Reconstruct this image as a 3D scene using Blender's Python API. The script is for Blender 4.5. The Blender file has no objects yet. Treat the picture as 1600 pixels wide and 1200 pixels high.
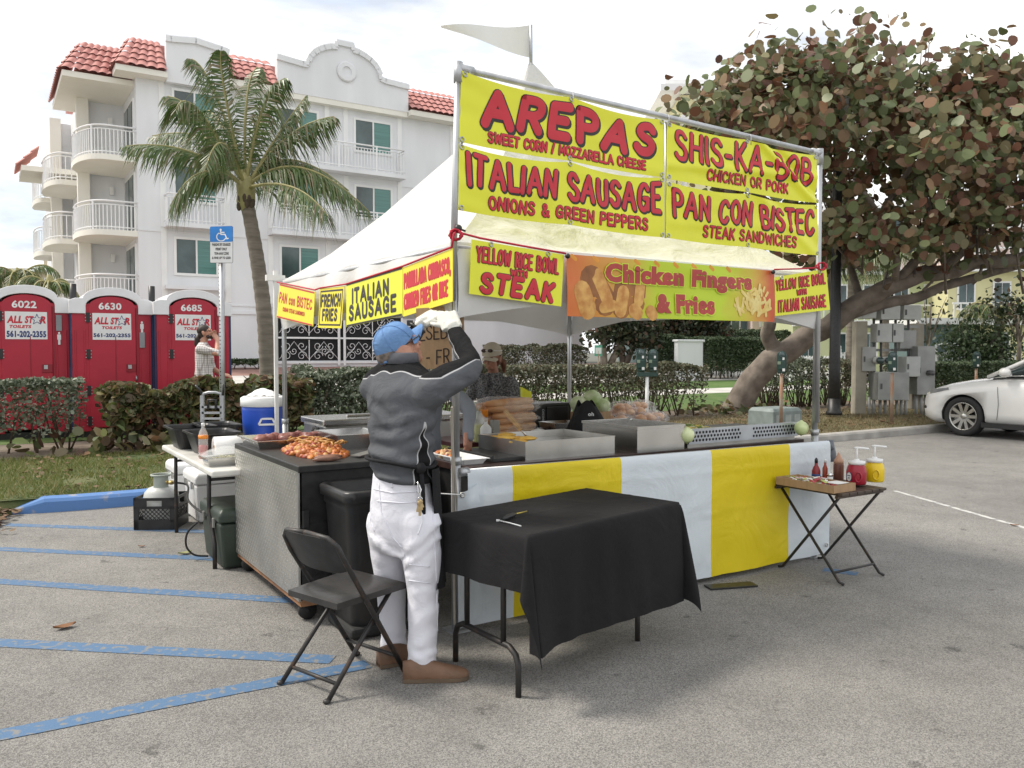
import bpy, math, random
import numpy as np
from mathutils import Vector as V, Matrix, noise as mnoise

random.seed(7); np.random.seed(7)
SC = bpy.context.scene
COL = SC.collection
PI = math.pi

# ------------------------------------------------------------------ camera, sky, sun
H_EYE, FPX = 1.55, 1294.0
PITCH = math.atan(50 / FPX)
cam = bpy.data.cameras.new("camera"); cam.lens = FPX / 1600 * 36; cam.sensor_width = 36
cam.clip_end = 800; cam.clip_start = 0.05
camo = bpy.data.objects.new("camera", cam); COL.objects.link(camo)
camo.location = (0, 0, H_EYE); camo.rotation_euler = (PI / 2 - PITCH, 0, 0)
SC.camera = camo
SC.view_settings.view_transform = 'Standard'; SC.view_settings.look = 'None'
SC.view_settings.exposure = 0.70; SC.view_settings.gamma = 1.0

SUN_EL, SUN_AZ = math.radians(52), math.radians(-80)      # azimuth from +Y towards +X
wd = bpy.data.worlds.new("World"); SC.world = wd; wd.use_nodes = True
nt = wd.node_tree; nt.nodes.clear()
wo = nt.nodes.new('ShaderNodeOutputWorld'); bg = nt.nodes.new('ShaderNodeBackground')
sky = nt.nodes.new('ShaderNodeTexSky'); sky.sky_type = 'NISHITA'; sky.sun_disc = False
sky.sun_elevation = SUN_EL; sky.sun_rotation = SUN_AZ; sky.air_density = 1.0; sky.dust_density = 1.5
tc = nt.nodes.new('ShaderNodeTexCoord'); mp = nt.nodes.new('ShaderNodeMapping')
mp.inputs['Scale'].default_value = (1.0, 1.0, 3.2)
ns = nt.nodes.new('ShaderNodeTexNoise'); ns.inputs['Scale'].default_value = 2.6; ns.inputs['Detail'].default_value = 7
ns.inputs['Roughness'].default_value = 0.58
rp = nt.nodes.new('ShaderNodeValToRGB'); rp.color_ramp.elements[0].position = 0.26; rp.color_ramp.elements[1].position = 0.45
mx = nt.nodes.new('ShaderNodeMix'); mx.data_type = 'RGBA'
# bright overcast cloud, thinner and greyer here and there
n2 = nt.nodes.new('ShaderNodeTexNoise'); n2.inputs['Scale'].default_value = 3.4; n2.inputs['Detail'].default_value = 8; n2.inputs['Distortion'].default_value = .3
r2 = nt.nodes.new('ShaderNodeValToRGB'); r2.color_ramp.elements[0].position = .36; r2.color_ramp.elements[1].position = .56
r2.color_ramp.elements[0].color = (4.7, 5.05, 5.6, 1); r2.color_ramp.elements[1].color = (8.95, 8.9, 8.8, 1)
nt.links.new(mp.outputs[0], n2.inputs['Vector']); nt.links.new(n2.outputs['Fac'], r2.inputs['Fac']); nt.links.new(r2.outputs[0], mx.inputs[7])
nt.links.new(tc.outputs['Generated'], mp.inputs['Vector']); nt.links.new(mp.outputs[0], ns.inputs['Vector'])
nt.links.new(ns.outputs['Fac'], rp.inputs['Fac']); nt.links.new(rp.outputs[0], mx.inputs[0])
ms_ = nt.nodes.new('ShaderNodeMix'); ms_.data_type = 'RGBA'; ms_.blend_type = 'MULTIPLY'; ms_.inputs[0].default_value = 1
ms_.inputs[7].default_value = (1.9, 1.75, 1.6, 1)
nt.links.new(sky.outputs[0], ms_.inputs[6]); nt.links.new(ms_.outputs[2], mx.inputs[6])
nt.links.new(mx.outputs[2], bg.inputs['Color']); bg.inputs['Strength'].default_value = 0.1
nt.links.new(bg.outputs[0], wo.inputs[0])
sl = bpy.data.lights.new("sun", 'SUN'); sl.energy = 2.2; sl.angle = math.radians(13); sl.color = (1, .93, .82)
so = bpy.data.objects.new("sun", sl); COL.objects.link(so)
sd = V((math.sin(SUN_AZ) * math.cos(SUN_EL), math.cos(SUN_AZ) * math.cos(SUN_EL), math.sin(SUN_EL)))
so.rotation_euler = sd.to_track_quat('Z', 'Y').to_euler(); so.location = (-8, 4, 12)
SC.cycles.max_bounces = 8; SC.cycles.transparent_max_bounces = 12

# ------------------------------------------------------------------ measuring helpers (photo pixel -> point in the place)
_cs, _sn = math.cos(PITCH), math.sin(PITCH)
def ray(px, py):
    x, u = (px - 800) / FPX, (600 - py) / FPX
    return V((x, _cs + u * _sn, -_sn + u * _cs))
def P(px, py, Y):
    d = ray(px, py); return V((0, 0, H_EYE)) + d * (Y / d.y)
def G(px, py, z=0.0):
    d = ray(px, py); return V((0, 0, H_EYE)) + d * ((z - H_EYE) / d.z)
def onplane(px, py, p0, n):
    d = ray(px, py); o = V((0, 0, H_EYE)); return o + d * ((p0 - o).dot(n) / d.dot(n))
U3 = V((.844, .536, 0)).normalized(); V3 = V((-U3.y, U3.x, 0)); Z3 = V((0, 0, 1))
N0 = V((-.31, 4.56, 0))                                    # near post of the tent
def T(a, b, z=0.0): return N0 + U3 * a + V3 * b + Z3 * z
def FP(px, py, off=0.0): return onplane(px, py, N0 - V3 * off, V3)       # on the tent's front plane
def LP(px, py, off=0.0): return onplane(px, py, N0 - U3 * off, U3)       # on the tent's left plane
def ab(p): q = p - N0; return q.dot(U3), q.dot(V3)
K0 = V((-3.86, 8.46, 0))                                   # on the kerb line
def K(e, d, z=0.0): return K0 + U3 * e + V3 * d + Z3 * z
def ed(p): q = p - K0; return q.dot(U3), q.dot(V3)
def gz(e, d):
    return .13 + .03 * min(max(d, 0), 4) / 4 + .046 * min(max(0, d - 6), 17.5)
def KT(e, d, dz=0.0): return K(e, d, gz(e, d) + dz)
ANG_U = math.atan2(U3.y, U3.x)

# ------------------------------------------------------------------ mesh builder
class MB:
    def __init__(s): s.v = []; s.f = []; s.m = []; s.s = []
    def add(s, vs, fs, m=0, sm=False, M=None):
        o = len(s.v)
        for p in vs:
            p = V(p)
            s.v.append(M @ p if M else p)
        for f in fs:
            s.f.append([i + o for i in f]); s.m.append(m); s.s.append(sm)
        return s
    def obox(s, c, x, y, z, m=0):
        """box from centre and three half-axis vectors"""
        c, x, y, z = V(c), V(x), V(y), V(z)
        vs = [c + x * i + y * j + z * k for k in (-1, 1) for j in (-1, 1) for i in (-1, 1)]
        return s.add(vs, [(0, 2, 3, 1), (4, 5, 7, 6), (0, 1, 5, 4), (2, 6, 7, 3), (0, 4, 6, 2), (1, 3, 7, 5)], m)
    def box(s, c, size, m=0, rz=0.0, M=None):
        R = Matrix.Rotation(rz, 3, 'Z'); x, y, z = size
        if M:
            return s.obox(M @ V(c), M.to_3x3() @ V((x / 2, 0, 0)), M.to_3x3() @ V((0, y / 2, 0)), M.to_3x3() @ V((0, 0, z / 2)), m)
        return s.obox(c, R @ V((x / 2, 0, 0)), R @ V((0, y / 2, 0)), V((0, 0, z / 2)), m)
    def bar(s, p0, p1, w, h, m=0, up=(0, 0, 1)):
        p0, p1 = V(p0), V(p1); d = p1 - p0; L = d.length; d = d / L; up = V(up)
        if abs(d.dot(up)) > .98: up = V((0, 1, 0)) if abs(d.y) < .9 else V((1, 0, 0))
        x = d.cross(up).normalized(); y = x.cross(d)
        return s.obox((p0 + p1) / 2, x * w / 2, d * L / 2, y * h / 2, m)
    def tube(s, pts, r, n=8, m=0, closed=False, cap=True, flat=1.0, up=None):
        pts = [V(p) for p in pts]; k = len(pts)
        rs = r if isinstance(r, (list, tuple)) else [r] * k
        vs = []; fs = []; prev = None
        for i, p in enumerate(pts):
            a = pts[(i - 1) % k] if (i > 0 or closed) else p; b = pts[(i + 1) % k] if (i < k - 1 or closed) else p
            d = (b - a); d = d.normalized() if d.length > 1e-9 else V((0, 0, 1))
            if prev is None:
                w = V(up) if up else (V((0, 0, 1)) if abs(d.z) < .9 else V((1, 0, 0)))
                x = d.cross(w).normalized()
            else:
                x = prev - d * prev.dot(d); x = x.normalized() if x.length > 1e-6 else prev
            y = d.cross(x); prev = x
            for j in range(n):
                t = 2 * PI * j / n
                vs.append(p + x * math.cos(t) * rs[i] + y * math.sin(t) * rs[i] * flat)
        for i in range(k if closed else k - 1):
            i2 = (i + 1) % k
            for j in range(n):
                j2 = (j + 1) % n
                fs.append((i * n + j, i * n + j2, i2 * n + j2, i2 * n + j))
        if cap and not closed:
            fs.append(tuple(range(n))[::-1]); fs.append(tuple((k - 1) * n + j for j in range(n)))
        return s.add(vs, fs, m, True)
    def lathe(s, prof, c=(0, 0, 0), n=20, m=0, M=None, sm=True):
        vs = []; fs = []; k = len(prof); c = V(c)
        for r, z in prof:
            for j in range(n):
                t = 2 * PI * j / n; vs.append(c + V((r * math.cos(t), r * math.sin(t), z)))
        for i in range(k - 1):
            for j in range(n):
                j2 = (j + 1) % n; fs.append((i * n + j, i * n + j2, (i + 1) * n + j2, (i + 1) * n + j))
        if prof[0][0] > 1e-4: fs.append(tuple(range(n))[::-1])
        if prof[-1][0] > 1e-4: fs.append(tuple((k - 1) * n + j for j in range(n)))
        return s.add(vs, fs, m, sm, M)
    def ell(s, c, r, m=0, nu=14, nv=9, M=None, bump=0.0, seed=0, bs=6.0):
        if not isinstance(r, (tuple, list, V)): r = (r, r, r)
        vs = []; fs = []; c = V(c)
        for i in range(nv + 1):
            a = PI * i / nv
            for j in range(nu):
                b = 2 * PI * j / nu
                d = V((math.sin(a) * math.cos(b), math.sin(a) * math.sin(b), -math.cos(a)))
                k = 1 + (bump * mnoise.noise(d * bs * .4 + V((seed, seed * .7, 0))) if bump else 0)
                vs.append(c + V((d.x * r[0] * k, d.y * r[1] * k, d.z * r[2] * k)))
        for i in range(nv):
            for j in range(nu):
                j2 = (j + 1) % nu; fs.append((i * nu + j, i * nu + j2, (i + 1) * nu + j2, (i + 1) * nu + j))
        return s.add(vs, fs, m, True, M)
    def loft(s, rings, m=0, cap=True, sm=True, closed=True):
        n = len(rings[0]); vs = [p for r in rings for p in r]; fs = []
        for i in range(len(rings) - 1):
            for j in range(n if closed else n - 1):
                j2 = (j + 1) % n; fs.append((i * n + j, i * n + j2, (i + 1) * n + j2, (i + 1) * n + j))
        if cap and closed:
            fs.append(tuple(range(n))[::-1]); fs.append(tuple((len(rings) - 1) * n + j for j in range(n)))
        return s.add(vs, fs, m, sm)
    def prism(s, poly, h, M=None, m=0, z0=0.0):
        n = len(poly); vs = [(x, y, z0) for x, y in poly] + [(x, y, z0 + h) for x, y in poly]
        fs = [tuple(range(n))[::-1], tuple(range(n, 2 * n))] + [(i, (i + 1) % n, n + (i + 1) % n, n + i) for i in range(n)]
        return s.add(vs, fs, m, False, M)
    def grid(s, fn, nu, nv, m=0, sm=True, thick=0.0, nrm=None):
        """fn(u,v) in 0..1 -> point; thick gives it a back and rims along nrm"""
        A = [V(fn(i / nu, j / nv)) for j in range(nv + 1) for i in range(nu + 1)]
        w = nu + 1
        fs = [(j * w + i, j * w + i + 1, (j + 1) * w + i + 1, (j + 1) * w + i) for j in range(nv) for i in range(nu)]
        if not thick: return s.add(A, fs, m, sm)
        nrm = V(nrm); B = [p - nrm * thick for p in A]; o = len(A); r = []
        edge = [i for i in range(w)] + [j * w + nu for j in range(1, nv + 1)] + [nv * w + i for i in range(nu - 1, -1, -1)] + [j * w for j in range(nv - 1, 0, -1)]
        for q in range(len(edge)):
            a, b = edge[q], edge[(q + 1) % len(edge)]; r.append((b, a, a + o, b + o))
        s.add(A, fs, m, sm); s.add(B, [f[::-1] for f in fs], m, sm); return s.add(A + B, r, m, False)
    def build(s, name, mats, parent=None, bevel=0.0, seg=2, angle=35):
        me = bpy.data.meshes.new(name)
        vs = s.v
        if parent is not None:
            I = WM[parent.name].inverted(); vs = [I @ p for p in vs]
        me.from_pydata([tuple(p) for p in vs], [], s.f)
        if not isinstance(mats, (list, tuple)): mats = [mats]
        for q in mats: me.materials.append(q)
        me.polygons.foreach_set('material_index', s.m); me.polygons.foreach_set('use_smooth', s.s); me.update()
        o = bpy.data.objects.new(name, me); COL.objects.link(o)
        if parent is not None: o.parent = parent; WM[o.name] = WM[parent.name]
        else: WM[o.name] = Matrix.Identity(4)
        if bevel:
            b = o.modifiers.new('bevel', 'BEVEL'); b.width = bevel; b.segments = seg; b.limit_method = 'ANGLE'
            b.angle_limit = math.radians(angle); b.harden_normals = False
        return o
WM = {}
def tag(o, label=None, cat=None, group=None, kind=None):
    if label: o['label'] = label
    if cat: o['category'] = cat
    if group: o['group'] = group
    if kind: o['kind'] = kind
    return o
def thing(name, label, cat, loc=(0, 0, 0), rz=0.0, group=None):
    o = bpy.data.objects.new(name, None); COL.objects.link(o); o.empty_display_size = .1
    o.location = loc; o.rotation_euler = (0, 0, rz)
    WM[o.name] = Matrix.Translation(V(loc)) @ Matrix.Rotation(rz, 4, 'Z')
    return tag(o, label, cat, group)
def dup(root, loc, rz, label=None):
    r = root.copy(); COL.objects.link(r); r.location = loc; r.rotation_euler = (0, 0, rz)
    if label: r['label'] = label
    for ch in list(root.children):
        c = ch.copy(); COL.objects.link(c); c.parent = r
        for g in list(ch.children):
            d = g.copy(); COL.objects.link(d); d.parent = c
    WM[r.name] = Matrix.Translation(V(loc)) @ Matrix.Rotation(rz, 4, 'Z')
    return r
def sm3(pts, n=6):
    o = []; k = len(pts)
    for i in range(k - 1):
        p0, p1, p2, p3 = pts[max(0, i - 1)], pts[i], pts[i + 1], pts[min(k - 1, i + 2)]
        o += [.5 * (2 * p1 + (p2 - p0) * t + (2 * p0 - 5 * p1 + 4 * p2 - p3) * t * t + (3 * p1 - p0 - 3 * p2 + p3) * t ** 3) for t in [j / n for j in range(n)]]
    return o + [pts[-1]]
def frame(loc, rz=0.0): return Matrix.Translation(V(loc)) @ Matrix.Rotation(rz, 4, 'Z')
def npmesh(name, verts, faces, mats, parent=None, midx=None, smooth=False):
    """verts (n,3), faces (m,k) numpy"""
    me = bpy.data.meshes.new(name); k = faces.shape[1]
    if parent is not None:
        I = np.array(WM[parent.name].inverted()); verts = verts @ I[:3, :3].T + I[:3, 3]
    me.vertices.add(len(verts)); me.vertices.foreach_set('co', verts.astype(np.float32).ravel())
    me.loops.add(faces.size); me.loops.foreach_set('vertex_index', faces.astype(np.int32).ravel())
    me.polygons.add(len(faces)); me.polygons.foreach_set('loop_start', np.arange(0, faces.size, k, dtype=np.int32))
    me.polygons.foreach_set('loop_total', np.full(len(faces), k, dtype=np.int32))
    if not isinstance(mats, (list, tuple)): mats = [mats]
    for q in mats: me.materials.append(q)
    if midx is not None: me.polygons.foreach_set('material_index', midx.astype(np.int32))
    if smooth: me.polygons.foreach_set('use_smooth', np.ones(len(faces), dtype=bool))
    me.update(calc_edges=True); me.validate()
    o = bpy.data.objects.new(name, me); COL.objects.link(o)
    if parent is not None: o.parent = parent; WM[o.name] = WM[parent.name]
    else: WM[o.name] = Matrix.Identity(4)
    return o

# ------------------------------------------------------------------ materials
def _nodes(name):
    m = bpy.data.materials.new(name); m.use_nodes = True; t = m.node_tree
    return m, t, t.nodes['Principled BSDF']
def rgb(c): return (c[0], c[1], c[2], 1)
def mat(name, col, rough=.6, metal=0.0, var=.12, vs=6.0, bump=0.0, bs=80.0, col2=None, spec=.5, coat=0.0, trans=0.0, alpha=1.0, det=5, r0=.35, r1=.65, stretch=None, bdist=.01, subs=0.0):
    m, t, b = _nodes(name); N = t.nodes; L = t.links
    c = N.new('ShaderNodeTexCoord'); n = N.new('ShaderNodeTexNoise'); n.inputs['Scale'].default_value = vs; n.inputs['Detail'].default_value = det
    src = c.outputs['Object']
    if stretch:
        q = N.new('ShaderNodeMapping'); q.inputs['Scale'].default_value = stretch; L.new(src, q.inputs[0]); src = q.outputs[0]
    L.new(src, n.inputs['Vector'])
    r = N.new('ShaderNodeValToRGB'); r.color_ramp.elements[0].position = r0; r.color_ramp.elements[1].position = r1
    a = [max(0, x * (1 - var)) for x in col]; d = col2 if col2 else [min(1, x * (1 + var)) for x in col]
    r.color_ramp.elements[0].color = rgb(a if not col2 else col); r.color_ramp.elements[1].color = rgb(d)
    L.new(n.outputs['Fac'], r.inputs['Fac']); L.new(r.outputs[0], b.inputs['Base Color'])
    b.inputs['Roughness'].default_value = rough; b.inputs['Metallic'].default_value = metal
    b.inputs['Specular IOR Level'].default_value = spec; b.inputs['Coat Weight'].default_value = coat
    b.inputs['Transmission Weight'].default_value = trans; b.inputs['Alpha'].default_value = alpha
    if subs: b.inputs['Subsurface Weight'].default_value = subs; b.inputs['Subsurface Radius'].default_value = (.02, .008, .004)
    if bump:
        n2 = N.new('ShaderNodeTexNoise'); n2.inputs['Scale'].default_value = bs; n2.inputs['Detail'].default_value = 4
        L.new(src, n2.inputs['Vector']); u = N.new('ShaderNodeBump'); u.inputs['Strength'].default_value = bump; u.inputs['Distance'].default_value = bdist
        L.new(n2.outputs['Fac'], u.inputs['Height']); L.new(u.outputs[0], b.inputs['Normal'])
    return m
def leafmat(name, cols, rough=.5, transl=.25, spec=.4):
    """every leaf its own colour, from the mesh island it is"""
    m, t, b = _nodes(name); N = t.nodes; L = t.links
    g = N.new('ShaderNodeNewGeometry'); r = N.new('ShaderNodeValToRGB'); e = r.color_ramp.elements
    for i, c in enumerate(cols):
        p = i / max(1, len(cols) - 1)
        if i < 2: e[i].position = p; e[i].color = rgb(c)
        else: q = e.new(p); q.color = rgb(c)
    e[1].position = 1 / max(1, len(cols) - 1)
    L.new(g.outputs['Random Per Island'], r.inputs['Fac']); L.new(r.outputs[0], b.inputs['Base Color'])
    b.inputs['Roughness'].default_value = rough; b.inputs['Specular IOR Level'].default_value = spec
    tr = N.new('ShaderNodeBsdfTranslucent'); L.new(r.outputs[0], tr.inputs['Color'])
    mxs = N.new('ShaderNodeMixShader'); mxs.inputs[0].default_value = transl
    L.new(b.outputs[0], mxs.inputs[1]); L.new(tr.outputs[0], mxs.inputs[2]); L.new(mxs.outputs[0], N['Material Output'].inputs[0])
    return m
def cloth(name, col, var=.06, transl=.0, rough=.8, wr=.25, wscale=3.0, fine=0.0, spec=.3, col2=None):
    """woven sheet with soft wrinkles"""
    m, t, b = _nodes(name); N = t.nodes; L = t.links
    c = N.new('ShaderNodeTexCoord'); n = N.new('ShaderNodeTexNoise'); n.inputs['Scale'].default_value = wscale; n.inputs['Detail'].default_value = 6
    n.inputs['Distortion'].default_value = .6
    L.new(c.outputs['Object'], n.inputs['Vector'])
    u = N.new('ShaderNodeBump'); u.inputs['Strength'].default_value = wr; u.inputs['Distance'].default_value = .05
    L.new(n.outputs['Fac'], u.inputs['Height'])
    n2 = N.new('ShaderNodeTexNoise'); n2.inputs['Scale'].default_value = 1.7; n2.inputs['Detail'].default_value = 8; L.new(c.outputs['Object'], n2.inputs['Vector'])
    r = N.new('ShaderNodeValToRGB'); r.color_ramp.elements[0].position = .3; r.color_ramp.elements[1].position = .7
    r.color_ramp.elements[0].color = rgb([x * (1 - var) for x in (col2 or col)]); r.color_ramp.elements[1].color = rgb([min(1, x * (1 + var)) for x in col])
    L.new(n2.outputs['Fac'], r.inputs['Fac']); L.new(r.outputs[0], b.inputs['Base Color']); last = u
    if fine:
        n3 = N.new('ShaderNodeTexNoise'); n3.inputs['Scale'].default_value = 350; L.new(c.outputs['Object'], n3.inputs['Vector'])
        u2 = N.new('ShaderNodeBump'); u2.inputs['Strength'].default_value = fine; u2.inputs['Distance'].default_value = .004
        L.new(n3.outputs['Fac'], u2.inputs['Height']); L.new(u.outputs[0], u2.inputs['Normal']); last = u2
    L.new(last.outputs[0], b.inputs['Normal'])
    b.inputs['Roughness'].default_value = rough; b.inputs['Specular IOR Level'].default_value = spec
    if transl:
        tr = N.new('ShaderNodeBsdfTranslucent'); L.new(r.outputs[0], tr.inputs['Color']); mxs = N.new('ShaderNodeMixShader'); mxs.inputs[0].default_value = transl
        L.new(b.outputs[0], mxs.inputs[1]); L.new(tr.outputs[0], mxs.inputs[2]); L.new(mxs.outputs[0], N['Material Output'].inputs[0])
    return m
def asphalt(name):
    m, t, b = _nodes(name); N = t.nodes; L = t.links
    c = N.new('ShaderNodeTexCoord')
    def noi(s, d=6, r=.6):
        n = N.new('ShaderNodeTexNoise'); n.inputs['Scale'].default_value = s; n.inputs['Detail'].default_value = d; n.inputs['Roughness'].default_value = r
        L.new(c.outputs['Object'], n.inputs['Vector']); return n
    def ramp(src, p0, c0, p1, c1):
        r = N.new('ShaderNodeValToRGB'); r.color_ramp.elements[0].position = p0; r.color_ramp.elements[1].position = p1
        r.color_ramp.elements[0].color = rgb(c0); r.color_ramp.elements[1].color = rgb(c1); L.new(src, r.inputs['Fac']); return r
    def mul(a, bb, f=1.0):
        x = N.new('ShaderNodeMix'); x.data_type = 'RGBA'; x.blend_type = 'MULTIPLY'; x.inputs[0].default_value = f
        L.new(a, x.inputs[6]); L.new(bb, x.inputs[7]); return x.outputs[2]
    big = ramp(noi(.42, 9).outputs['Fac'], .3, (.178, .174, .168), .66, (.248, .242, .232))
    mid = ramp(noi(2.4, 9, .7).outputs['Fac'], .30, (.84, .84, .84), .58, (1.04, 1.04, 1.04))
    vo = N.new('ShaderNodeTexVoronoi'); vo.inputs['Scale'].default_value = 210; L.new(c.outputs['Object'], vo.inputs['Vector'])
    agg = ramp(vo.outputs['Color'], .15, (.58, .57, .56), .8, (1.42, 1.4, 1.36))
    spots = ramp(noi(5.5, 5, .6).outputs['Fac'], .29, (.55, .55, .55), .36, (1, 1, 1))
    o = mul(big.outputs[0], mid.outputs[0]); o = mul(o, agg.outputs[0]); o = mul(o, spots.outputs[0])
    cr = N.new('ShaderNodeTexVoronoi'); cr.feature = 'DISTANCE_TO_EDGE'; cr.inputs['Scale'].default_value = .33
    nw = noi(1.5, 6); va = N.new('ShaderNodeVectorMath'); va.operation = 'MULTIPLY_ADD'; va.inputs[1].default_value = (.8, .8, .8)
    L.new(nw.outputs['Color'], va.inputs[0]); L.new(c.outputs['Object'], va.inputs[2]); L.new(va.outputs[0], cr.inputs['Vector'])
    crk = ramp(cr.outputs['Distance'], .0, (.55, .55, .55), .006, (1, 1, 1)); o = mul(o, crk.outputs[0], .22)
    L.new(o, b.inputs['Base Color']); b.inputs['Roughness'].default_value = .9; b.inputs['Specular IOR Level'].default_value = .25
    u = N.new('ShaderNodeBump'); u.inputs['Strength'].default_value = .5; u.inputs['Distance'].default_value = .006
    L.new(vo.outputs['Distance'], u.inputs['Height']); L.new(u.outputs[0], b.inputs['Normal'])
    return m
def worn_paint(name, col, thr=.42, base=(.24, .235, .23), sc=14):
    return mat(name, col, rough=.75, col2=base, r0=thr + .14, r1=thr + .24, vs=sc, det=9, bump=.3, bs=140)
def glassy(name, col=(.9, .92, .93), alpha=.25, rough=.08):
    m, t, b = _nodes(name); b.inputs['Base Color'].default_value = rgb(col); b.inputs['Roughness'].default_value = rough
    N = t.nodes; L = t.links; tr = N.new('ShaderNodeBsdfTransparent'); x = N.new('ShaderNodeMixShader'); x.inputs[0].default_value = alpha
    L.new(tr.outputs[0], x.inputs[1]); L.new(b.outputs[0], x.inputs[2]); L.new(x.outputs[0], N['Material Output'].inputs[0]); return m

M = {}
M['asphalt'] = asphalt('asphalt')
M['blue_line'] = worn_paint('worn_blue_paint', (.075, .15, .265), .39, (.20, .198, .19), 26)
M['white_line'] = worn_paint('worn_white_paint', (.52, .52, .50), .36)
M['kerb_blue'] = worn_paint('kerb_blue_paint', (.09, .20, .44), .43, (.36, .33, .29), 5.5)
M['concrete'] = mat('concrete', (.36, .345, .32), .9, var=.2, vs=3, bump=.3, bs=60, det=9)
M['pale_concrete'] = mat('pale_concrete', (.50, .48, .45), .9, var=.12, vs=1.2, bump=.2, bs=40, det=9)
M['soil'] = mat('soil', (.11, .083, .06), .95, col2=(.20, .165, .125), vs=3, det=9, bump=.6, bs=30)
M['lawn'] = mat('lawn_ground', (.055, .075, .028), .95, col2=(.15, .145, .07), vs=2.2, det=9, bump=.8, bs=50)
M['brick_paving'] = mat('brick_paving', (.30, .17, .14), .9, var=.2, vs=4, det=9)
M['stucco'] = mat('white_stucco', (.735, .74, .755), .85, var=.055, vs=.9, bump=.12, bs=25, det=9, stretch=(1, 1, .22))
M['cream'] = mat('cream_stucco', (.80, .775, .70), .85, var=.04, vs=.6, bump=.1, bs=25, det=8)
M['trim'] = mat('white_trim', (.80, .80, .79), .6, var=.03, vs=2)
M['rail'] = mat('white_painted_rail', (.82, .82, .82), .45, var=.03)
M['window'] = mat('green_window_glass', (.07, .20, .175), .10, var=.18, vs=5, spec=.7, stretch=(.1, .1, 3))
M['window_dark'] = mat('dark_window_glass', (.05, .08, .08), .07, var=.5, vs=.8, spec=.7)
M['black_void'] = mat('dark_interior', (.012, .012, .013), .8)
M['steel'] = mat('steel', (.60, .59, .57), .26, metal=1, var=.10, vs=3, bump=.02, bs=9)
M['dull_steel'] = mat('dull_steel', (.52, .51, .48), .34, metal=1, var=.14, vs=4, bump=.03, bs=12)
M['galv'] = mat('galvanised_pipe', (.48, .49, .50), .45, metal=.75, var=.12, vs=12, stretch=(1, 1, .3))
M['white_metal'] = mat('white_metal', (.72, .72, .70), .45, var=.06)
M['black_metal'] = mat('black_metal', (.018, .018, .018), .45, var=.3, vs=20)
M['black_plastic'] = mat('black_plastic', (.016, .016, .017), .42, var=.25, vs=10, bump=.08, bs=150)
M['rusty_black'] = mat('worn_black_metal', (.022, .02, .019), .5, col2=(.07, .04, .025), r0=.55, r1=.72, vs=18)
M['white_plastic'] = mat('white_plastic', (.78, .78, .77), .4, var=.04, vs=5)
M['fold_plastic'] = mat('table_plastic', (.60, .59, .55), .5, var=.1, vs=6)
M['chrome'] = mat('chrome', (.8, .8, .8), .12, metal=1, var=.02)
M['red_cord'] = mat('red_cord', (.45, .015, .04), .7)
M['card'] = mat('cardboard', (.40, .26, .145), .9, var=.1, vs=4, bump=.15, bs=40, stretch=(8, 8, 1))
M['wood'] = mat('pale_wood', (.42, .27, .13), .7, var=.2, vs=6, stretch=(1, 1, 12))
M['rubber'] = mat('rubber', (.02, .02, .02), .8)
# ------------------------------------------------------------------ ground
g = MB(); g.grid(lambda u, v: (-400 + 800 * u, -60 + 560 * v, 0), 2, 2, sm=False)
tag(g.build('parking_lot', M['asphalt']), kind='structure')

# lawn and strips behind the kerb, one band each, rising gently towards the buildings
def band(name, d0, d1, e0, e1, m, dz=0.0, ne=60, nd=8, bumpy=0.0):
    b = MB()
    def f(u, v):
        e, d = e0 + (e1 - e0) * u, d0 + (d1 - d0) * v
        h = bumpy * (mnoise.noise(V((e * .9, d * .9, 0))) + .6 * mnoise.noise(V((e * 3, d * 3, 1)))) if bumpy else 0
        return KT(e, d, dz + h)
    b.grid(f, ne, nd); return tag(b.build(name, m), kind='structure')
M['lawn_ground'] = mat('lawn_ground', (.045, .075, .02), .95, col2=(.13, .135, .055), vs=2.2, det=9, bump=.8, bs=50)
M['dry_lawn'] = mat('dry_lawn', (.20, .155, .085), .95, col2=(.085, .085, .035), vs=1.3, det=9, bump=.8, bs=45)
band('lawn', 0.02, 3.1, -20, 8.5, M['lawn_ground'], 0, 150, 24, .02)
band('lawn', 0.02, 3.1, 8.5, 40, M['dry_lawn'], 0, 90, 20, .02)
band('planting_bed', 3.1, 5.3, -30, 40, M['soil'], .0, 120, 8, .025)
band('lawn', 5.3, 8.9, -30, 40, mat('grass_ground', (.06, .12, .022), .95, col2=(.10, .15, .04), vs=3, det=8, bump=.6), .0)
band('sidewalk', 8.9, 10.3, -30, 60, M['pale_concrete'], .0)
band('lawn', 10.3, 13.0, -30, 60, mat('far_grass', (.06, .13, .02), .95, col2=(.10, .16, .04), vs=3, det=8), .0)
band('road', 13.0, 19.0, -40, 70, M['pale_concrete'], .0)
band('driveway', 19.0, 24.5, -40, 30, M['brick_paving'], .0)
band('lawn', 19.0, 24.5, 30, 90, M['lawn_ground'], .0)
band('terrain', 24.5, 300, -160, 260, mat('far_ground', (.12, .12, .10), .95), .0, 10, 10)
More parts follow.
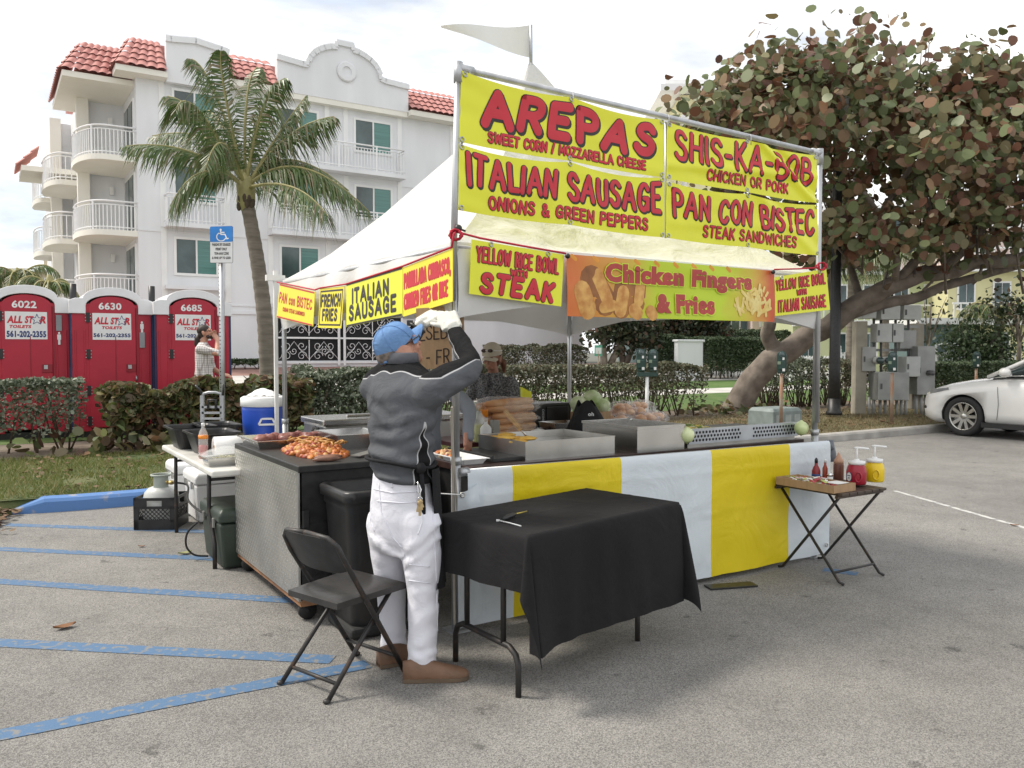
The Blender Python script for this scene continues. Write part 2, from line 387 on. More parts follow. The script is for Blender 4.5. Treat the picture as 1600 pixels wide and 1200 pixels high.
# the grass corner left of the kerb's end
lw = MB()
edge = [(-3.95, 5.6), (-4.3, 6.4), (-4.55, 7.1), (-4.78, 7.8), (-5.0, 8.4), (-4.55, 8.62)]
def corner(u, v):
    k = v * (len(edge) - 1); i = min(int(k), len(edge) - 2); t = k - i
    x = edge[i][0] * (1 - t) + edge[i + 1][0] * t; y = edge[i][1] * (1 - t) + edge[i + 1][1] * t
    x += .08 * mnoise.noise(V((y * 3, 0, 5))); s = u
    X = x - s * 14; Y = y + s * (1.5 + 2 * v)
    h = .012 + .13 * min(1, s * 14 / .9) + .02 * mnoise.noise(V((X * 2, Y * 2, 0)))
    return V((X, Y, h))
lw.grid(corner, 60, 20); tag(lw.build('lawn', M['lawn_ground']), kind='structure')
bk_ = MB(); bk_.grid(lambda u, v: K(-20 + 19.15 * u, .05 - .55 * v * min(1, (1 - u) * 12 + .03), .135 - .15 * v + .03 * mnoise.noise(V((u * 60, v * 3, 0))) * math.sin(PI * v)), 90, 6); tag(bk_.build('bank', M['lawn_ground']), kind='structure')
# kerbs
def kerb(name, e0, e1, m, end=False):
    b = MB(); prof = [(-.16, -.02), (-.15, .10), (-.125, .13), (.0, .14), (.03, .135), (.03, -.02)]
    n = max(2, int((e1 - e0) / .25)); rings = []
    for i in range(n + 1):
        e = e0 + (e1 - e0) * i / n; sh = 0
        if end and e < e0 + .9: sh = .12 * ((e0 + .9 - e) / .9) ** 2
        k = .35 if (end and i == 0) else 1
        rings.append([K(e, d + sh + .006 * mnoise.noise(V((e * 5, d * 9, 0))), z * k + .006 * mnoise.noise(V((e * 7, d * 3, 4)))) for d, z in prof])
    b.loft(rings, sm=False); return tag(b.build(name, m), kind='structure')
kerb('kerb', -1.1, 1.6, M['kerb_blue'], True)
kerb('kerb', 1.6, 40, M['concrete'])

# painted lines
def line(name, ends, m, w=.10):
    b = MB()
    for k, (p, q) in enumerate(ends):
        p, q = V(p), V(q); d = (q - p).normalized(); s = V((-d.y, d.x, 0)) * w / 2; z = V((0, 0, .0016 + .0004 * k))
        n = max(1, int((q - p).length / .3))
        b.grid(lambda u, v: p + (q - p) * u + s * (2 * v - 1) * (1 + .10 * mnoise.noise(V((u * n * 1.3, v, k)))) + z, n, 1)
    return tag(b.build(name, m), kind='structure')
line('parking_line', [(G(8, 820), G(330, 831)), (G(-20, 857), G(352, 874)), (G(-60, 905), G(480, 940)), (G(-60, 1002), G(520, 1031)), (G(-120, 1172), G(575, 1038))], M['blue_line'], .115)
line('parking_line', [(G(1286, 890), G(1340, 897))], M['blue_line'], .11)
line('parking_line', [(G(1398, 767), G(1700, 853)), (G(1180, 728), G(1210, 733))], M['white_line'], .055)

# ------------------------------------------------------------------ leaves
def leaf_mesh(name, pts, size, m, parent=None, k=6, aspect=.55, up=.5, jit=.35, outward=None, cup=0.0):
    n = len(pts); nr = np.random.normal(size=(n, 3)); nr /= np.linalg.norm(nr, axis=1)[:, None]
    nr[:, 2] += up
    if outward is not None: nr += outward
    nr /= np.linalg.norm(nr, axis=1)[:, None]
    t = np.random.normal(size=(n, 3)); t -= nr * np.sum(t * nr, axis=1)[:, None]; t /= np.linalg.norm(t, axis=1)[:, None]
    b = np.cross(nr, t); s = size * (1 + jit * (np.random.rand(n) * 2 - 1))
    ang = np.arange(k) / k * 2 * PI
    cx, cy = np.cos(ang) * .5, np.sin(ang) * .5 * aspect
    vs = pts[:, None, :] + (t[:, None, :] * cx[None, :, None] + b[:, None, :] * cy[None, :, None] * (.72 + .4 * np.random.rand(n))[:, None, None]) * s[:, None, None]
    bend = (np.random.rand(n) - .35) * .7
    vs += nr[:, None, :] * (bend[:, None] * (cx[None, :] ** 2) * 2 * s[:, None])[:, :, None]
    if cup: vs += nr[:, None, :] * (np.abs(np.sin(ang)) * cup)[None, :, None] * s[:, None, None]
    fs = np.arange(n * k).reshape(n, k)
    return npmesh(name, vs.reshape(-1, 3), fs, m, parent)
LEAF = {
 'grey': leafmat('grey_green_leaves', [(.05, .07, .035), (.10, .125, .075), (.20, .23, .16), (.33, .36, .28)], .5, .2),
 'brownish': leafmat('brown_green_leaves', [(.045, .055, .025), (.09, .10, .055), (.13, .095, .055), (.20, .21, .13), (.31, .32, .23)], .5, .2),
 'seagrape': leafmat('sea_grape_leaves', [(.08, .035, .022), (.19, .085, .05), (.10, .12, .05), (.15, .18, .075), (.18, .22, .10), (.29, .155, .085), (.24, .28, .15), (.20, .095, .06), (.13, .15, .07)], .45, .30, .4),
 'seahedge': leafmat('sea_grape_hedge_leaves', [(.05, .06, .025), (.10, .13, .05), (.09, .045, .03), (.17, .18, .09), (.25, .14, .08), (.13, .18, .05), (.16, .08, .05)], .45, .25),
 'clip': leafmat('clipped_hedge_leaves', [(.025, .045, .018), (.05, .08, .035), (.08, .115, .055), (.13, .165, .09)], .5, .2),
 'dark': leafmat('dark_leaves', [(.012, .02, .008), (.022, .035, .013), (.04, .05, .02), (.09, .04, .025)], .5, .15),
 'palm': leafmat('palm_leaflets', [(.045, .09, .02), (.085, .145, .035), (.13, .175, .06), (.26, .20, .13)], .4, .25, .5),
 'grass': leafmat('grass_blades', [(.08, .12, .02), (.14, .18, .04), (.22, .22, .075), (.30, .25, .12)], .6, .3),
 'litter': leafmat('dry_leaves', [(.17, .10, .05), (.10, .06, .035), (.24, .16, .09), (.13, .05, .03)], .7, .1),
}
M['bark'] = mat('bark', (.24, .20, .165), .9, col2=(.13, .105, .085), vs=4, det=8, bump=.6, bs=18)
M['twig'] = mat('twig', (.09, .065, .045), .9, var=.3)

def hedge(label, e0, e1, d0, d1, h, m, n, size, k=6, aspect=.6, base=.16, group=None, name='hedge', ragged=.06, stems=30, low=.35, cat='hedge', kterr=True):
    c = KT((e0 + e1) / 2, (d0 + d1) / 2)
    t = thing(name, label, cat, c, ANG_U, group)
    r = np.random.rand(n, 3); f = np.random.rand(n)
    # denser towards the skin and the clipped top, thinning out near the ground
    y = r[:, 1].copy(); zz = r[:, 2] ** .75
    top = f < .40; zz[top] = 1 - np.abs(np.random.normal(size=top.sum())) * .06
    fr = (f > .40) & (f < .68); y[fr] = np.abs(np.random.normal(size=fr.sum())) * .07
    bk = f > .9; y[bk] = 1 - np.abs(np.random.normal(size=bk.sum())) * .07
    keep = (zz > low) | (np.random.rand(n) < (zz / low) ** 1.3 * .75 + .05)
    e = e0 + (e1 - e0) * r[:, 0]; d = d0 + (d1 - d0) * y
    wob = np.array([mnoise.noise(V((a * 1.7, b * 1.7, z * 2))) for a, b, z in zip(e, d, zz)])
    wob2 = np.array([mnoise.noise(V((a * 6, b * 6, z * 5 + 9))) for a, b, z in zip(e, d, zz)])
    keep &= wob2 > -.38 - .3 * zz
    z = base + (h - base) * zz * (1 + ragged * wob * 1.5) + ragged * .3 * wob2; d = d + ragged * wob * 1.2
    e = e + ragged * wob2
    gzv = np.array([gz(a, b) for a, b in zip(e, d)])
    pts = np.stack([K0.x + U3.x * e + V3.x * d, K0.y + U3.y * e + V3.y * d, z + gzv], 1)[keep]
    leaf_mesh('foliage', pts, size, m, t, k, aspect, up=.55, cup=.08)
    b = MB()
    for i in range(stems):
        ee = random.uniform(e0 + .1, e1 - .1); dd = random.uniform(d0 + .2 * (d1 - d0), d1 - .2 * (d1 - d0)); p = KT(ee, dd, -.03)
        for q in range(2):
            a = V((random.uniform(-.3, .3), random.uniform(-.25, .25), h * random.uniform(.6, .92)))
            mid = a * .5 + V((random.uniform(-.06, .06), random.uniform(-.06, .06), 0))
            b.tube([p, p + mid, p + a], [.016, .011, .005], 5)
    b.build('stem', M['twig'], t)
    return t
def EP(px, d):
    k = (px - 800) / FPX; Y = (d + K0.dot(V3)) / (k * V3.x + V3.y); return ed(V((k * Y, Y, 0)))[0]
hedge('grey green clipped hedge in front of the leftmost red toilet', -7.0, EP(131, 3.8), 3.6, 4.5, 1.0, LEAF['grey'], 19000, .062, ragged=.05, stems=50, low=.35)
hedge('large leaved reddish green hedge in front of the middle toilets', EP(164, 3.8), EP(392, 3.8), 3.4, 4.2, .88, LEAF['seahedge'], 6500, .115, 8, .9, ragged=.16, stems=30, low=.55)
hedge('large leaved green hedge beside the blue drinks cooler', EP(392, 3.8), EP(468, 3.8), 3.3, 4.2, .95, LEAF['seahedge'], 2200, .15, 8, .9, ragged=.18, stems=16, low=.3)
hedge('silvery loose hedge behind the man in the blue cap', EP(470, 4), EP(640, 4), 3.7, 4.7, 1.05, LEAF['grey'], 11000, .07, ragged=.14, stems=40, low=.3)
hedge('brownish clipped hedge under the tent between the rear posts', EP(641, 4.2), EP(1081, 4.2), 3.7, 4.7, 1.12, LEAF['brownish'], 24000, .062, ragged=.06, stems=100, low=.5)
hedge('thin leggy shrub hedge around the leaning sea grape trunk', 14.6, 16.8, 4.3, 5.1, 1.15, LEAF['grey'], 4200, .07, ragged=.16, stems=40, low=.55)
hedge('leggy clipped hedge behind the single parking meter', 16.9, 18.2, 3.9, 5.0, 1.15, LEAF['brownish'], 4200, .07, ragged=.1, stems=26, low=.55)
hedge('long clipped hedge behind the white car', 20.6, 32, 4.4, 5.4, 1.08, LEAF['clip'], 30000, .075, ragged=.06, stems=60, low=.3)
# the ground creeper and sprawling low leaves
def scatter_leaves(name, label, cat, spots, m, size, zof, kind=None, up=2.5, k=7, aspect=.75):
    pts = np.array(spots); o = leaf_mesh(name, pts, size, m, None, k, aspect, up=up, cup=.12); return tag(o, label, cat, None, kind)
sp = []
for i in range(330):
    p = KT(random.gauss(1.2, .9), random.uniform(2.9, 3.9), 0); sp.append((p.x, p.y, p.z + abs(random.gauss(.12, .10))))
scatter_leaves('creeper', 'big leaved ground creeper spreading below the hedge by the toilets', 'creeper', sp, LEAF['seahedge'], .17, 0, up=.9)
sp = []
for i in range(260):
    p = KT(random.gauss(13.3, .7), random.gauss(4.1, .35), 0); sp.append((p.x, p.y, p.z + abs(random.gauss(.08, .09))))
scatter_leaves('creeper', 'yellow green creeper at the foot of the sea grape trunk', 'creeper', sp, LEAF['seahedge'], .15, 0, up=.9)
# leaf litter
sp = []
for i in range(900):
    v = random.random(); s = abs(random.gauss(0, .018)); p = corner(s, v); sp.append((p.x + random.gauss(.04, .06), p.y + random.gauss(0, .08), max(.012, p.z + .012)))
for i in range(500):
    e, d = random.uniform(-1, 8), random.uniform(0.05, 3.2); p = KT(e, d, .03); sp.append((p.x, p.y, p.z))
for i in range(900):
    e, d = random.uniform(9, 24), random.uniform(.1, 5.2); p = KT(e, d, .03); sp.append((p.x, p.y, p.z))
scatter_leaves('leaf_litter', 'dry brown fallen leaves along the grass edge', 'leaf litter', sp, LEAF['litter'], .075, 0, 'stuff')
for (px, py, s, lb) in ((101, 982, .085, 'curled brown leaf lying on the blue lined asphalt'), (289, 866, .075, 'pale green leaf lying on a blue line by the grill cart'), (221, 855, .04, 'small dark leaf on the asphalt near the blue lines'), (1585, 822, .05, 'orange leaf lying on the asphalt beside the white line')):
    p = G(px, py); b = MB(); ang = random.random() * 6
    b.grid(lambda u, v: p + V((math.cos(ang) * (u - .5) - math.sin(ang) * (v - .5) * .6 * math.sin(PI * min(max(u, .03), .97)), math.sin(ang) * (u - .5) + math.cos(ang) * (v - .5) * .6 * math.sin(PI * min(max(u, .03), .97)), 0)) * s * 1.4 + V((0, 0, .006 + s * .5 * (u - .5) ** 2 + .25 * s * abs(v - .5))), 8, 6)
    tag(b.build('leaf', mat('dry_leaf', (.20, .09, .035) if px != 289 else (.30, .31, .14), .7)), lb, 'leaf')
# grass blades
def blades(name, e0, e1, d0, d1, n, m, hgt=.07, fn=None, label=''):
    e = e0 + (e1 - e0) * np.random.rand(n); d = d0 + (d1 - d0) * np.random.rand(n)
    cl = np.array([mnoise.noise(V((a * 1.3, b * 1.3, 3))) for a, b in zip(e, d)]); kp = cl > -.28 - .3 * np.random.rand(n); e, d = e[kp], d[kp]; n = len(e)
    z = np.array([gz(a, b) for a, b in zip(e, d)]); pts = np.stack([K0.x + U3.x * e + V3.x * d, K0.y + U3.y * e + V3.y * d, z], 1)
    if fn is not None: pts = fn(n)
    ang = np.random.rand(n) * 2 * PI; w = .006; hh = hgt * (.5 + np.random.rand(n)); ln = np.random.normal(size=(n, 2)) * hh[:, None] * .55
    dx = np.stack([np.cos(ang) * w, np.sin(ang) * w, np.zeros(n)], 1); tip = np.concatenate([ln, hh[:, None]], 1)
    vs = np.stack([pts - dx, pts + dx, pts + tip], 1).reshape(-1, 3)
    o = npmesh(name, vs, np.arange(n * 3).reshape(n, 3), m); return tag(o, label, 'grass', None, 'stuff')
blades('grass', -4.0, 8.5, .05, 3.3, 56000, LEAF['grass'], .055, label='short patchy grass between the blue kerb and the hedges')
blades('grass', 9, 24, .05, 3.6, 30000, leafmat('dry_grass_blades', [(.22, .17, .09), (.30, .24, .13), (.12, .12, .05), (.16, .12, .07)], .7, .2), .05, label='dry trampled grass between the right kerb and the meters')
def cornerpts(n):
    o = np.empty((n, 3))
    for i in range(n): p = corner(random.random() ** 1.6 * .35 + .006, random.random()); o[i] = p
    return o
blades('grass', 0, 1, 0, 1, 16000, LEAF['grass'], .055, cornerpts, label='grass on the corner at the left edge of the lot')

# ------------------------------------------------------------------ palms
def frond(b, pts, L, m_leaf, m_rib, droop=1.7, n=46, wid=.034):
    pts = [V(p) for p in pts]
    def at(t):   # quadratic bezier through base, mid, end
        a, c, e = pts; q = c * 2 - (a + e) * .5; return a * (1 - t) ** 2 + q * 2 * t * (1 - t) + e * t * t
    b.tube([at(i / 12) for i in range(13)], [.035 * (1 - i / 14) + .006 for i in range(13)], 5, m_rib)
    for i in range(n):
        t = .14 + .86 * (i + .5) / n; p = at(t); tg = (at(min(1, t + .02)) - at(t - .02)).normalized()
        side = tg.cross(V((0, 0, 1))); side = side.normalized() if side.length > .05 else V((1, 0, 0))
        upv = side.cross(tg).normalized()
        ll = L * (math.sin(PI * (.12 + .83 * t)) ** .7) * random.uniform(.85, 1.12)
        for s in (-1, 1):
            d = (side * s * random.uniform(.55, .95) + tg * random.uniform(.5, .9) + upv * random.uniform(-.25, .25)).normalized()
            g1 = p + d * ll * .5 + V((0, 0, -droop * ll * .16)); g2 = p + d * ll * .93 + V((0, 0, -droop * ll * random.uniform(.45, .75)))
            wv = tg * wid * .5
            b.add([p - wv * .6, p + wv * .6, g1 + wv, g2, g1 - wv], [(0, 1, 2, 4), (4, 2, 3)], m_leaf)
def palm(label, base, top, ends, depth, name='palm_tree', r0=.24, r1=.13, L=.62, bow=(0, 0, 0), n=46, group=None):
    t = thing(name, label, 'palm tree', base, 0, group)
    base, top = V(base), V(top); b = MB(); pts = []; rs = []
    for i in range(41):
        u = i / 40; p = base.lerp(top, u) + V(bow) * math.sin(PI * u); pts.append(p)
        rs.append((r0 * (1 - u) + r1 * u + .16 * r0 * math.exp(-u * 14) * 2.2) * (1 + (.045 if i % 2 else -.02)))
    b.tube(pts, rs, 14); b.build('trunk', M['palm_bark'], t)
    c = MB(); c.ell(top + V((0, 0, .05)), (r1 * 1.5, r1 * 1.5, .42), 1, 10, 8, bump=.25)
    for (mid, end) in ends: frond(c, [top + V((0, 0, .15)), mid, end], L, 0, 1, n=n)
    for k in range(10):
        a = random.random() * 6.28; q = top + V((math.cos(a) * .16, math.sin(a) * .16, -.15))
        c.ell(q + V((0, 0, random.uniform(-.1, .1))), (.05, .05, .10), 2, 7, 5)
    c.build('crown', [LEAF['palm'], M['frond_rib'], M['twig']], t); return t
M['palm_bark'] = mat('palm_bark', (.235, .20, .165), .9, col2=(.15, .125, .10), vs=3, det=8, bump=.5, bs=14, stretch=(1, 1, 5))
M['frond_rib'] = mat('frond_rib', (.30, .27, .11), .6)
D = 17.5
def pf(mx, my, ex, ey, dm=0.0, de=0.0): return (P(mx, my, D + dm), P(ex, ey, D + de))
ends = [pf(300, 238, 196, 228, -.3, -.5), pf(320, 268, 266, 322, -.6, -.9), pf(318, 190, 262, 150, .2, .3), pf(338, 150, 300, 92, .2, .3), pf(352, 150, 345, 80, -.3, -.5),
        pf(385, 160, 402, 105, .3, .6), pf(408, 175, 445, 122, -.1, -.2), pf(432, 215, 478, 150, .3, .5), pf(448, 215, 522, 182, .1, 0), pf(470, 262, 578, 332, -.3, -.5), pf(455, 292, 512, 338, -.9, -1.5),
        pf(452, 250, 545, 298, .5, .9), pf(330, 220, 238, 212, .7, 1.3), pf(350, 225, 322, 262, -1.0, -1.7), pf(405, 200, 430, 165, 1.1, 2.0),
       
        pf(355, 210, 325, 172, 1.0, 1.9), pf(390, 255, 398, 300, 1.1, 1.8), pf(312, 175, 275, 172, -.8, -1.3)]
palm('tall coconut palm with a bent grey trunk in front of the white apartments', P(420, 640, D), P(384, 306, D), ends, D, r0=.175, r1=.135, bow=(.12, 0, 0), n=84, L=.70)
def small_palm(label, px, py, Y, h, s, name='palm_tree', nf=13):
    e, d = ed(P(px, py, Y)); base = KT(e, d, 0); top = P(px, py, Y); en = []
    for i in range(nf):
        a = 2 * PI * i / nf + random.uniform(-.2, .2); el = random.uniform(-.1, .9); r = s * random.uniform(.8, 1.1)
        dv = V((math.cos(a), math.sin(a), 0)); en.append((top + dv * r * .5 + V((0, 0, r * (.25 + .3 * el))), top + dv * r * .95 + V((0, 0, r * (el - .45) * .8))))
    return palm(label, base, top, en, Y, name, .16, .10, .42 * s, n=30)
small_palm('bushy palm behind the leftmost red toilet at the frame edge', 28, 442, 26, 3, 1.1)
small_palm('small palm showing between the two left toilet roofs', 78, 455, 24, 3, .9)
small_palm('shaggy palm beside the street lamp post behind the sea grape branch', 1330, 425, 30, 3, 1.6)
small_palm('palm in front of the yellow house behind the sea grape tree', 1385, 415, 31, 3, 1.7)
small_palm('slender palm in front of the yellow house above the white car', 1562, 500, 30, 3, 1.5)

# ------------------------------------------------------------------ sea grape tree
D = 18.0
sg = thing('sea_grape_tree', 'spreading sea grape tree with round reddish green leaves and a leaning trunk', 'tree', G(1150, 645, .15), 0)
tb = MB()
def br(pts, r0, r1, n=9):
    q = [P(*p) for p in pts]
    # smooth
    for _ in range(2):
        o = [q[0]]
        for a, b2 in zip(q[:-1], q[1:]): o += [a.lerp(b2, .25), a.lerp(b2, .75)]
        o.append(q[-1]); q = o
    k = len(q); tb.tube([p + V((mnoise.noise(p * 1.3), 0, mnoise.noise(p * 1.7))) * r0 * .35 for p in q], [r0 + (r1 - r0) * i / (k - 1) for i in range(k)], n)
bp = G(1150, 650, .08); Y0 = bp.y
br([(1140, 652, Y0), (1158, 622, Y0), (1185, 578, Y0 - .2), (1235, 542, Y0 - .4), (1290, 512, Y0 - .6), (1345, 472, Y0 - .9), (1400, 442, Y0 - 1.2), (1470, 425, Y0 - 1.2), (1620, 395, Y0 - 1)], .35, .13, 12)
br([(1215, 555, Y0 - .3), (1196, 528, Y0 - .4), (1206, 500, Y0 - .6), (1198, 450, Y0 - .9), (1180, 380, Y0 - 1.5), (1120, 260, Y0 - 2.2)], .19, .06)
br([(1310, 500, Y0 - .7), (1295, 450, Y0 - .9), (1312, 405, Y0 - 1.2), (1370, 350, Y0 - 1.5), (1430, 250, Y0 - 2)], .14, .05)
br([(1330, 490, Y0 - .8), (1380, 472, Y0 - .7), (1425, 468, Y0 - .6), (1500, 440, Y0 - .4), (1640, 400, Y0)], .15, .08)
br([(1400, 442, Y0 - 1.2), (1440, 400, Y0 - 1.4), (1460, 340, Y0 - 1.7), (1430, 280, Y0 - 2)], .12, .05)
br([(1470, 425, Y0 - 1.2), (1530, 370, Y0 - 1.5), (1560, 300, Y0 - 1.8), (1580, 220, Y0 - 2)], .11, .05)
br([(1345, 472, Y0 - .9), (1330, 420, Y0 - .3), (1310, 330, Y0 + .4), (1290, 240, Y0 + .7)], .10, .04)
br([(1400, 442, Y0 - 1.2), (1400, 380, Y0 - 2.2), (1350, 300, Y0 - 3)], .09, .04)
for i in range(46):
    x = random.uniform(1290, 1620); y = random.uniform(300, 425); dx = random.uniform(-90, 90)
    br([(x, y + 40, Y0 - random.uniform(0, 2)), (x + dx * .5, y, Y0 - random.uniform(0, 2.5)), (x + dx, y - 70, Y0 - random.uniform(0, 3))], .035, .012, 5)
SPRIG = ((1344, 48), (1348, 58), (1352, 42), (1340, 66), (1448, 58), (1452, 66), (1440, 72), (1258, 78), (1262, 92), (1250, 110), (1535, 80), (1530, 95), (1572, 92), (1195, 100), (1200, 92), (1350, 72), (1336, 84), (1408, 84), (1412, 76), (1493, 85), (1500, 92))
for (px, py) in SPRIG: br([(px - 8, py + 75, 17.5), (px - 2, py + 35, 17.4), (px, py - 4, 17.4)], .02, .007, 4)
tb.build('trunk', M['bark'], sg)
ells = [(1320, 265, 17.5, 3.0, 2.8, 2.15), (1500, 262, 17.5, 3.3, 2.8, 1.95), (1168, 212, 16.5, 1.35, 1.7, .95), (1400, 185, 17.8, 2.9, 2.3, 1.3), (1690, 285, 18, 3.4, 3.0, 1.9), (1240, 180, 17.3, 1.5, 1.6, 1.15), (1560, 205, 17.6, 2.2, 2.2, 1.1), (1345, 110, 17.6, .8, .9, .75), (1330, 380, 17.2, 1.2, 1.6, .6), (1420, 375, 16.5, 1.3, 1.4, .75), (1570, 350, 17, 1.6, 2, .8)]
cl = []
for (px, py, Y, rx, ry, rz) in ells:
    c = P(px, py, Y); n = int(46 * (rx * ry + ry * rz + rx * rz) / 3 * .55) + 8
    for i in range(n):
        d = V((random.gauss(0, 1), random.gauss(0, 1), random.gauss(0, 1))).normalized()
        k = random.uniform(.35, 1.05) ** .5 * (1 + .22 * mnoise.noise(d * 2.3 + c))
        q = c + V((d.x * rx, d.y * ry, d.z * rz)) * k
        if mnoise.noise(q * .9) > -.18 and not (d.z < -.2 and random.random() < .8): cl.append((q, d))
pts = []; outw = []
for q, d in cl:
    for j in range(random.randint(18, 38)):
        pts.append(q + V((random.gauss(0, .32), random.gauss(0, .32), random.gauss(0, .26)))); outw.append(d * .5 + V((-.1, -.55, .1)))
for (px, py) in SPRIG:
    for j in range(3): pts.append(P(px + random.gauss(0, 4), py + random.gauss(0, 5), 17.4 + random.gauss(0, .3))); outw.append(V((0, 0, 0)))
for (px, py) in ((1285, 345), (1300, 360), (1290, 380), (1310, 350), (1325, 330)):
    for j in range(5): pts.append(P(px + random.gauss(0, 12), py + random.gauss(0, 12), 17 + random.gauss(0, .4))); outw.append(V((0, 0, 0)))
leaf_mesh('crown', np.array(pts), .185, LEAF['seagrape'], sg, 9, .95, up=.2, jit=.45, outward=np.array(outw), cup=.16)
print('sea grape leaves', len(pts))
# ------------------------------------------------------------------ white apartment building
CN = V((-13.45, 30.0, 0))
def BT(a, b, z=0.0): return CN + U3 * a + V3 * b + Z3 * z
def bbox(mb, a0, a1, b0, b1, z0, z1, m=0):
    mb.obox(BT((a0 + a1) / 2, (b0 + b1) / 2, (z0 + z1) / 2), U3 * (a1 - a0) / 2, V3 * (b1 - b0) / 2, Z3 * (z1 - z0) / 2, m)
ap = thing('apartment_building', 'white four storey apartment building with red tile roof and curved balconies', 'building', BT(0, 0, .8), ANG_U)
w = MB()
bbox(w, 0, 20.0, 0, 14, .5, 11.5)
bbox(w, -1.45, 0, 3.3, 12, .5, 11.5); bbox(w, -2.1, -1.45, 8.0, 14, .5, 11.3)
for z0 in (3.42, 6.05, 8.7): bbox(w, .02, 19.98, -.03, -.001, z0 - .12, z0 - .06)
bbox(w, 0, 19.97, -.05, -.002, 3.0, 3.12); bbox(w, -.02, 20.03, -.06, -.003, .5, 1.2)
w.build('wall', M['stucco'], ap)
cw = MB()
for b0, a0 in ((3.0, -1.5), (7.7, -2.1)):
    bbox(cw, a0 - .16, a0 + .25, b0 - .1, b0 + .29, .5, 11.4)
cw.build('column', M['cream'], ap)
# parapets
def parapet(name, outline, z, th=.3, b=-.32):
    mb = MB(); n = len(outline)
    f = [BT(a, b, h) for a, h in outline]; k = [BT(a, b + th, h) for a, h in outline]
    mb.add(f + k, [tuple(range(n)), tuple(range(n, 2 * n))[::-1]] + [((i + 1) % n, i, n + i, n + (i + 1) % n) for i in range(n)])
    top = [q for q in outline if q[1] > z + .4]
    def cop(off, w2, hh):
        q = [BT(a, b - off, h) for a, h in top]
        for p, r in zip(q[:-1], q[1:]):
            d = (r - p).normalized(); mb.bar(p - d * .02 - Z3 * .16, r + d * .02 - Z3 * .16, w2, hh)
    cop(.03, .12, .20)
    return mb
gab = [(5.0, 11.66), (5.0, 13.08), (6.0, 12.98)]
ga = [(7.75 + 1.55 * math.cos(PI * (1 - i / 16)), 12.98 + .98 * math.sin(PI * i / 16)) for i in range(17)]
gab += [q for q in ga if q[0] < 7.4] + [(7.4, 13.92), (7.4, 14.10), (8.1, 14.10), (8.1, 13.92)] + [q for q in ga if q[0] > 8.1]
gab += [(9.5, 12.92), (10.55, 12.86), (10.55, 11.66)]
mb = parapet('parapet', gab, 11.66)
R = Matrix.Rotation(ANG_U, 4, 'Z') @ Matrix.Rotation(PI / 2, 4, 'X')
MM = Matrix.Translation(BT(7.8, -.36, 12.85)) @ R
mb.lathe([(.20, -.0), (.20, .06), (.36, .06), (.40, .03), (.40, -.02)], (0, 0, 0), 28, 0, MM, False)
mb.build('parapet', M['stucco'], ap)
mb = parapet('parapet', [(.98, 11.3), (.98, 12.98), (1.15, 12.98), (2.0, 13.08), (2.9, 12.95), (3.17, 12.9), (3.17, 11.3)], 11.3)
mb.build('parapet', M['stucco'], ap)
M['tile'] = mat('red_roof_tile', (.58, .27, .24), .8, col2=(.48, .21, .18), vs=3.5, det=6, bump=.2)
def tiles(mb, p0, p1, q0, q1, rows=5, wave=.29):
    """p0-p1 eave, q0-q1 ridge line"""
    p0, p1, q0, q1 = V(p0), V(p1), V(q0), V(q1); L = (p1 - p0).length; nw = max(2, int(L / wave)); nu = nw * 6
    nrm = (p1 - p0).cross(q0 - p0).normalized()
    if nrm.z < 0: nrm = -nrm
    for r in range(rows):
        def f(u, v):
            t = (r + v * 1.06) / rows; x = p0.lerp(p1, u).lerp(q0.lerp(q1, u), min(t, 1.0))
            return x + nrm * (.06 * abs(math.sin(PI * u * nw)) + .05 * (1 - v) + .02)
        mb.grid(f, nu, 1)
rf = MB()
for a0, a1 in ((3.17, 5.0), (10.55, 20.3)): tiles(rf, BT(a0, -.62, 11.72), BT(a1, -.62, 11.72), BT(a0, .75, 13.0), BT(a1, .75, 13.0))
tiles(rf, BT(-.75, -.62, 11.55), BT(.95, -.62, 11.55), BT(-.05, .75, 12.95), BT(.95, .75, 12.95))
tiles(rf, BT(-.75, .9, 11.55), BT(-.75, -.62, 11.55), BT(-.05, 1.2, 12.95), BT(-.05, .75, 12.95), wave=.4)
tiles(rf, BT(-2.35, .35, 11.35), BT(-.6, .35, 11.35), BT(-1.55, 1.6, 12.75), BT(-.3, 1.6, 12.75))
tiles(rf, BT(-2.35, 5.2, 11.35), BT(-2.35, .35, 11.35), BT(-1.55, 5.2, 12.75), BT(-1.55, 1.6, 12.75))
tiles(rf, BT(-3.5, 8, 8.9), BT(-3.5, 5.6, 8.9), BT(-2.7, 8, 9.8), BT(-2.7, 6.0, 9.8), rows=3)
bbox(rf, .0, 20, .72, 9, 12.4, 12.9); bbox(rf, -1.55, 0, 1.55, 9, 12.0, 12.7)
rf.build('roof', M['tile'], ap)
for q in ((-.72, .97, -.58, .3, 11.36, 11.56), (-2.3, 0.0, .38, 5.2, 11.14, 11.34), (3.17, 5.0, -.58, 0.1, 11.5, 11.72), (10.55, 20.3, -.58, .1, 11.5, 11.72), (5.03, 10.52, -.30, .1, 11.45, 11.66), (-3.4, -1.4, 5.5, 8.2, 8.7, 8.9)):
    so_ = MB(); bbox(so_, *q); so_.build('soffit', M['cream'], ap)
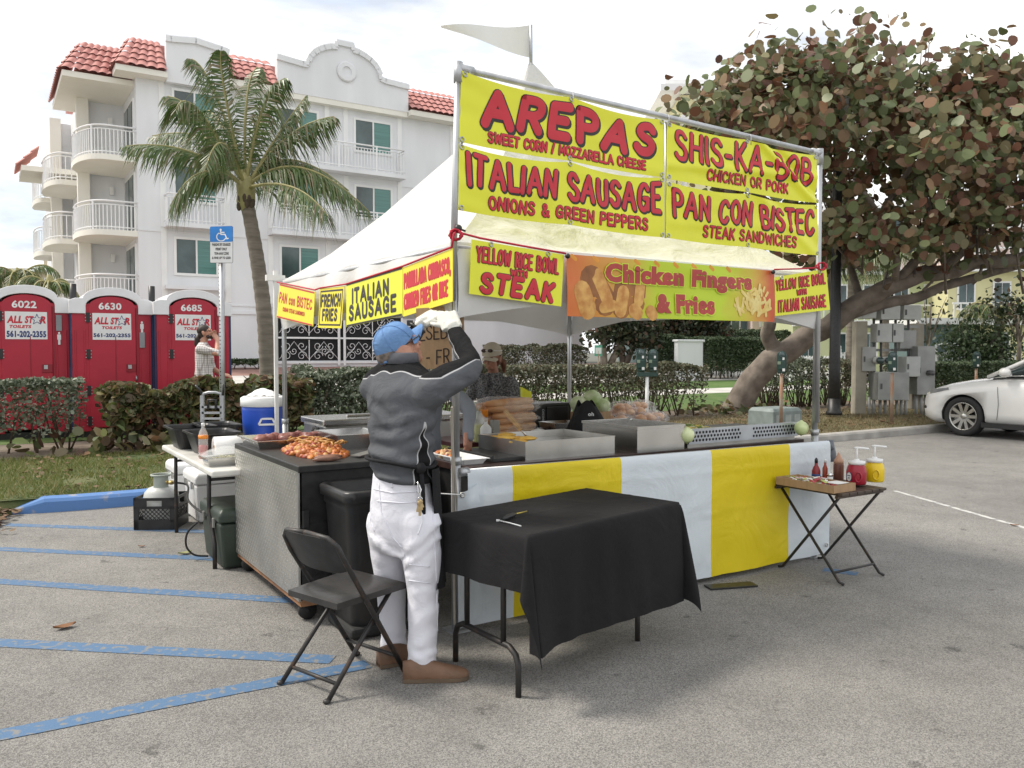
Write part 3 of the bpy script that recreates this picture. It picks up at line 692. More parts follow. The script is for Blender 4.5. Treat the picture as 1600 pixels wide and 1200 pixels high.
# windows
def win(a0, a1, z0, z1):
    f = MB()
    for (x0, x1, y0, y1) in ((a0 - .06, a0 + .03, z0 - .06, z1 + .06), (a1 - .03, a1 + .06, z0 - .06, z1 + .06), (a0 + .03, a1 - .03, z0 - .06, z0 + .03), (a0 + .03, a1 - .03, z1 - .03, z1 + .06), ((a0 + a1) / 2 - .03, (a0 + a1) / 2 + .03, z0 + .03, z1 - .03)):
        bbox(f, x0, x1, -.055, .02, y0, y1)
    bbox(f, a0 - .5, a0 - .3, -.04, -.002, z0 - 1.0, z1 + .35); bbox(f, a1 + .3, a1 + .5, -.04, -.002, z0 - 1.0, z1 + .35)
    o = f.build('window', M['trim'], ap)
    q = MB(); bbox(q, a0 + .03, (a0 + a1) / 2 - .03, -.012, .0, z0 + .03, z1 - .03, 0); bbox(q, (a0 + a1) / 2 + .03, a1 - .03, -.02, .0, z0 + .03, z1 - .03, 1)
    q.build('pane', [M['window_dark'], M['window']], o)
for fz in (8.82, 6.1, 3.42):
    win(1.25, 2.72, fz + 1.02, fz + 2.32)
    win(5.15, 6.68, fz + 1.02, fz + 2.30); win(8.27, 9.87, fz + 1.02, fz + 2.30)
    win(13.2, 14.8, fz + 1.02, fz + 2.30); win(16.3, 17.9, fz + 1.02, fz + 2.30)
# balconies
def railing(path, z, parent, step=.125, h=1.02):
    mb = MB(); path = [V(p) for p in path]
    for zz, r in ((z + h, .035), (z + h - .13, .02), (z + .10, .025)):
        mb.tube([p + Z3 * zz for p in path], r, 5)
    acc = 0; nxt = 0
    for p, q in zip(path[:-1], path[1:]):
        L = (q - p).length
        while nxt <= acc + L:
            x = p.lerp(q, (nxt - acc) / L); big = int(round(nxt / step)) % 12 == 0
            mb.bar(x + Z3 * (z), x + Z3 * (z + h - (0 if big else .13)), .06 if big else .026, .06 if big else .026); nxt += step
        acc += L
    return mb.build('railing', M['rail'], parent)
def balcony(poly, z, th=.2, m='cream'):
    mb = MB(); n = len(poly)
    lo = [BT(a, b, z - th) for a, b in poly]; hi = [BT(a, b, z) for a, b in poly]
    mb.add(lo + hi, [tuple(range(n))[::-1], tuple(range(n, 2 * n))] + [(i, (i + 1) % n, n + (i + 1) % n, n + i) for i in range(n)])
    return mb.build('balcony', M[m], ap)
def roundpoly(a0, b0, w, p, dir_=-1):
    pts = [(a0, b0), (a0 - p * .5, b0)]
    for i in range(1, 12):
        t = PI / 2 * i / 12; pts.append((a0 - p * .5 - p * .5 * math.sin(t) ** .9, b0 + w * .62 * (1 - math.cos(t))))
    pts += [(a0 - p, b0 + w * .75), (a0 - p * .88, b0 + w * .95), (a0, b0 + w)]
    return pts
for fz in (8.55, 5.9, 3.3):
    for (a0, b0, w_, p_) in ((0.0, .05, 3.2, 1.9), (-1.45, 3.6, 3.4, 1.25), (-2.1, 8.3, 2.6, .75)):
        if a0 < -1 and fz > 8: fz_ = fz - .4
        else: fz_ = fz
        pl = roundpoly(a0, b0, w_, p_); o = balcony(pl, fz_)
        ins = [(a + .05, b + .06) for a, b in pl]; railing([BT(a, b) for a, b in ins[:-1]], fz_, o, .13 if a0 == 0 else .2)
for fz in (8.95, 6.25):
    for a0, a1 in ((.85, 2.95), (4.65, 10.3), (12.6, 18.3)):
        pl = [(a0, -.62), (a1, -.62), (a1, 0), (a0, 0)]; o = balcony(pl, fz, .16, 'stucco')
        railing([BT(a0 + .05, 0), BT(a0 + .05, -.56), BT(a1 - .05, -.56), BT(a1 - .05, 0)], fz, o, .135)
o = balcony([(.85, -.3), (2.95, -.3), (2.95, 0), (.85, 0)], 4.0, .14, 'stucco')
# sliding doors and lamps on the balcony side
for fz in (8.55, 5.9, 3.3):
    d = MB(); bbox(d, -.05, .0, .45, 2.6, fz, fz + 2.2)
    o = d.build('door', M['trim'], ap); q = MB(); bbox(q, -.08, -.055, .6, 1.45, fz + .1, fz + 2.1); bbox(q, -.08, -.055, 1.6, 2.5, fz + .1, fz + 2.1); q.build('pane', M['window_dark'], o)
    l = MB(); bbox(l, -.55, -.4, 3.15, 3.29, fz + 1.75, fz + 2.05); l.build('wall_lamp', M['trim'], ap)
# carport gate under the building
gt = thing('gate', 'white wrought iron gate with curled scrolls under the apartment building', 'gate', BT(7.2, -.1, .85), ANG_U)
def GB(a, z, o=-.12): return BT(a, o, z)
vd = MB(); A0, A1, ZB, ZT = 4.9, 10.3, 1.12, 3.35
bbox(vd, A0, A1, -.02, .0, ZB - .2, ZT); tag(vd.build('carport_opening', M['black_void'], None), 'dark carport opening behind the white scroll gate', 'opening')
fr = MB()
for a in (A0, (A0 + A1) / 2 - .12, (A0 + A1) / 2 + .12, A1): fr.bar(GB(a, ZB - .12), GB(a, ZT), .09, .07)
for z in (ZB, (ZB + ZT) / 2 - .12, ZT - .1):
    fr.bar(GB(A0, z, -.105), GB(A1, z, -.105), .05, .07)
fr.build('gate_frame', M['rail'], gt)
sc_ = MB()
def spiral(c, r, s, sy, rot=0):
    pts = []
    for i in range(30):
        t = i / 29; a = t * 2.6 * PI; rr = r * (1 - t * .85)
        pts.append(GB(c[0] + s * (rr * math.cos(a) + r * .15), c[1] + sy * rr * math.sin(a), -.125))
    return pts
for k in range(2):
    x0 = A0 + .1 + k * 2.72; wd_ = 2.45
    for (z0, z1) in ((ZB + .05, ZB + .92), (ZB + 1.08, ZB + 1.95)):
        for sx in (0, 1):
            cx = x0 + wd_ * (.25 + .5 * sx); s = 1 if sx else -1
            for (ox, oz, r) in ((-.28, .22, .2), (.28, .22, .2), (-.28, .62, .2), (.28, .62, .2), (0, .42, .15)):
                sc_.tube(spiral((cx + ox, z0 + oz), r, s if ox <= 0 else -s, 1 if oz < .4 else -1), .013, 4)
            sc_.tube([GB(cx - .6, z0 + .1), GB(cx - .3, z0 + .42), GB(cx, z0 + .8), GB(cx + .3, z0 + .42), GB(cx + .6, z0 + .1)], .013, 4)
        sc_.bar(GB(x0 + wd_ / 2, z0), GB(x0 + wd_ / 2, z1), .03, .03)
sc_.build('scrollwork', M['rail'], gt)

# ------------------------------------------------------------------ bushes in front of it and the dark trees by its end
def bush(label, px, py0, py1, Y, w, dp, m, n, size, name='bush', group=None, cat='bush'):
    e, d = ed(P(px, py1, Y)); c = KT(e, d); h = P(px, py0, Y).z - c.z
    return hedge(label, e - w / 2, e + w / 2, d - dp / 2, d + dp / 2, h, m, n, size, ragged=.12, stems=8, low=.15, name=name, cat=cat)
bush('small rounded brown bush against the white wall above the woman', 788, 541, 577, 32, 1.5, .8, LEAF['brownish'], 2600, .10)
bush('wide clipped brown hedge against the white wall left of the dark trees', 868, 540, 574, 33, 2.6, .9, LEAF['brownish'], 5200, .09, 'hedge', cat='hedge')
bush('low green grass plants along the wall behind the palm trunk', 375, 562, 580, 31, 2.2, .6, LEAF['clip'], 1500, .12, 'plant', cat='plant')
hedge('clipped green hedge left of the white gap beyond the parking meters', EP(1021, 15), EP(1066, 15), 14.6, 15.6, 1.62, LEAF['clip'], 9000, .085, ragged=.05, stems=12, low=.1)
hedge('clipped green hedge right of the white gap beyond the parking meters', EP(1082, 14), EP(1185, 14), 13.2, 14.6, 1.58, LEAF['clip'], 15000, .085, ragged=.05, stems=20, low=.1)
hedge('tall clipped hedge row behind the leaning sea grape trunk', EP(1105, 18), EP(1290, 18), 17.5, 18.8, 1.85, LEAF['clip'], 17000, .10, ragged=.05, stems=12, low=.1)
wg = MB(); wp = P(1076, 565, 31); wg.box((wp.x, wp.y, wp.z + .02), (1.3, .2, 1.45), rz=ANG_U); 
wg.box((wp.x, wp.y, wp.z + .78), (1.4, .3, .08), rz=ANG_U); tag(wg.build('garden_wall', M['stucco'], None, .02), 'white garden wall showing between two clipped hedges', 'wall')
def tree(label, px, pybase, Y, ells_, m, n, size, r=.16, name='tree', group=None, k=7, aspect=.7, up=.2, clump=10, spread=.3):
    e, d = ed(P(px, pybase, Y)); base = KT(e, d); t = thing(name, label, 'tree', base, 0, group)
    b = MB(); pts = []
    for (ex, ey, dY, rx, ry, rz) in ells_:
        c = P(ex, ey, Y + dY); mid = base.lerp(c, .5) + V((random.uniform(-.2, .2), 0, .2)); b.tube([base, mid, c], [r, r * .7, r * .25], 8)
        for i in range(6):
            q = c + V((random.uniform(-1, 1) * rx, random.uniform(-1, 1) * ry, random.uniform(-.8, .9) * rz)) * .8; b.tube([mid, mid.lerp(q, .6) + V((0, 0, .1)), q], [r * .45, r * .25, r * .08], 5)
        for i in range(int(n / len(ells_) / clump)):
            dv = V((random.gauss(0, 1), random.gauss(0, 1), random.gauss(0, 1))).normalized(); kk = random.random() ** .4 * (1 + .25 * mnoise.noise(dv * 2 + c))
            q = c + V((dv.x * rx, dv.y * ry, dv.z * rz)) * kk
            for j in range(clump): pts.append(q + V((random.gauss(0, spread), random.gauss(0, spread), random.gauss(0, spread * .8))))
    b.build('trunk', M['bark'], t); leaf_mesh('crown', np.array(pts), size, m, t, k, aspect, up=up)
    return t
tree('dark shady tree beside the white building end under the tent roof', 945, 570, 31, [(950, 500, 0, 1.1, 1.2, 1.1), (990, 515, .5, .9, 1, .8)], LEAF['dark'], 3000, .17)
tree('dark reddish tree in front of the grey ground floor wall', 1075, 570, 35, [(1075, 520, 0, 1.6, 1.2, 1.0), (1040, 500, .3, 1.0, 1, .9), (1105, 500, .3, .9, 1, .9)], LEAF['dark'], 3600, .18)
tree('tall dark tree behind the tent between white building and grey house', 975, 545, 38, [(965, 440, 0, 2.4, 2, 2.4), (1010, 480, 0, 1.8, 2, 1.6)], LEAF['dark'], 5200, .2)
tree('thin bare branched tree in front of the pale yellow house', 1450, 590, 28, [(1455, 490, 0, .9, .8, .9)], LEAF['dark'], 160, .12, r=.07)
tree('bushy dark shrub tree beside the grey gatehouse right of the meters', 1535, 590, 30, [(1530, 540, 0, 1.3, 1, .8)], LEAF['clip'], 3000, .13)
tree('leaning bare tree at the right edge in front of the yellow house', 1590, 590, 28, [(1585, 480, 0, .8, .8, .6)], LEAF['dark'], 500, .14, r=.09)

# ------------------------------------------------------------------ buildings behind the right half
M['yellow_wall'] = mat('pale_yellow_wall', (.66, .62, .36), .85, var=.05, vs=.5, det=8)
M['green_wall'] = mat('pale_green_wall', (.56, .60, .36), .85, var=.05, vs=.5, det=8)
M['pink_wall'] = mat('pale_pink_wall', (.68, .55, .50), .85, var=.05, vs=.5, det=8)
M['teal_wall'] = mat('grey_teal_wall', (.12, .17, .175), .85, var=.08, vs=.6, det=8)
M['beige_wall'] = mat('beige_wall', (.58, .50, .36), .85, var=.05, vs=.5, det=8)
def block(name, label, px0, px1, pytop, Y, dep, m, floors, wn, wz=(.28, .78), bands=True, roofm=None, base=None, zb=.6, rot=None, wm=None, roofh=.0):
    p0, p1 = P(px0, pytop, Y), P(px1, pytop, Y); W = (p1 - p0).length; zt = p0.z
    t = thing(name, label, 'building', (p0.x, p0.y, zb), 0)
    w = MB(); w.box(((p0.x + p1.x) / 2, Y + dep / 2, (zb + zt) / 2), (W, dep, zt - zb)); w.build('wall', m, t)
    fh = (zt - zb) / floors
    if bands:
        b = MB()
        for i in range(1, floors): b.box(((p0.x + p1.x) / 2, Y - .28, zb + i * fh), (W + .1, .6, .26)); b.box(((p0.x + p1.x) / 2, Y - .52, zb + i * fh + .85), (W + .1, .06, .08))
        for i in range(1, floors):
            x = p0.x
            while x < p1.x: b.box((x, Y - .52, zb + i * fh + .47), (.05, .05, .72)); x += .32
        b.build('balcony', M['trim'], t)
    for i in range(floors):
        for j in range(wn):
            x = p0.x + W * (j + .5) / wn; ww = W / wn * .42; z0, z1 = zb + fh * (i + wz[0]), zb + fh * (i + wz[1])
            f = MB(); f.box((x, Y - .03, (z0 + z1) / 2), (ww + .16, .05, z1 - z0 + .16)); o = f.build('window', M['trim'], t)
            q = MB(); q.box((x - ww * .26, Y - .065, (z0 + z1) / 2), (ww * .46, .02, z1 - z0)); q.box((x + ww * .26, Y - .065, (z0 + z1) / 2), (ww * .46, .02, z1 - z0)); q.build('pane', wm or M['window_dark'], o)
    r = MB(); r.box(((p0.x + p1.x) / 2, Y + dep / 2, zt + .12), (W + .9, dep + .9, .24))
    if roofh:
        x0, x1, y0, y1, zr = p0.x - .4, p1.x + .4, Y - .4, Y + dep + .4, zt + .25; ym = (y0 + y1) / 2; ins = min(W, dep) * .4
        r.add([(x0, y0, zr), (x1, y0, zr), (x1, y1, zr), (x0, y1, zr), (x0 + ins, ym, zr + roofh), (x1 - ins, ym, zr + roofh)], [(0, 1, 5, 4), (1, 2, 5), (2, 3, 4, 5), (3, 0, 4)], 1)
    r.build('roof', [M['trim'], roofm or M['tile']], t)
    return t
block('pink_house', 'pale pink house with white balcony bands behind the sea grape tree', 1278, 1420, 330, 44, 8, M['pink_wall'], 4, 3, wm=M['window_dark'])
block('yellow_house', 'long pale yellow house with white balcony bands behind the bare trees', 1240, 1480, 430, 40, 6, M['green_wall'], 2, 5)
block('yellow_house', 'pale yellow house wing at the right edge above the white car', 1482, 1760, 425, 38, 8, M['yellow_wall'], 2, 5)
block('pink_house', 'tall pink apartment wing rising behind the sea grape crown at right', 1500, 1760, 300, 52, 8, M['pink_wall'], 5, 4)
block('grey_house', 'grey teal ground floor building behind the clipped hedges', 995, 1172, 480, 46, 8, M['teal_wall'], 2, 3, bands=False)
block('pink_house', 'pink wall with white louvred windows between hedge and sea grape fork', 1176, 1262, 470, 45, 8, M['pink_wall'], 2, 2, bands=False, wm=M['trim'])
block('gatehouse', 'small grey teal gatehouse right of the utility cabinets', 1442, 1518, 507, 33, 3, M['teal_wall'], 1, 1, bands=False, wz=(.1, .6))
block('beige_house', 'beige house with flat roof behind the left palms', -60, 112, 425, 60, 8, M['beige_wall'], 3, 3, bands=False)
block('beige_house', 'small tan roofed house left of the curved balconies', 68, 125, 400, 70, 8, M['beige_wall'], 3, 1, bands=False)
# cream tower with the arched loggia
tw = thing('tower_building', 'tall cream building with an arched loggia and wide eaves behind the sign frame', 'building', P(1090, 560, 50), 0)
Yt = 50
def TP(px, py, dy=0): q = P(px, py, Yt); return V((q.x, q.y + dy, q.z))
b = MB(); a0, a1 = TP(1062, 200).x, TP(1160, 200).x; zt = TP(1100, 150).z
b.box(((a0 + a1) / 2, Yt + 4, zt / 2 + .2), (a1 - a0, 7, zt - .4)); 
arch = [(a0, TP(0, 186).z), (a0, zt), (a1, zt), (a1, TP(0, 186).z)]
ri = TP(1150, 186).x; le = TP(1072, 186).x; cxa = (ri + le) / 2; ra = (ri - le) / 2; za = TP(0, 186).z
for i in range(13):
    t = PI * i / 12; arch.append((cxa + ra * math.cos(t), za + .55 * ra * math.sin(t)))
n = len(arch); vs = [(x, Yt - .2, z) for x, z in arch] + [(x, Yt + .4, z) for x, z in arch]
b.add(vs, [tuple(range(n)), tuple(range(n, 2 * n))[::-1]] + [((i + 1) % n, i, n + i, n + (i + 1) % n) for i in range(n)])
b.box((TP(1040, 200).x, Yt + 3, TP(0, 190).z / 2), (TP(1062, 0).x - TP(1022, 0).x, 5, TP(0, 190).z)); b.build('wall', mat('cream_yellow_wall', (.70, .66, .40), .85, var=.04), tw)
r = MB(); r.box(((a0 + a1) / 2, Yt + 3.6, zt + .25), (a1 - a0 + 2.6, 9, .4)); r.box(((a0 + a1) / 2, Yt + 3.6, zt + .65), (a1 - a0 + 1.9, 8, .4)); r.box((TP(1040, 0).x, Yt + 3, TP(0, 188).z), (2.4, 6.4, .3)); r.build('roof', M['trim'], tw)
cl_ = MB(); cl_.lathe([(.16, 0), (.16, 6), (.24, 6.1), (.24, 6.3)], (TP(1064, 0).x + .2, Yt - .4, TP(0, 186).z - 6.2), 14); cl_.build('column', M['trim'], tw)

# white picket fences
def fence(label, px0, px1, py0, py1, Y, step=.115):
    p0, p1 = P(px0, py1, Y), P(px1, py1, Y); h = P(px0, py0, Y).z - p0.z
    t = thing('picket_fence', label, 'fence', p0, 0); b = MB(); x = p0.x
    while x < p1.x:
        b.box((x, Y, p0.z + h * .48), (.045, .03, h * .95)); x += step
    b.build('picket', M['rail'], t); b.v and None
    c = MB()
    for k in (.15, .88): c.box(((p0.x + p1.x) / 2, Y + .03, p0.z + h * k), (p1.x - p0.x, .03, .08))
    c.build('rail', M['rail'], t)
    x = p0.x; d = MB()
    while x <= p1.x + .1: d.box((x, Y, p0.z + h * .52), (.13, .13, h * 1.08)); d.ell((x, Y, p0.z + h * 1.1), .09, 0, 8, 6); x += 1.9
    d.build('post', M['rail'], t)
fence('white picket fence behind the right tent post', 1236, 1308, 554, 596, 31)
fence('white picket gate between street lamp and utility cabinets', 1310, 1338, 548, 600, 30, .1)
fence('white picket fence tops behind the clipped hedge by the white car', 1455, 1590, 549, 580, 31)
# ------------------------------------------------------------------ lettering
def _sm(pts, n=4):
    o = []; k = len(pts)
    for i in range(k - 1):
        p0, p1, p2, p3 = pts[max(i - 1, 0)], pts[i], pts[i + 1], pts[min(i + 2, k - 1)]
        for j in range(n):
            t = j / n
            o.append(tuple(.5 * (2 * p1[c] + (p2[c] - p0[c]) * t + (2 * p0[c] - 5 * p1[c] + 4 * p2[c] - p3[c]) * t * t + (3 * p1[c] - p0[c] - 3 * p2[c] + p3[c]) * t ** 3) for c in (0, 1)))
    return o + [pts[-1]]
_O = [(.33 + .33 * math.cos(PI / 2 + 2 * PI * i / 16), .5 + .5 * math.sin(PI / 2 + 2 * PI * i / 16)) for i in range(17)]
_C = _sm([(.62, .80), (.46, .97), (.22, .96), (.04, .72), (.02, .32), (.18, .05), (.44, .02), (.63, .20)])
_P = _sm([(0, 1), (.36, 1), (.56, .86), (.55, .60), (.36, .46), (0, .46)])
FONT = {
 'A': (.78, [[(0, 0), (.39, 1), (.78, 0)], [(.15, .34), (.63, .34)]]),
 'B': (.62, [[(0, 0), (0, 1)], _sm([(0, 1), (.32, 1), (.52, .88), (.5, .64), (.32, .53), (0, .53)]), _sm([(.3, .53), (.56, .42), (.6, .16), (.36, 0), (0, 0)])]),
 'C': (.62, [_C]), 'D': (.62, [[(0, 0), (0, 1)], _sm([(0, 1), (.3, .98), (.58, .76), (.62, .48), (.56, .2), (.3, .02), (0, 0)])]),
 'E': (.54, [[(.54, 1), (0, 1), (0, 0), (.54, 0)], [(0, .52), (.45, .52)]]), 'F': (.52, [[(.52, 1), (0, 1), (0, 0)], [(0, .52), (.44, .52)]]),
 'G': (.68, [_C[:-1] + [(.64, .16)], [(.38, .44), (.65, .44), (.65, .06)]]), 'H': (.6, [[(0, 0), (0, 1)], [(.6, 0), (.6, 1)], [(0, .5), (.6, .5)]]),
 'I': (.0, [[(0, 0), (0, 1)]]), 'J': (.4, [_sm([(.4, 1), (.4, .25), (.25, .02), (.02, .15)])]), 'K': (.56, [[(0, 0), (0, 1)], [(.54, 1), (0, .42)], [(.17, .58), (.56, 0)]]),
 'L': (.48, [[(0, 1), (0, 0), (.48, 0)]]), 'M': (.8, [[(0, 0), (.06, 1), (.4, .28), (.74, 1), (.8, 0)]]), 'N': (.62, [[(0, 0), (0, 1), (.62, 0), (.62, 1)]]),
 'O': (.66, [_O]), 'P': (.56, [[(0, 0), (0, 1)], _P]), 'R': (.58, [[(0, 0), (0, 1)], _P, [(.28, .46), (.58, 0)]]),
 'S': (.58, [_sm([(.56, .83), (.40, .98), (.14, .95), (.05, .74), (.20, .57), (.42, .46), (.57, .26), (.46, .04), (.18, .01), (.0, .16)])]),
 'T': (.64, [[(0, 1), (.64, 1)], [(.32, 1), (.32, 0)]]), 'U': (.6, [_sm([(0, 1), (0, .3), (.1, .05), (.3, -.01), (.5, .05), (.6, .3), (.6, 1)])]), 'V': (.66, [[(0, 1), (.33, 0), (.66, 1)]]),
 'W': (.92, [[(0, 1), (.2, 0), (.46, .8), (.72, 0), (.92, 1)]]), 'Y': (.62, [[(0, 1), (.31, .5), (.62, 1)], [(.31, .5), (.31, 0)]]), 'Z': (.58, [[(.02, 1), (.58, 1), (0, 0), (.6, 0)]]),
 '/': (.34, [[(0, -.05), (.34, 1.05)]]), '-': (.3, [[(0, .46), (.3, .46)]]), ',': (.05, [[(.06, .05), (0, -.2)]]), '.': (0, [[(0, 0), (.01, .01)]]),
 '&': (.66, [_sm([(.66, .0), (.14, .70), (.17, .95), (.36, .97), (.42, .76), (.10, .42), (.04, .16), (.24, 0), (.48, .1), (.64, .42)])]),
 'c': (.44, [_sm([(.44, .50), (.28, .62), (.06, .48), (.03, .2), (.22, .01), (.45, .1)])]), 'o': (.46, [[(.23 + .23 * math.cos(2 * PI * i / 12), .31 + .31 * math.sin(2 * PI * i / 12)) for i in range(13)]]),
 'n': (.42, [[(0, 0), (0, .6)], _sm([(0, .42), (.2, .62), (.4, .48), (.42, 0)])]), 'f': (.3, []), ' ': (.26, []),
}
def strokes(text, x0, y0, w, h, gap=.22, wob=0.0, lean=0.0, arch=None, seed=1):
    """list of polylines filling the box x0..x0+w, baseline y0, height h; arch(u) scales letter height"""
    rnd = random.Random(seed); adv = 0; items = []
    for ch in text:
        wd_, st = FONT[ch]; items.append((adv, wd_, st)); adv += wd_ + gap
    tot = adv - gap; k = w / tot; out = []
    for (a, wd_, st) in items:
        dy = rnd.uniform(-wob, wob) * h; rot = rnd.uniform(-wob, wob) * .9
        for s in st:
            q = []
            for (x, y) in s:
                X = (x - wd_ / 2) * math.cos(rot) - (y - .5) * math.sin(rot) * h / k + wd_ / 2; Y = .5 + (y - .5) * math.cos(rot) + (x - wd_ / 2) * math.sin(rot) * k / h
                u = (a + X) / tot; sc = arch(u) if arch else 1
                q.append((x0 + (a + X) * k + lean * Y * h, y0 + Y * h * sc + dy))
            out.append(q)
    return out
def ink(mb, lines, r, surf, asp, lift, m=0, dome=.0012, dx=0, dy=0):
    """raised rounded strokes; coordinates in 0..1 of the sheet, r in metres; asp=(W,H) metres; surf(x,y,lift)"""
    W, H = asp
    for s in lines:
        p = np.array([(x * W + dx, y * H + dy) for x, y in s])
        # resample long straight pieces so they follow a wavy sheet
        q = [p[0]]
        for a, b in zip(p[:-1], p[1:]):
            n = max(1, int(np.linalg.norm(b - a) / .05)); q += [a + (b - a) * (i + 1) / n for i in range(n)]
        p = np.array(q); k = len(p); closed = np.linalg.norm(p[0] - p[-1]) < 1e-6
        vs = []; fs = []
        tg = np.empty_like(p)
        for i in range(k):
            a = p[i] - p[i - 1] if i > 0 else None; b = p[i + 1] - p[i] if i < k - 1 else None
            if closed and a is None: a = p[-1] - p[-2]
            if closed and b is None: b = p[1] - p[0]
            a = a / np.linalg.norm(a) if a is not None else None; b = b / np.linalg.norm(b) if b is not None else None
            t = a if b is None else b if a is None else a + b
            tg[i] = t / max(1e-9, np.linalg.norm(t))
        def put(x, y, z): return surf(x / W, y / H, z)
        for i in range(k - 1):
            a, b = p[i], p[i + 1]; d = (b - a) / max(1e-9, np.linalg.norm(b - a)); nA = np.array((-d[1], d[0])); nB = nA
            if i > 0 and np.dot(tg[i], d) > .93: nA = np.array((-tg[i][1], tg[i][0]))
            if i < k - 2 and np.dot(tg[i + 1], d) > .93: nB = np.array((-tg[i + 1][1], tg[i + 1][0]))
            o = len(vs)
            for c, nn in ((a, nA), (b, nB)):
                for side, z in ((1, lift), (0, lift + dome), (-1, lift)): vs.append(put(c[0] + nn[0] * r * side, c[1] + nn[1] * r * side, z))
            fs += [(o, o + 1, o + 4, o + 3), (o + 1, o + 2, o + 5, o + 4)]
        for i in range(k):
            sharp = 0 < i < k - 1 and np.dot(tg[i], (p[i + 1] - p[i]) / max(1e-9, np.linalg.norm(p[i + 1] - p[i]))) < .97
            if (i in (0, k - 1) and not closed) or sharp or (closed and i == 0):
                o = len(vs); vs.append(put(p[i][0], p[i][1], lift + dome * 1.02)); n = 12
                for j in range(n): vs.append(put(p[i][0] + r * math.cos(2 * PI * j / n), p[i][1] + r * math.sin(2 * PI * j / n), lift))
                fs += [(o, o + 1 + j, o + 1 + (j + 1) % n) for j in range(n)]
        mb.add(vs, [f[::-1] for f in fs], m, True)
_txt_cache = {}
def textmesh(body, bold=0.0, shear=0.0, sp=None):
    sp = bold if sp is None else sp; key = (body, bold, shear, sp)
    if key in _txt_cache: return _txt_cache[key]
    c = bpy.data.curves.new('text', 'FONT'); c.body = body; c.offset = bold; c.shear = shear; c.resolution_u = 3; c.fill_mode = 'FRONT'; c.space_character = 1.0 + sp * 1.6
    o = bpy.data.objects.new('text', c); COL.objects.link(o); bpy.context.view_layer.update()
    me = bpy.data.meshes.new_from_object(o.evaluated_get(bpy.context.evaluated_depsgraph_get()))
    v = np.array([tuple(q.co) for q in me.vertices]); f = [tuple(p.vertices) for p in me.polygons]
    bpy.data.objects.remove(o); bpy.data.curves.remove(c); bpy.data.meshes.remove(me)
    _txt_cache[key] = (v, f); return v, f
def typeset(mb, body, x0, y0, w, h, surf, lift, m=0, bold=.02, shear=0.0, dx=0, dy=0, fit=None):
    """font text filling the box (0..1 units of the sheet)"""
    v, f = textmesh(body, bold, shear, fit); rv = textmesh(body, fit if fit is not None else bold, shear, fit)[0]
    mn, mxx = rv.min(0), rv.max(0); s = mxx - mn
    vs = [surf(x0 + (p[0] - mn[0]) / s[0] * w + dx, y0 + (p[1] - mn[1]) / s[1] * h + dy, lift) for p in v]
    return mb.add(vs, f, m)
def quadsurf(tl, tr, br_, bl, wave=None):
    tl, tr, br_, bl = V(tl), V(tr), V(br_), V(bl); n = (tr - tl).cross(tl - bl).normalized()
    def f(x, y, z=0.0):
        p = bl.lerp(br_, x).lerp(tl.lerp(tr, x), y); k = wave(x, y) if wave else (0, 0)
        return p + n * (z + k[0]) + V((0, 0, k[1]))
    return f, ((tr - tl).length + (br_ - bl).length) / 2, ((tl - bl).length + (tr - br_).length) / 2, n
INK = dict(red=mat('red_ink', (.56, .018, .035), .45, var=.05), black=mat('black_ink', (.025, .018, .016), .45, var=.1), navy=mat('navy_ink', (.02, .04, .16), .5), maroon=mat('maroon_ink', (.42, .05, .04), .45),
           lime=mat('lime_ink', (.58, .74, .04), .45), white=mat('white_ink', (.8, .8, .8), .5), brown=mat('marker_ink', (.04, .025, .018), .7), grey=mat('grey_ink', (.45, .46, .47), .5))
M['vinyl'] = mat('yellow_vinyl', (.77, .77, .03), .38, var=.03, vs=3, spec=.5)
M['board'] = mat('yellow_board', (.77, .78, .035), .42, var=.02)
M['board2'] = mat('golden_yellow_board', (.86, .74, .03), .42, var=.02)

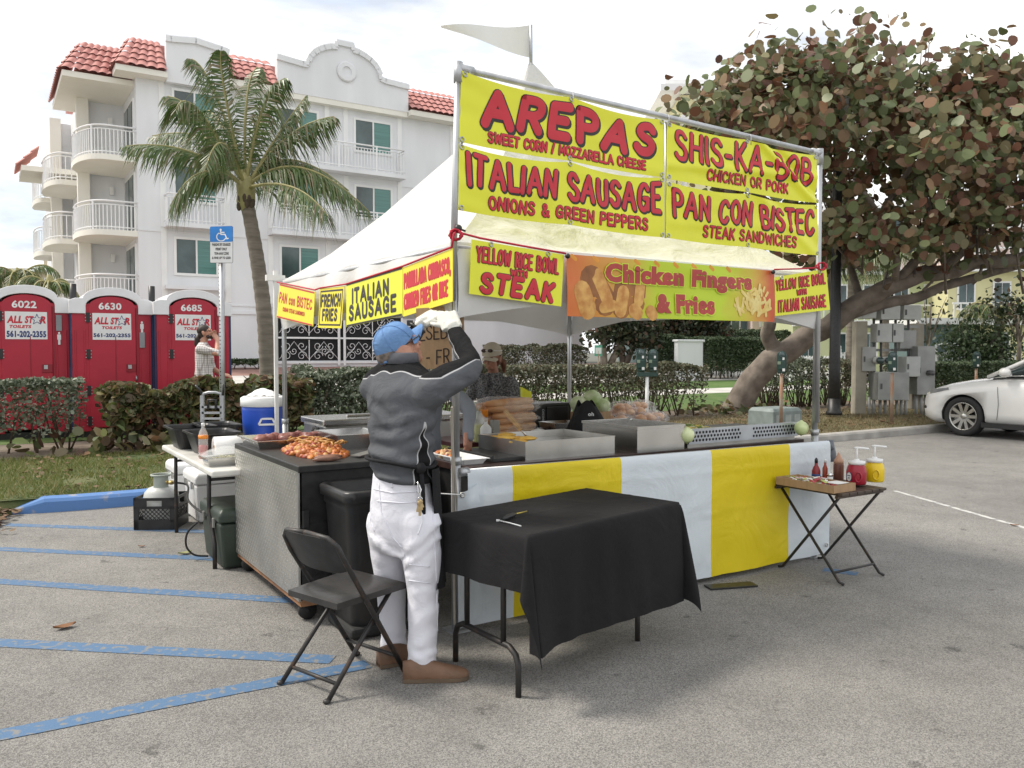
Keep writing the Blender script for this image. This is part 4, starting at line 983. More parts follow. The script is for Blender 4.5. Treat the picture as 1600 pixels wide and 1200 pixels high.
def banner(name, label, cat, c4, wave, texts, m, group=None, thick=.002, nu=110, nv=36, eyes=(), border=None, border_m='black', mats=None):
    f, W, H, n = quadsurf(*c4, wave=wave)
    c = (V(c4[2]) + V(c4[3])) / 2; t = thing(name, label, cat, c, ANG_U, group)
    b = MB(); b.grid(lambda u, v: f(u, v, 0), nu, nv, 0, True, thick, n); b.build('sheet', m, t)
    l = MB()
    for tx in texts:
        kind = tx[0]
        if kind == 'bubble':      # outlined round letters with a drop shadow
            _, s, x, y, w, h, r, o, sh, kw = tx; L = strokes(s, x, y, w, h, **kw)
            if sh: ink(l, L, r + o, f, (W, H), .0012, 1, .0010, sh, -sh)
            if o: ink(l, L, r + o, f, (W, H), .0024, 1, .0012)
            ink(l, L, r, f, (W, H), .0042, 0, .0014)
        elif kind == 'plain':
            _, s, x, y, w, h, r, mi, kw = tx; ink(l, strokes(s, x, y, w, h, **kw), r, f, (W, H), .0012, mi)
        elif kind == 'type':
            _, s, x, y, w, h, mi, bold, shear = tx; typeset(l, s, x, y, w, h, f, .0045, mi, bold, shear)
        elif kind == 'custom': tx[1](l, f, W, H)
    if border:
        bm = 0 if border_m == 'red' else 1; e, tt = border
        for (x0, y0, x1, y1) in ((e, 1 - e * 1.6, 1 - e, 1 - e * 1.6), (e, e * 1.6, 1 - e, e * 1.6)) + (((e, e * 1.6, e, 1 - e * 1.6), (1 - e, e * 1.6, 1 - e, 1 - e * 1.6)) if tt > 0 else ()):
            ink(l, [[(x0, y0), (x1, y1)]], .006, f, (W, H), .0012, bm)
    if l.v: l.build('lettering', mats or [INK['red'], INK['black'], INK['navy']], t)
    if eyes:
        e = MB()
        for (x, y) in eyes:
            p = f(x, y, .003); q = f(x + .01, y, .003); xx = (q - p).normalized(); zz = V((0, 0, 1))
            e.tube([p + xx * .012 * math.cos(2 * PI * i / 10) + zz * .012 * math.sin(2 * PI * i / 10) for i in range(10)], .004, 5, 0, closed=True)
        e.build('eyelet', M['galv'], t)
    return t
EY = [(.012, .96), (.5, .965), (.988, .96), (.012, .04), (.5, .04), (.988, .04)]
def sagwave(sag, amp, seed, dia=0.0):
    def w(x, y):
        s = -sag * (4 * (x % .5) * (.5 - x % .5) * 4) * max(0, y - .5) * 1.0
        s2 = -sag * .5 * (4 * (x % .5) * (.5 - x % .5) * 4) * max(0, .5 - y) * .6
        nrm = amp * (mnoise.noise(V((x * 2.1 + seed, y * 1.4, seed))) + .45 * mnoise.noise(V((x * 5 + y * 3, y * 2.6 - x * 2, seed + 3)))) + dia * math.exp(-((x - .60 - (1 - y) * .38) / .05) ** 2) - dia * math.exp(-((x - .69 - (1 - y) * .38) / .05) ** 2) + dia * .6 * math.exp(-((y - .25 - .3 * x) / .10) ** 2)
        return (nrm, s + s2)
    return w
def fq(*c, off=.05): return [FP(x, y, off) for x, y in c]
def arch1(u): return .84 + .16 * abs(2 * u - 1) ** 1.3
def archS(u): return 1.0 - .13 * math.sin(PI * u)
banner('menu_banner', 'big yellow arepas banner, sweet corn and mozzarella, upper left on the sign frame', 'banner', fq((721, 111), (1037, 187), (1037, 277), (717, 221)), sagwave(.05, .012, 1),
       [('bubble', 'AREPAS', .10, .36, .83, .47, .0275, .0065, .010, dict(gap=.42, wob=.05, lean=.02)),
        ('bubble', 'SWEET CORN / MOZZARELLA CHEESE', .125, .085, .77, .135, .0062, .0026, 0, dict(gap=.30, wob=.03))], M['vinyl'], eyes=EY)
banner('menu_banner', 'yellow italian sausage banner with onions and green peppers below the arepas banner', 'banner', fq((717, 224), (1038, 277), (1038, 371), (716, 328)), sagwave(.06, .012, 2),
       [('bubble', 'ITALIAN SAUSAGE', .04, .415, .93, .48, .0145, .0055, .007, dict(gap=.36, wob=.02, arch=arch1)),
        ('bubble', 'ONIONS & GREEN PEPPERS', .13, .10, .77, .17, .0072, .003, 0, dict(gap=.34, wob=.03))], M['vinyl'], eyes=EY)
banner('menu_banner', 'wrinkled yellow shish kebab banner, chicken or pork, upper right on the sign frame', 'banner', fq((1043, 190), (1276, 243), (1277, 318), (1042, 279)), sagwave(.035, .010, 3, .020),
       [('bubble', 'SHIS-KA-BOB', .05, .40, .90, .50, .0140, .005, .007, dict(gap=.34, wob=.03)),
        ('bubble', 'CHICKEN OR PORK', .24, .12, .54, .17, .0066, .003, 0, dict(gap=.32, wob=.02))], M['vinyl'], eyes=EY)
banner('menu_banner', 'yellow pan con bistec banner with steak sandwiches below the shish kebab banner', 'banner', fq((1042, 283), (1277, 320), (1279, 399), (1041, 371)), sagwave(.045, .010, 5, .006),
       [('bubble', 'PAN CON BISTEC', .04, .42, .92, .47, .0135, .005, .006, dict(gap=.34, wob=.03, arch=archS)),
        ('bubble', 'STEAK SANDWICHES', .22, .12, .61, .18, .0068, .003, 0, dict(gap=.32, wob=.02))], M['vinyl'], eyes=EY)
banner('hanging_sign', 'yellow rice bowl with steak sign hanging by the near tent post', 'sign', fq((737, 374), (881, 398), (877, 479), (733, 459), off=.07), None,
       [('bubble', 'YELLOW RICE BOWL', .06, .62, .88, .26, .0066, .003, 0, dict(gap=.34, wob=.02)), ('bubble', 'WITH', .42, .46, .17, .10, .0055, .003, 0, dict(gap=.34)),
        ('bubble', 'STEAK', .12, .09, .76, .31, .0145, .004, 0, dict(gap=.42, wob=.04, lean=.05))], M['board'], thick=.004, nu=2, nv=2, eyes=[(.2, .965), (.82, .965)])
banner('hanging_sign', 'tilted yellow rice bowl with italian sausage sign by the right tent post', 'sign', fq((1211, 433), (1291, 420), (1297, 484), (1211, 494), off=.07), None,
       [('bubble', 'YELLOW RICE BOWL', .02, .66, .93, .23, .0062, .0028, 0, dict(gap=.34)), ('bubble', 'WITH', .40, .47, .17, .11, .005, .003, 0, dict(gap=.34)),
        ('bubble', 'ITALIAN SAUSAGE', .06, .10, .86, .27, .0064, .0028, 0, dict(gap=.36))], M['board'], thick=.004, nu=2, nv=2, eyes=[(.12, .96), (.86, .96)])
# chicken fingers banner with its printed picture
M['picture'] = None
def picture_vinyl():
    m, t, b = _nodes('printed_picture_vinyl'); N = t.nodes; L = t.links
    c = N.new('ShaderNodeTexCoord'); sp = N.new('ShaderNodeSeparateXYZ'); L.new(c.outputs['Object'], sp.inputs[0])
    n = N.new('ShaderNodeTexNoise'); n.inputs['Scale'].default_value = 4; n.inputs['Detail'].default_value = 6; L.new(c.outputs['Object'], n.inputs['Vector'])
    ad = N.new('ShaderNodeMath'); ad.operation = 'MULTIPLY_ADD'; ad.inputs[1].default_value = .35; L.new(n.outputs['Fac'], ad.inputs[0]); L.new(sp.outputs['X'], ad.inputs[2])
    r = N.new('ShaderNodeValToRGB'); e = r.color_ramp.elements
    mr = N.new('ShaderNodeMapRange'); mr.inputs[1].default_value = -.95 + .17; mr.inputs[2].default_value = .95 + .17; L.new(ad.outputs[0], mr.inputs[0]); L.new(mr.outputs[0], r.inputs['Fac'])
    e[0].position = 0; e[0].color = rgb((.62, .12, .03)); e[1].position = .26; e[1].color = rgb((.62, .36, .05))
    for p_, c_ in ((.38, (.50, .62, .02)), (.72, (.52, .66, .02)), (.86, (.62, .40, .05)), (.97, (.58, .09, .03))):
        q = e.new(p_); q.color = rgb(c_)
    L.new(r.outputs[0], b.inputs['Base Color']); b.inputs['Roughness'].default_value = .4; return m
M['picture'] = picture_vinyl()
M['crumb'] = mat('printed_breaded_chicken', (.50, .21, .045), .5, col2=(.72, .42, .12), vs=16, det=9)
M['fry'] = mat('printed_fries', (.72, .52, .14), .5, col2=(.80, .66, .26), vs=12, det=4)
M['brownshade'] = mat('printed_brown_backdrop', (.20, .07, .02), .5, col2=(.42, .17, .04), vs=6)
def chick(l, f, W, H):
    def blob(x0, y0, x1, y1, r, m, lift, dome=.002): ink(l, [[(x0, y0), (x1, y1)]], r, f, (W, H), lift, m, dome)
    for x0, y0, x1, y1, r in ((.10, .62, .16, .25, .085), (.24, .5, .23, .2, .08), (.31, .7, .30, .25, .06)): blob(x0, y0, x1, y1, r, 5, .0005, .0003)
    for i, (x0, y0, x1, y1, r) in enumerate(((.125, .68, .165, .30, .045), (.06, .42, .085, .12, .062), (.235, .42, .225, .13, .048), (.315, .62, .305, .30, .04), (.15, .16, .19, .20, .035), (.285, .13, .30, .09, .045), (.36, .12, .37, .07, .04))):
        if y0 < .9: blob(x0, y0, x1, y1, r, 3, .0010 + .0004 * i, .0014)
    fr = random.Random(3)
    for i in range(34):
        x, y = fr.uniform(.80, .97), fr.uniform(.10, .42); a = fr.uniform(.3, 2.6); ln = fr.uniform(.05, .10)
        if i < 6: x, y, a = .79 + .025 * i, .22, 1.5 + fr.uniform(-.15, .15); ln = .07
        x1, y1 = x + ln * math.cos(a) * .8, y + ln * math.sin(a) * 3
        if y1 < .60 and x1 < .99 and y1 > .03 and x1 > .77: blob(x, y, x1, y1, .0115, 4, .0010 + .0001 * i, .0010)
    for i in range(8):
        x, y = .86 + .012 * i, .5 + fr.uniform(-.02, .1); blob(x, y, x + fr.uniform(-.02, .04), y + fr.uniform(.05, .14), .010, 4, .0044 + .0001 * i, .0010)
    for i in range(9): ink(l, [[(.02 + .09 * i, 1.0 - .02), (.035 + .09 * i, .93)]], .012, f, (W, H), .0004, 6, .0003)
def fingers_text(l, f, W, H):
    for (s, x, y, w, h) in (('Chicken Fingers', .155, .50, .715, .41), ('& Fries', .385, .095, .285, .35)):
        typeset(l, s, x, y, w, h, f, .0062, 1, .115, 0, fit=.075)
        typeset(l, s, x, y, w, h, f, .0070, 0, .075, 0, fit=.075)
t = banner('food_banner', 'long chicken fingers and fries picture banner across the front of the tent', 'banner', fq((886, 397), (1210, 423), (1210, 503), (886, 494), off=.07), sagwave(.0, .010, 8),
       [('custom', chick), ('custom', fingers_text)], M['picture'], mats=[INK['maroon'], INK['lime'], INK['navy'], M['crumb'], M['fry'], M['brownshade'], mat('printed_orange', (.72, .30, .03), .5)], nu=60)
b = MB()
for x, y in ((887, 400), (1208, 425)): b.ell(FP(x, y, .09), .016, 0, 8, 6)
b.build('clip', M['black_plastic'], t)
# the left side's boards
def lq(*c, off=.085): return [LP(x, y, off) for x, y in c]
banner('hanging_sign', 'yellow pan con bistec board, cuban steak sandwich, at the far left tent corner', 'sign', lq((437, 443), (492, 456), (489, 510), (432, 496)), None,
       [('plain', 'PAN con BISTEC', .04, .48, .90, .26, .0085, 0, dict(gap=.34)), ('plain', 'CUBAN STEAK SANDWICH', .17, .24, .60, .10, .004, 0, dict(gap=.34))], M['board2'], thick=.004, nu=2, nv=2, border=(.02, 0), border_m='red')
banner('hanging_sign', 'small yellow french fries board with black border on the left side', 'sign', lq((500, 451), (538, 447), (533, 513), (497, 512)), None,
       [('plain', 'FRENCH', .10, .55, .78, .26, .011, 1, dict(gap=.4)), ('plain', 'FRIES', .18, .20, .60, .25, .011, 1, dict(gap=.4))], M['board2'], thick=.004, nu=2, nv=2, border=(.05, 1))
banner('hanging_sign', 'yellow italian sausage board in black letters on the left side', 'sign', lq((541, 444), (629, 417), (629, 493), (541, 511)), None,
       [('plain', 'ITALIAN', .13, .53, .64, .29, .0135, 1, dict(gap=.38)), ('plain', 'SAUSAGE', .07, .15, .82, .30, .0135, 1, dict(gap=.38))], M['board'], thick=.004, nu=2, nv=2, border=(.015, 0))
banner('hanging_sign', 'golden parrillada churrasco board above the raised gloves of the man', 'sign', lq((630, 418), (707, 388), (707, 471), (630, 495)), None,
       [('plain', 'PARRILLADA CHURASCO,', .03, .57, .93, .27, .0095, 0, dict(gap=.36)), ('plain', 'CHORIZO FRIES OR RICE', .03, .15, .88, .27, .0095, 0, dict(gap=.36))], M['board2'], thick=.004, nu=2, nv=2)

# ------------------------------------------------------------------ tent
LA, LB = 3.06, 3.10
def zc(px, py, p): return P(px, py, p.y).z
cN, cR, cL, cB = T(0, 0), T(LA, 0), T(0, LB), T(LA, LB)
zN, zR, zL, zB = zc(712, 378, cN), zc(1283, 428, cR), zc(437, 438, cL), 2.14
apex = T(LA / 2, LB / 2); zA = zc(835, 95, apex)
tent = thing('canopy_tent', 'white peaked canopy tent with a pennant, galvanised legs and a pipe sign frame', 'tent', T(LA / 2, LB / 2, 0), ANG_U)
print('tent', zN, zR, zL, zA)
PROF = [(0, 0), (.06, .035), (.2, .125), (.42, .31), (.7, .585), (.85, .77), (.9, .855), (.95, .93), (1, 1)]
def prof(t):
    for (a, x), (b_, y) in zip(PROF[:-1], PROF[1:]):
        if t <= b_: return x + (y - x) * (t - a) / (b_ - a)
    return 1
M['canvas'] = cloth('white_canvas', (.66, .652, .625), .05, .12, .55, 1.0, 3.0, spec=.4)
M['canvas_side'] = cloth('white_canvas_side', (.70, .70, .69), .05, .07, .55, .40, 3.2, spec=.4)
rb = MB()
corners = [(cN, zN), (cR, zR), (cB, zB), (cL, zL)]
for k in range(4):
    (p, zp), (q, zq) = corners[k], corners[(k + 1) % 4]
    def f(u, v, p=p, zp=zp, q=q, zq=zq, k=k):
        e = p.lerp(q, u); w = e.lerp(apex, v); ze = zp + (zq - zp) * u
        z = ze + (zA - ze) * prof(v)
        sag = math.sin(PI * u) * (1 - v) ** .7 * min(1, v * 6) * .05
        sag += .10 * math.sin(PI * u) * math.sin(PI * min(1, v)) 
        edge_ = min(1, min(u, 1 - u) * 8) * min(1, v * 8) * min(1, (1 - v) * 3)
        wr = .025 * mnoise.noise(V((u * 22 + k, v * 3, 7))) * (1 - v) + .048 * mnoise.noise(V((u * 5 + k * 7, v * 7 + u * 2, k))) + .020 * mnoise.noise(V((u * 14 - v * 9, v * 14 + k, 2)))
        if k == 3: wr += .10 * math.exp(-((1 - u) / .35) ** 2) * math.sin((1 - u) * 19 + v * 16) * math.exp(-v * 3.2)
        if k == 0: wr += .035 * math.exp(-(u / .25) ** 2) * math.sin(u * 26 - v * 18) * math.exp(-v * 4)
        bulge = min(1, v * 12)
        return V((w.x, w.y, z - sag + wr * edge_ + 0 * bulge))
    rb.grid(f, 40, 40)
rb.build('roof', M['canvas'], tent)
# valance, arched along the bottom, with a slight fold at the eave
va = MB()
for k in range(4):
    (p, zp), (q, zq) = corners[k], corners[(k + 1) % 4]
    out = [-V3, U3, V3, -U3][k]
    def f(u, v, p=p, zp=zp, q=q, zq=zq, out=out, k=k):
        e = p.lerp(q, u); zt = zp + (zq - zp) * u; ed_ = min(u, 1 - u)
        depth = .42 - .13 * min(1, ed_ / .28) ** .8
        if k == 3: depth = .43 - .10 * min(1, ed_ / .3)
        r = out * (.012 + .02 * math.sin(PI * v) + .016 * mnoise.noise(V((u * 9, v * 2, k * 3))) * v)
        if k == 3: r += out * .022 * math.sin(u * 34) * math.exp(-((u - .55) / .35) ** 2) * min(1, v * 2)
        return e + r + V((0, 0, zt - depth * v))
    va.grid(f, 60, 8)
va.build('valance', M['canvas_side'], tent)
for c, z, foot in ((cN, zN, G(704, 992)), (cR, zR, None), (cB, zB, None), (cL, zL, None)):
    b = MB(); bot = V((c.x, c.y, 0)); 
    b.tube([bot + Z3 * .01, bot + Z3 * .95], .027, 12); b.tube([bot + Z3 * .95, V((c.x, c.y, z - .02))], .021, 12); b.tube([bot + Z3 * .93, bot + Z3 * .97], .031, 12)
    b.box(bot + Z3 * .006, (.12, .12, .012), rz=ANG_U); b.build('leg', M['galv'], tent)
# eave pipes and hip pipes inside
b = MB()
for k in range(4):
    (p, zp), (q, zq) = corners[k], corners[(k + 1) % 4]; b.tube([p + Z3 * (zp - .03), q + Z3 * (zq - .03)], .02, 8)
    b.tube([p + Z3 * (zp - .03), apex + Z3 * (zp + .45)], .02, 8)
b.tube([apex + Z3 * 2.5, apex + Z3 * (zA - .03)], .022, 8)
b.build('roof_frame', M['galv'], tent)
# sign frame standing on the front legs
b = MB(); fl, frr = FP(716, 103, .03), FP(1281, 237, .03); off = V3 * -.045
fb, fbr = FP(707, 470, .03), FP(1276, 660, .03)
b.tube([fb, fl], .019, 10); b.tube([fbr, frr], .019, 10); b.tube([fl - Z3 * .012, frr - Z3 * .012], .018, 10)
for q, s in ((fl, 1), (frr, -1)): b.tube([q - Z3 * .09, q + Z3 * .02], .026, 10); b.tube([q - Z3 * .012, q + (frr - fl).normalized() * s * .09 - Z3 * .012], .026, 10)
mid = FP(1040, 189, .03); b.tube([mid + Z3 * -.01, FP(1040, 372, .03)], .008, 6)
for s in (.02, .25, .5, .75, .98): q = fl.lerp(frr, s) - Z3 * .012; b.tube([q + V3 * -.02 - Z3 * .06, q + V3 * -.02 + Z3 * .01], .004, 5)
b.build('sign_frame', M['galv'], tent)
# pennant
ft = apex + Z3 * (zA - .05); top = V((apex.x, apex.y, zc(836, 39, apex)))
b = MB(); b.tube([ft, top], .013, 8); b.build('flagpole', M['galv'], tent)
tipF = P(689, 41, 6.45); lowF = V((apex.x, apex.y, zc(835, 88, apex)))
b = MB()
def pen(u, v):
    a = top.lerp(lowF, v); e = tipF; p = a.lerp(e, u); return p + V((0, .04 * math.sin(u * 6 + v), -.02 * math.sin(PI * u) * v))
b.grid(pen, 24, 8); b.build('pennant', M['canvas_side'], tent)
# straps tied round the near leg, second slim white pole at the far left leg
b = MB(); b.bar(T(-.02, -.02, .05), T(-.04, -.03, 1.25), .05, .012, up=(1, 0, 0)); b.bar(T(.0, -.035, .6), T(-.05, -.03, 1.2), .035, .008, up=(1, 0, 0)); b.build('strap', mat('worn_webbing', (.44, .40, .34), .8, var=.15), tent)
b = MB(); q = LP(430, 440, .06); b.box(V((q.x, q.y, .95)) + Z3 * .35, (.03, .03, 1.9), rz=ANG_U); b.box(q + Z3 * .03, (.16, .05, .05), rz=ANG_U); b.build('pole', M['white_metal'], tent)
# red cord along the eaves
cord = MB()
pts = [LP(x, y, .088) for x, y in ((433, 441), (492, 453), (500, 450), (540, 444), (629, 416), (706, 386), (709, 366))] + [FP(x, y, .065) for x, y in ((712, 362), (750, 372), (815, 384), (884, 396))]
cord.tube(pts, .006, 6)
cord2 = MB(); pts2 = [FP(x, y, .065) for x, y in ((1210, 421), (1250, 420), (1280, 418))]; cord2.tube(pts2, .006, 6)
for cd, c in ((cord, FP(713, 368, .06)), (cord2, FP(1281, 417, .05))):
    for i in range(5):
        a = random.random() * 6; cd.tube([c + V((.03 * math.cos(a + t) * (1 + .3 * math.sin(3 * t)), -.03 + .02 * math.sin(2 * t), .028 * math.sin(a + t))) for t in [j * .7 for j in range(9)]], .006, 5)
tag(cord.build('cord', M['red_cord']), 'red cord holding the signs along the left and near tent eave', 'cord'); tag(cord2.build('cord', M['red_cord']), 'short red cord knotted at the right tent post', 'cord')
b = MB(); q = FP(716, 357, .06); b.ell(q, .022, 0, 10, 8); b.tube([q, FP(727, 361, .06)], .006, 6); tag(b.build('bungee_ball', M['black_plastic']), 'black ball bungee on the near corner of the tent eave', 'bungee')

# ------------------------------------------------------------------ striped skirt
sk = thing('counter_skirt', 'white and yellow striped vinyl skirt hanging across the stall front', 'skirt', T(1.6, -.05, 0), ANG_U)
M['stripe_w'] = cloth('white_vinyl_stripe', (.72, .78, .82), .05, .12, .45, .6, 2.6, spec=.4)
M['stripe_y'] = cloth('yellow_vinyl_stripe', (.76, .60, .012), .06, .10, .45, .6, 2.6, spec=.4)
ztl = FP(724, 734, .04).z; ztr = FP(1278, 690, .04).z; AE = 3.17
a0s = ab(FP(728, 734, .04))[0]
cuts = [a0s] + [ab(FP(x, 720, .04))[0] for x in (798, 968, 1108, 1230)] + [AE]
zb_l = max(.03, 0.035)
def sks(a, v):
    u = (a - a0s) / (AE - a0s); zt = ztl + (ztr - ztl) * u; zb = .035
    z = zt + (zb - zt) * v
    w = .020 * mnoise.noise(V((a * 2.1, v * 2.0, 1))) * (.3 + v) + .014 * mnoise.noise(V((a * 6, v * 3.2 + a, 4))) * v
    w += .006 * math.exp(-((v - .17) / .012) ** 2) + .01 * math.sin(a * 3.3) * v * v + .004 * math.exp(-((v - .5 - .02 * math.sin(a * 5)) / .008) ** 2)
    return T(a, -.045 - w - .018 * math.sin(min(1, v * 14) * PI / 2), z + .012 * math.sin(min(1, v * 14) * PI))
for i in range(5):
    b = MB(); x0, x1 = cuts[i], cuts[i + 1]
    b.grid(lambda u, v: sks(x0 + (x1 - x0) * u, v), 22, 44); b.build('stripe', M['stripe_w' if i % 2 == 0 else 'stripe_y'], sk)
b = MB(); b.tube([T(-.0, -.03, ztl - .015), T(3.16, -.03, ztr - .015)], .017, 10); b.tube([T(.0, -.03, ztl - .015), T(.06, -.03, ztl - .015)], .026, 10); b.build('rod', M['galv'], sk)
b = MB(); zt_ = FP(706, 772, .05).z
def flap(u, v):
    a = -.03 + (a0s + .12) * u + .05 * (1 - v) * 0; z = (zt_ + .05 * math.sin(PI * u * .5)) + (.03 - zt_) * v
    return T(a, -.075 - .03 * math.sin(u * PI * 1.3) * (1 - .5 * v) - .01 * mnoise.noise(V((u * 3, v * 4, 2))), z)
b.grid(flap, 14, 30); b.build('end_flap', M['stripe_w'], sk)
b = MB()
for p in (flap(.12, .015), flap(.12, .97)):
    b.tube([p - V3 * .006 + U3 * .013 * math.cos(t * .63) + Z3 * .013 * math.sin(t * .63) for t in range(10)], .0045, 5, 0, closed=True)
p = T(AE - .05, -.075, .10); b.tube([p + U3 * .013 * math.cos(t * .63) + Z3 * .013 * math.sin(t * .63) for t in range(10)], .0045, 5, 0, closed=True)
b.build('eyelet', M['dull_steel'], sk)
b = MB(); p = flap(.12, .015); b.tube([p - V3 * .01, P(668, 770, 4.45)], .0035, 5); b.build('tie', M['white_plastic'], sk)

# ------------------------------------------------------------------ handwritten cardboard
cq = [P(650, 482, 4.66), P(724, 477, 4.60), P(727, 572, 4.58), P(652, 578, 4.66)]
banner('cardboard_sign', 'brown cardboard sign with marker writing held up by the man in gloves', 'sign', cq, None,
       [('plain', 'ESEBUR', .06, .48, .90, .22, .0042, 0, dict(gap=.22, wob=.05)), ('plain', 'I - FR', .05, .08, .62, .22, .0042, 0, dict(gap=.3, wob=.05))], M['card'], thick=.005, nu=4, nv=4, mats=[INK['brown']])
# ------------------------------------------------------------------ grill cart with checker plate
q0 = G(470, 940, .13); ca, cb = ab(q0)
CA1, CB1, CZ = ca + .80, cb + 1.40, .905
cart = thing('grill_cart', 'grill cart with a silver checker plate side and black top', 'grill cart', T(ca + .4, cb + .7, 0), ANG_U)
b = MB(); b.obox(T(ca - .006, (cb + CB1) / 2, .50), U3 * .006, V3 * (CB1 - cb) / 2, Z3 * .37)
ri = 0; z = .155
while z < .86:
    y = cb + .03 + (.024 if ri % 2 else 0)
    while y < CB1 - .02:
        p = T(ca - .012, y, z); d = (V3 * -.8 + Z3 * .55).normalized() if ri % 2 else (V3 * -.55 + Z3 * .8).normalized(); n = U3 * -1; sd_ = d.cross(n)
        b.add([p - d * .017, p + sd_ * .0055 + n * .0, p + d * .017, p - sd_ * .0055, p + n * .0034 - d * .006, p + n * .0034 + d * .006], [(0, 4, 1), (1, 4, 5), (1, 5, 2), (2, 5, 3), (3, 5, 4), (3, 4, 0)], 1); y += .048
    z += .024; ri += 1
b.build('checker_plate', [mat('checker_plate', (.46, .455, .43), .42, metal=1, var=.22, vs=2.2, det=8, col2=(.66, .65, .62)), mat('checker_lozenge', (.78, .77, .74), .3, metal=1, var=.15, vs=2)], cart)
b = MB(); W2 = (CA1 - ca) / 2; mid = T((ca + CA1) / 2, (cb + CB1) / 2)
b.obox(mid + Z3 * (CZ - .02), U3 * (W2 + .01), V3 * ((CB1 - cb) / 2 + .01), Z3 * .02); b.build('griddle_top', M['black_metal'], cart, .006)
b = MB(); b.obox(mid + Z3 * .5 + U3 * .006, U3 * (W2 - .01), V3 * ((CB1 - cb) / 2 - .012), Z3 * .365); b.build('body', M['black_metal'], cart)
b = MB()
r2 = 0
for z in [.2 + .035 * i for i in range(10)]:
    for x in [ca + .05 + .04 * i for i in range(18)]:
        p = T(x, cb + .008, z); d = (U3 * (1 if (r2 % 2) else -1) + Z3).normalized(); r2 += 1; b.bar(p - d * .012, p + d * .012, .006, .005)
    r2 += 1
b.obox(T(ca + .4, cb + .01, .35), U3 * .39, V3 * .002, Z3 * .22); b.build('black_checker_panel', M['black_metal'], cart)
b = MB(); b.obox(mid + Z3 * .115, U3 * W2, V3 * .70, Z3 * .018); b.build('skid', mat('rusty_wood', (.24, .12, .06), .9, var=.3, vs=8), cart)
for (x, y) in ((ca + .06, cb + .07), (ca + .06, CB1 - .08), (CA1 - .06, cb + .07), (CA1 - .06, CB1 - .08)):
    b = MB(); p = T(x, y, .055); b.tube([p - V3 * .018, p + V3 * .018], .053, 16); b.box(p + Z3 * .06, (.05, .04, .05)); b.tube([p - V3 * .026, p + V3 * .026], .012, 8, 0); b.build('caster', M['rubber'], cart)
b = MB(); p = T(ca + .03, cb - .01, .6); b.box(p, (.04, .02, .10), rz=ANG_U); b.build('latch', M['black_metal'], cart, .004)

# trays and food on the grill cart
def pan(name, label, cat, a0, a1, b0, b1, z, h, m, flare=.015, lip=.02, parent=None, th=.006, group=None):
    t = thing(name, label, cat, T((a0 + a1) / 2, (b0 + b1) / 2, z), ANG_U, group) if label else None
    b = MB()
    def ring(g, zz): return [T(a0 - g, b0 - g, zz), T(a1 + g, b0 - g, zz), T(a1 + g, b1 + g, zz), T(a0 - g, b1 + g, zz)]
    R_ = [ring(-flare, z + .001), ring(0, z + h), ring(lip, z + h), ring(lip, z + h - .004), ring(.002, z + h - .004)]
    b.loft([R_[4], R_[3], R_[2], R_[1], ring(-flare - th, z + th)], sm=False, cap=False)
    b.loft([ring(0, z + h - .004), ring(-flare, z)], sm=False, cap=False)
    o = len(b.v); b.add(ring(-flare - th, z + th), [(0, 1, 2, 3)]); b.add(ring(-flare, z), [(3, 2, 1, 0)])
    b.build('pan', m, t); return t
def heap(mb, n, c, rx, ry, h, piece, mm=1, seed=0):
    rnd = random.Random(seed)
    for i in range(n):
        a, r = rnd.random() * 6.283, math.sqrt(rnd.random()); x, y = r * math.cos(a), r * math.sin(a)
        p = c + U3 * (x * rx) + V3 * (y * ry) + Z3 * (h * (1 - r * r) * rnd.uniform(.6, 1.0)); piece(mb, p, rnd)
pan('aluminium_tray', 'shallow aluminium tray of raw meat at the far end of the grill cart', 'tray', ca + .02, ca + .62, cb + .92, CB1 - .04, CZ, .055, M['steel'])
M['meat'] = mat('dark_raw_meat', (.16, .035, .03), .4, col2=(.30, .13, .10), vs=14, det=8, spec=.6)
M['kebab'] = mat('orange_grilled_chunks', (.56, .19, .025), .45, col2=(.34, .07, .015), vs=26, det=6, spec=.6, bump=.5, bs=60)
b = MB()
for i in range(9): b.ell(T(ca + .10 + .055 * i, cb + 1.12 + .03 * (i % 3), CZ + .045), (.06, .07, .035), 0, 10, 7, bump=.4, seed=i)
tag(b.build('raw_meat', M['meat']), 'dark raw meat slices lying in the aluminium tray', 'meat')
b = MB()
def chunk(mb, p, rnd): mb.ell(p, (rnd.uniform(.016, .032), rnd.uniform(.016, .03), rnd.uniform(.014, .022)), rnd.choice((0, 0, 0, 0, 0, 0, 1, 2)), 7, 5, bump=.5, seed=rnd.random() * 9)
kc = T(ca + .28, cb + .55, CZ)
heap(b, 330, kc, .17, .36, .075, chunk)
for i in range(26):   # skewers of onion slivers across the heap
    a = random.random() * 6.28; p = kc + U3 * random.uniform(-.14, .14) + V3 * random.uniform(-.3, .3) + Z3 * .075; d = V((math.cos(a), math.sin(a), .1)) * .04; b.tube([p - d, p + Z3 * .01, p + d], .006, 5, 2)
tag(b.build('kebab_pile', [M['kebab'], mat('charred_red', (.30, .05, .025), .5), mat('pale_pepper', (.50, .26, .07), .5)]), 'heap of orange grilled kebab meat on the near end of the grill', 'food')
for i in range(3):
    b = MB(); p = T(ca + .20 + .02 * i, cb + .10 + .045 * i, CZ + .016); d = (U3 * .9 + V3 * .2 * (1 if i % 2 else -1)).normalized()
    b.tube([p - d * .085 + Z3 * -.004, p - d * .05, p, p + d * .05 + V3 * .006, p + d * .085 + V3 * .012], [.006, .014, .016, .014, .006], 9)
    tag(b.build('sausage', mat('brown_sausage', (.22, .11, .075), .5, var=.3, vs=20)), 'brown grilled sausage by the grill cart front edge', 'sausage', 'sausages on the grill edge')
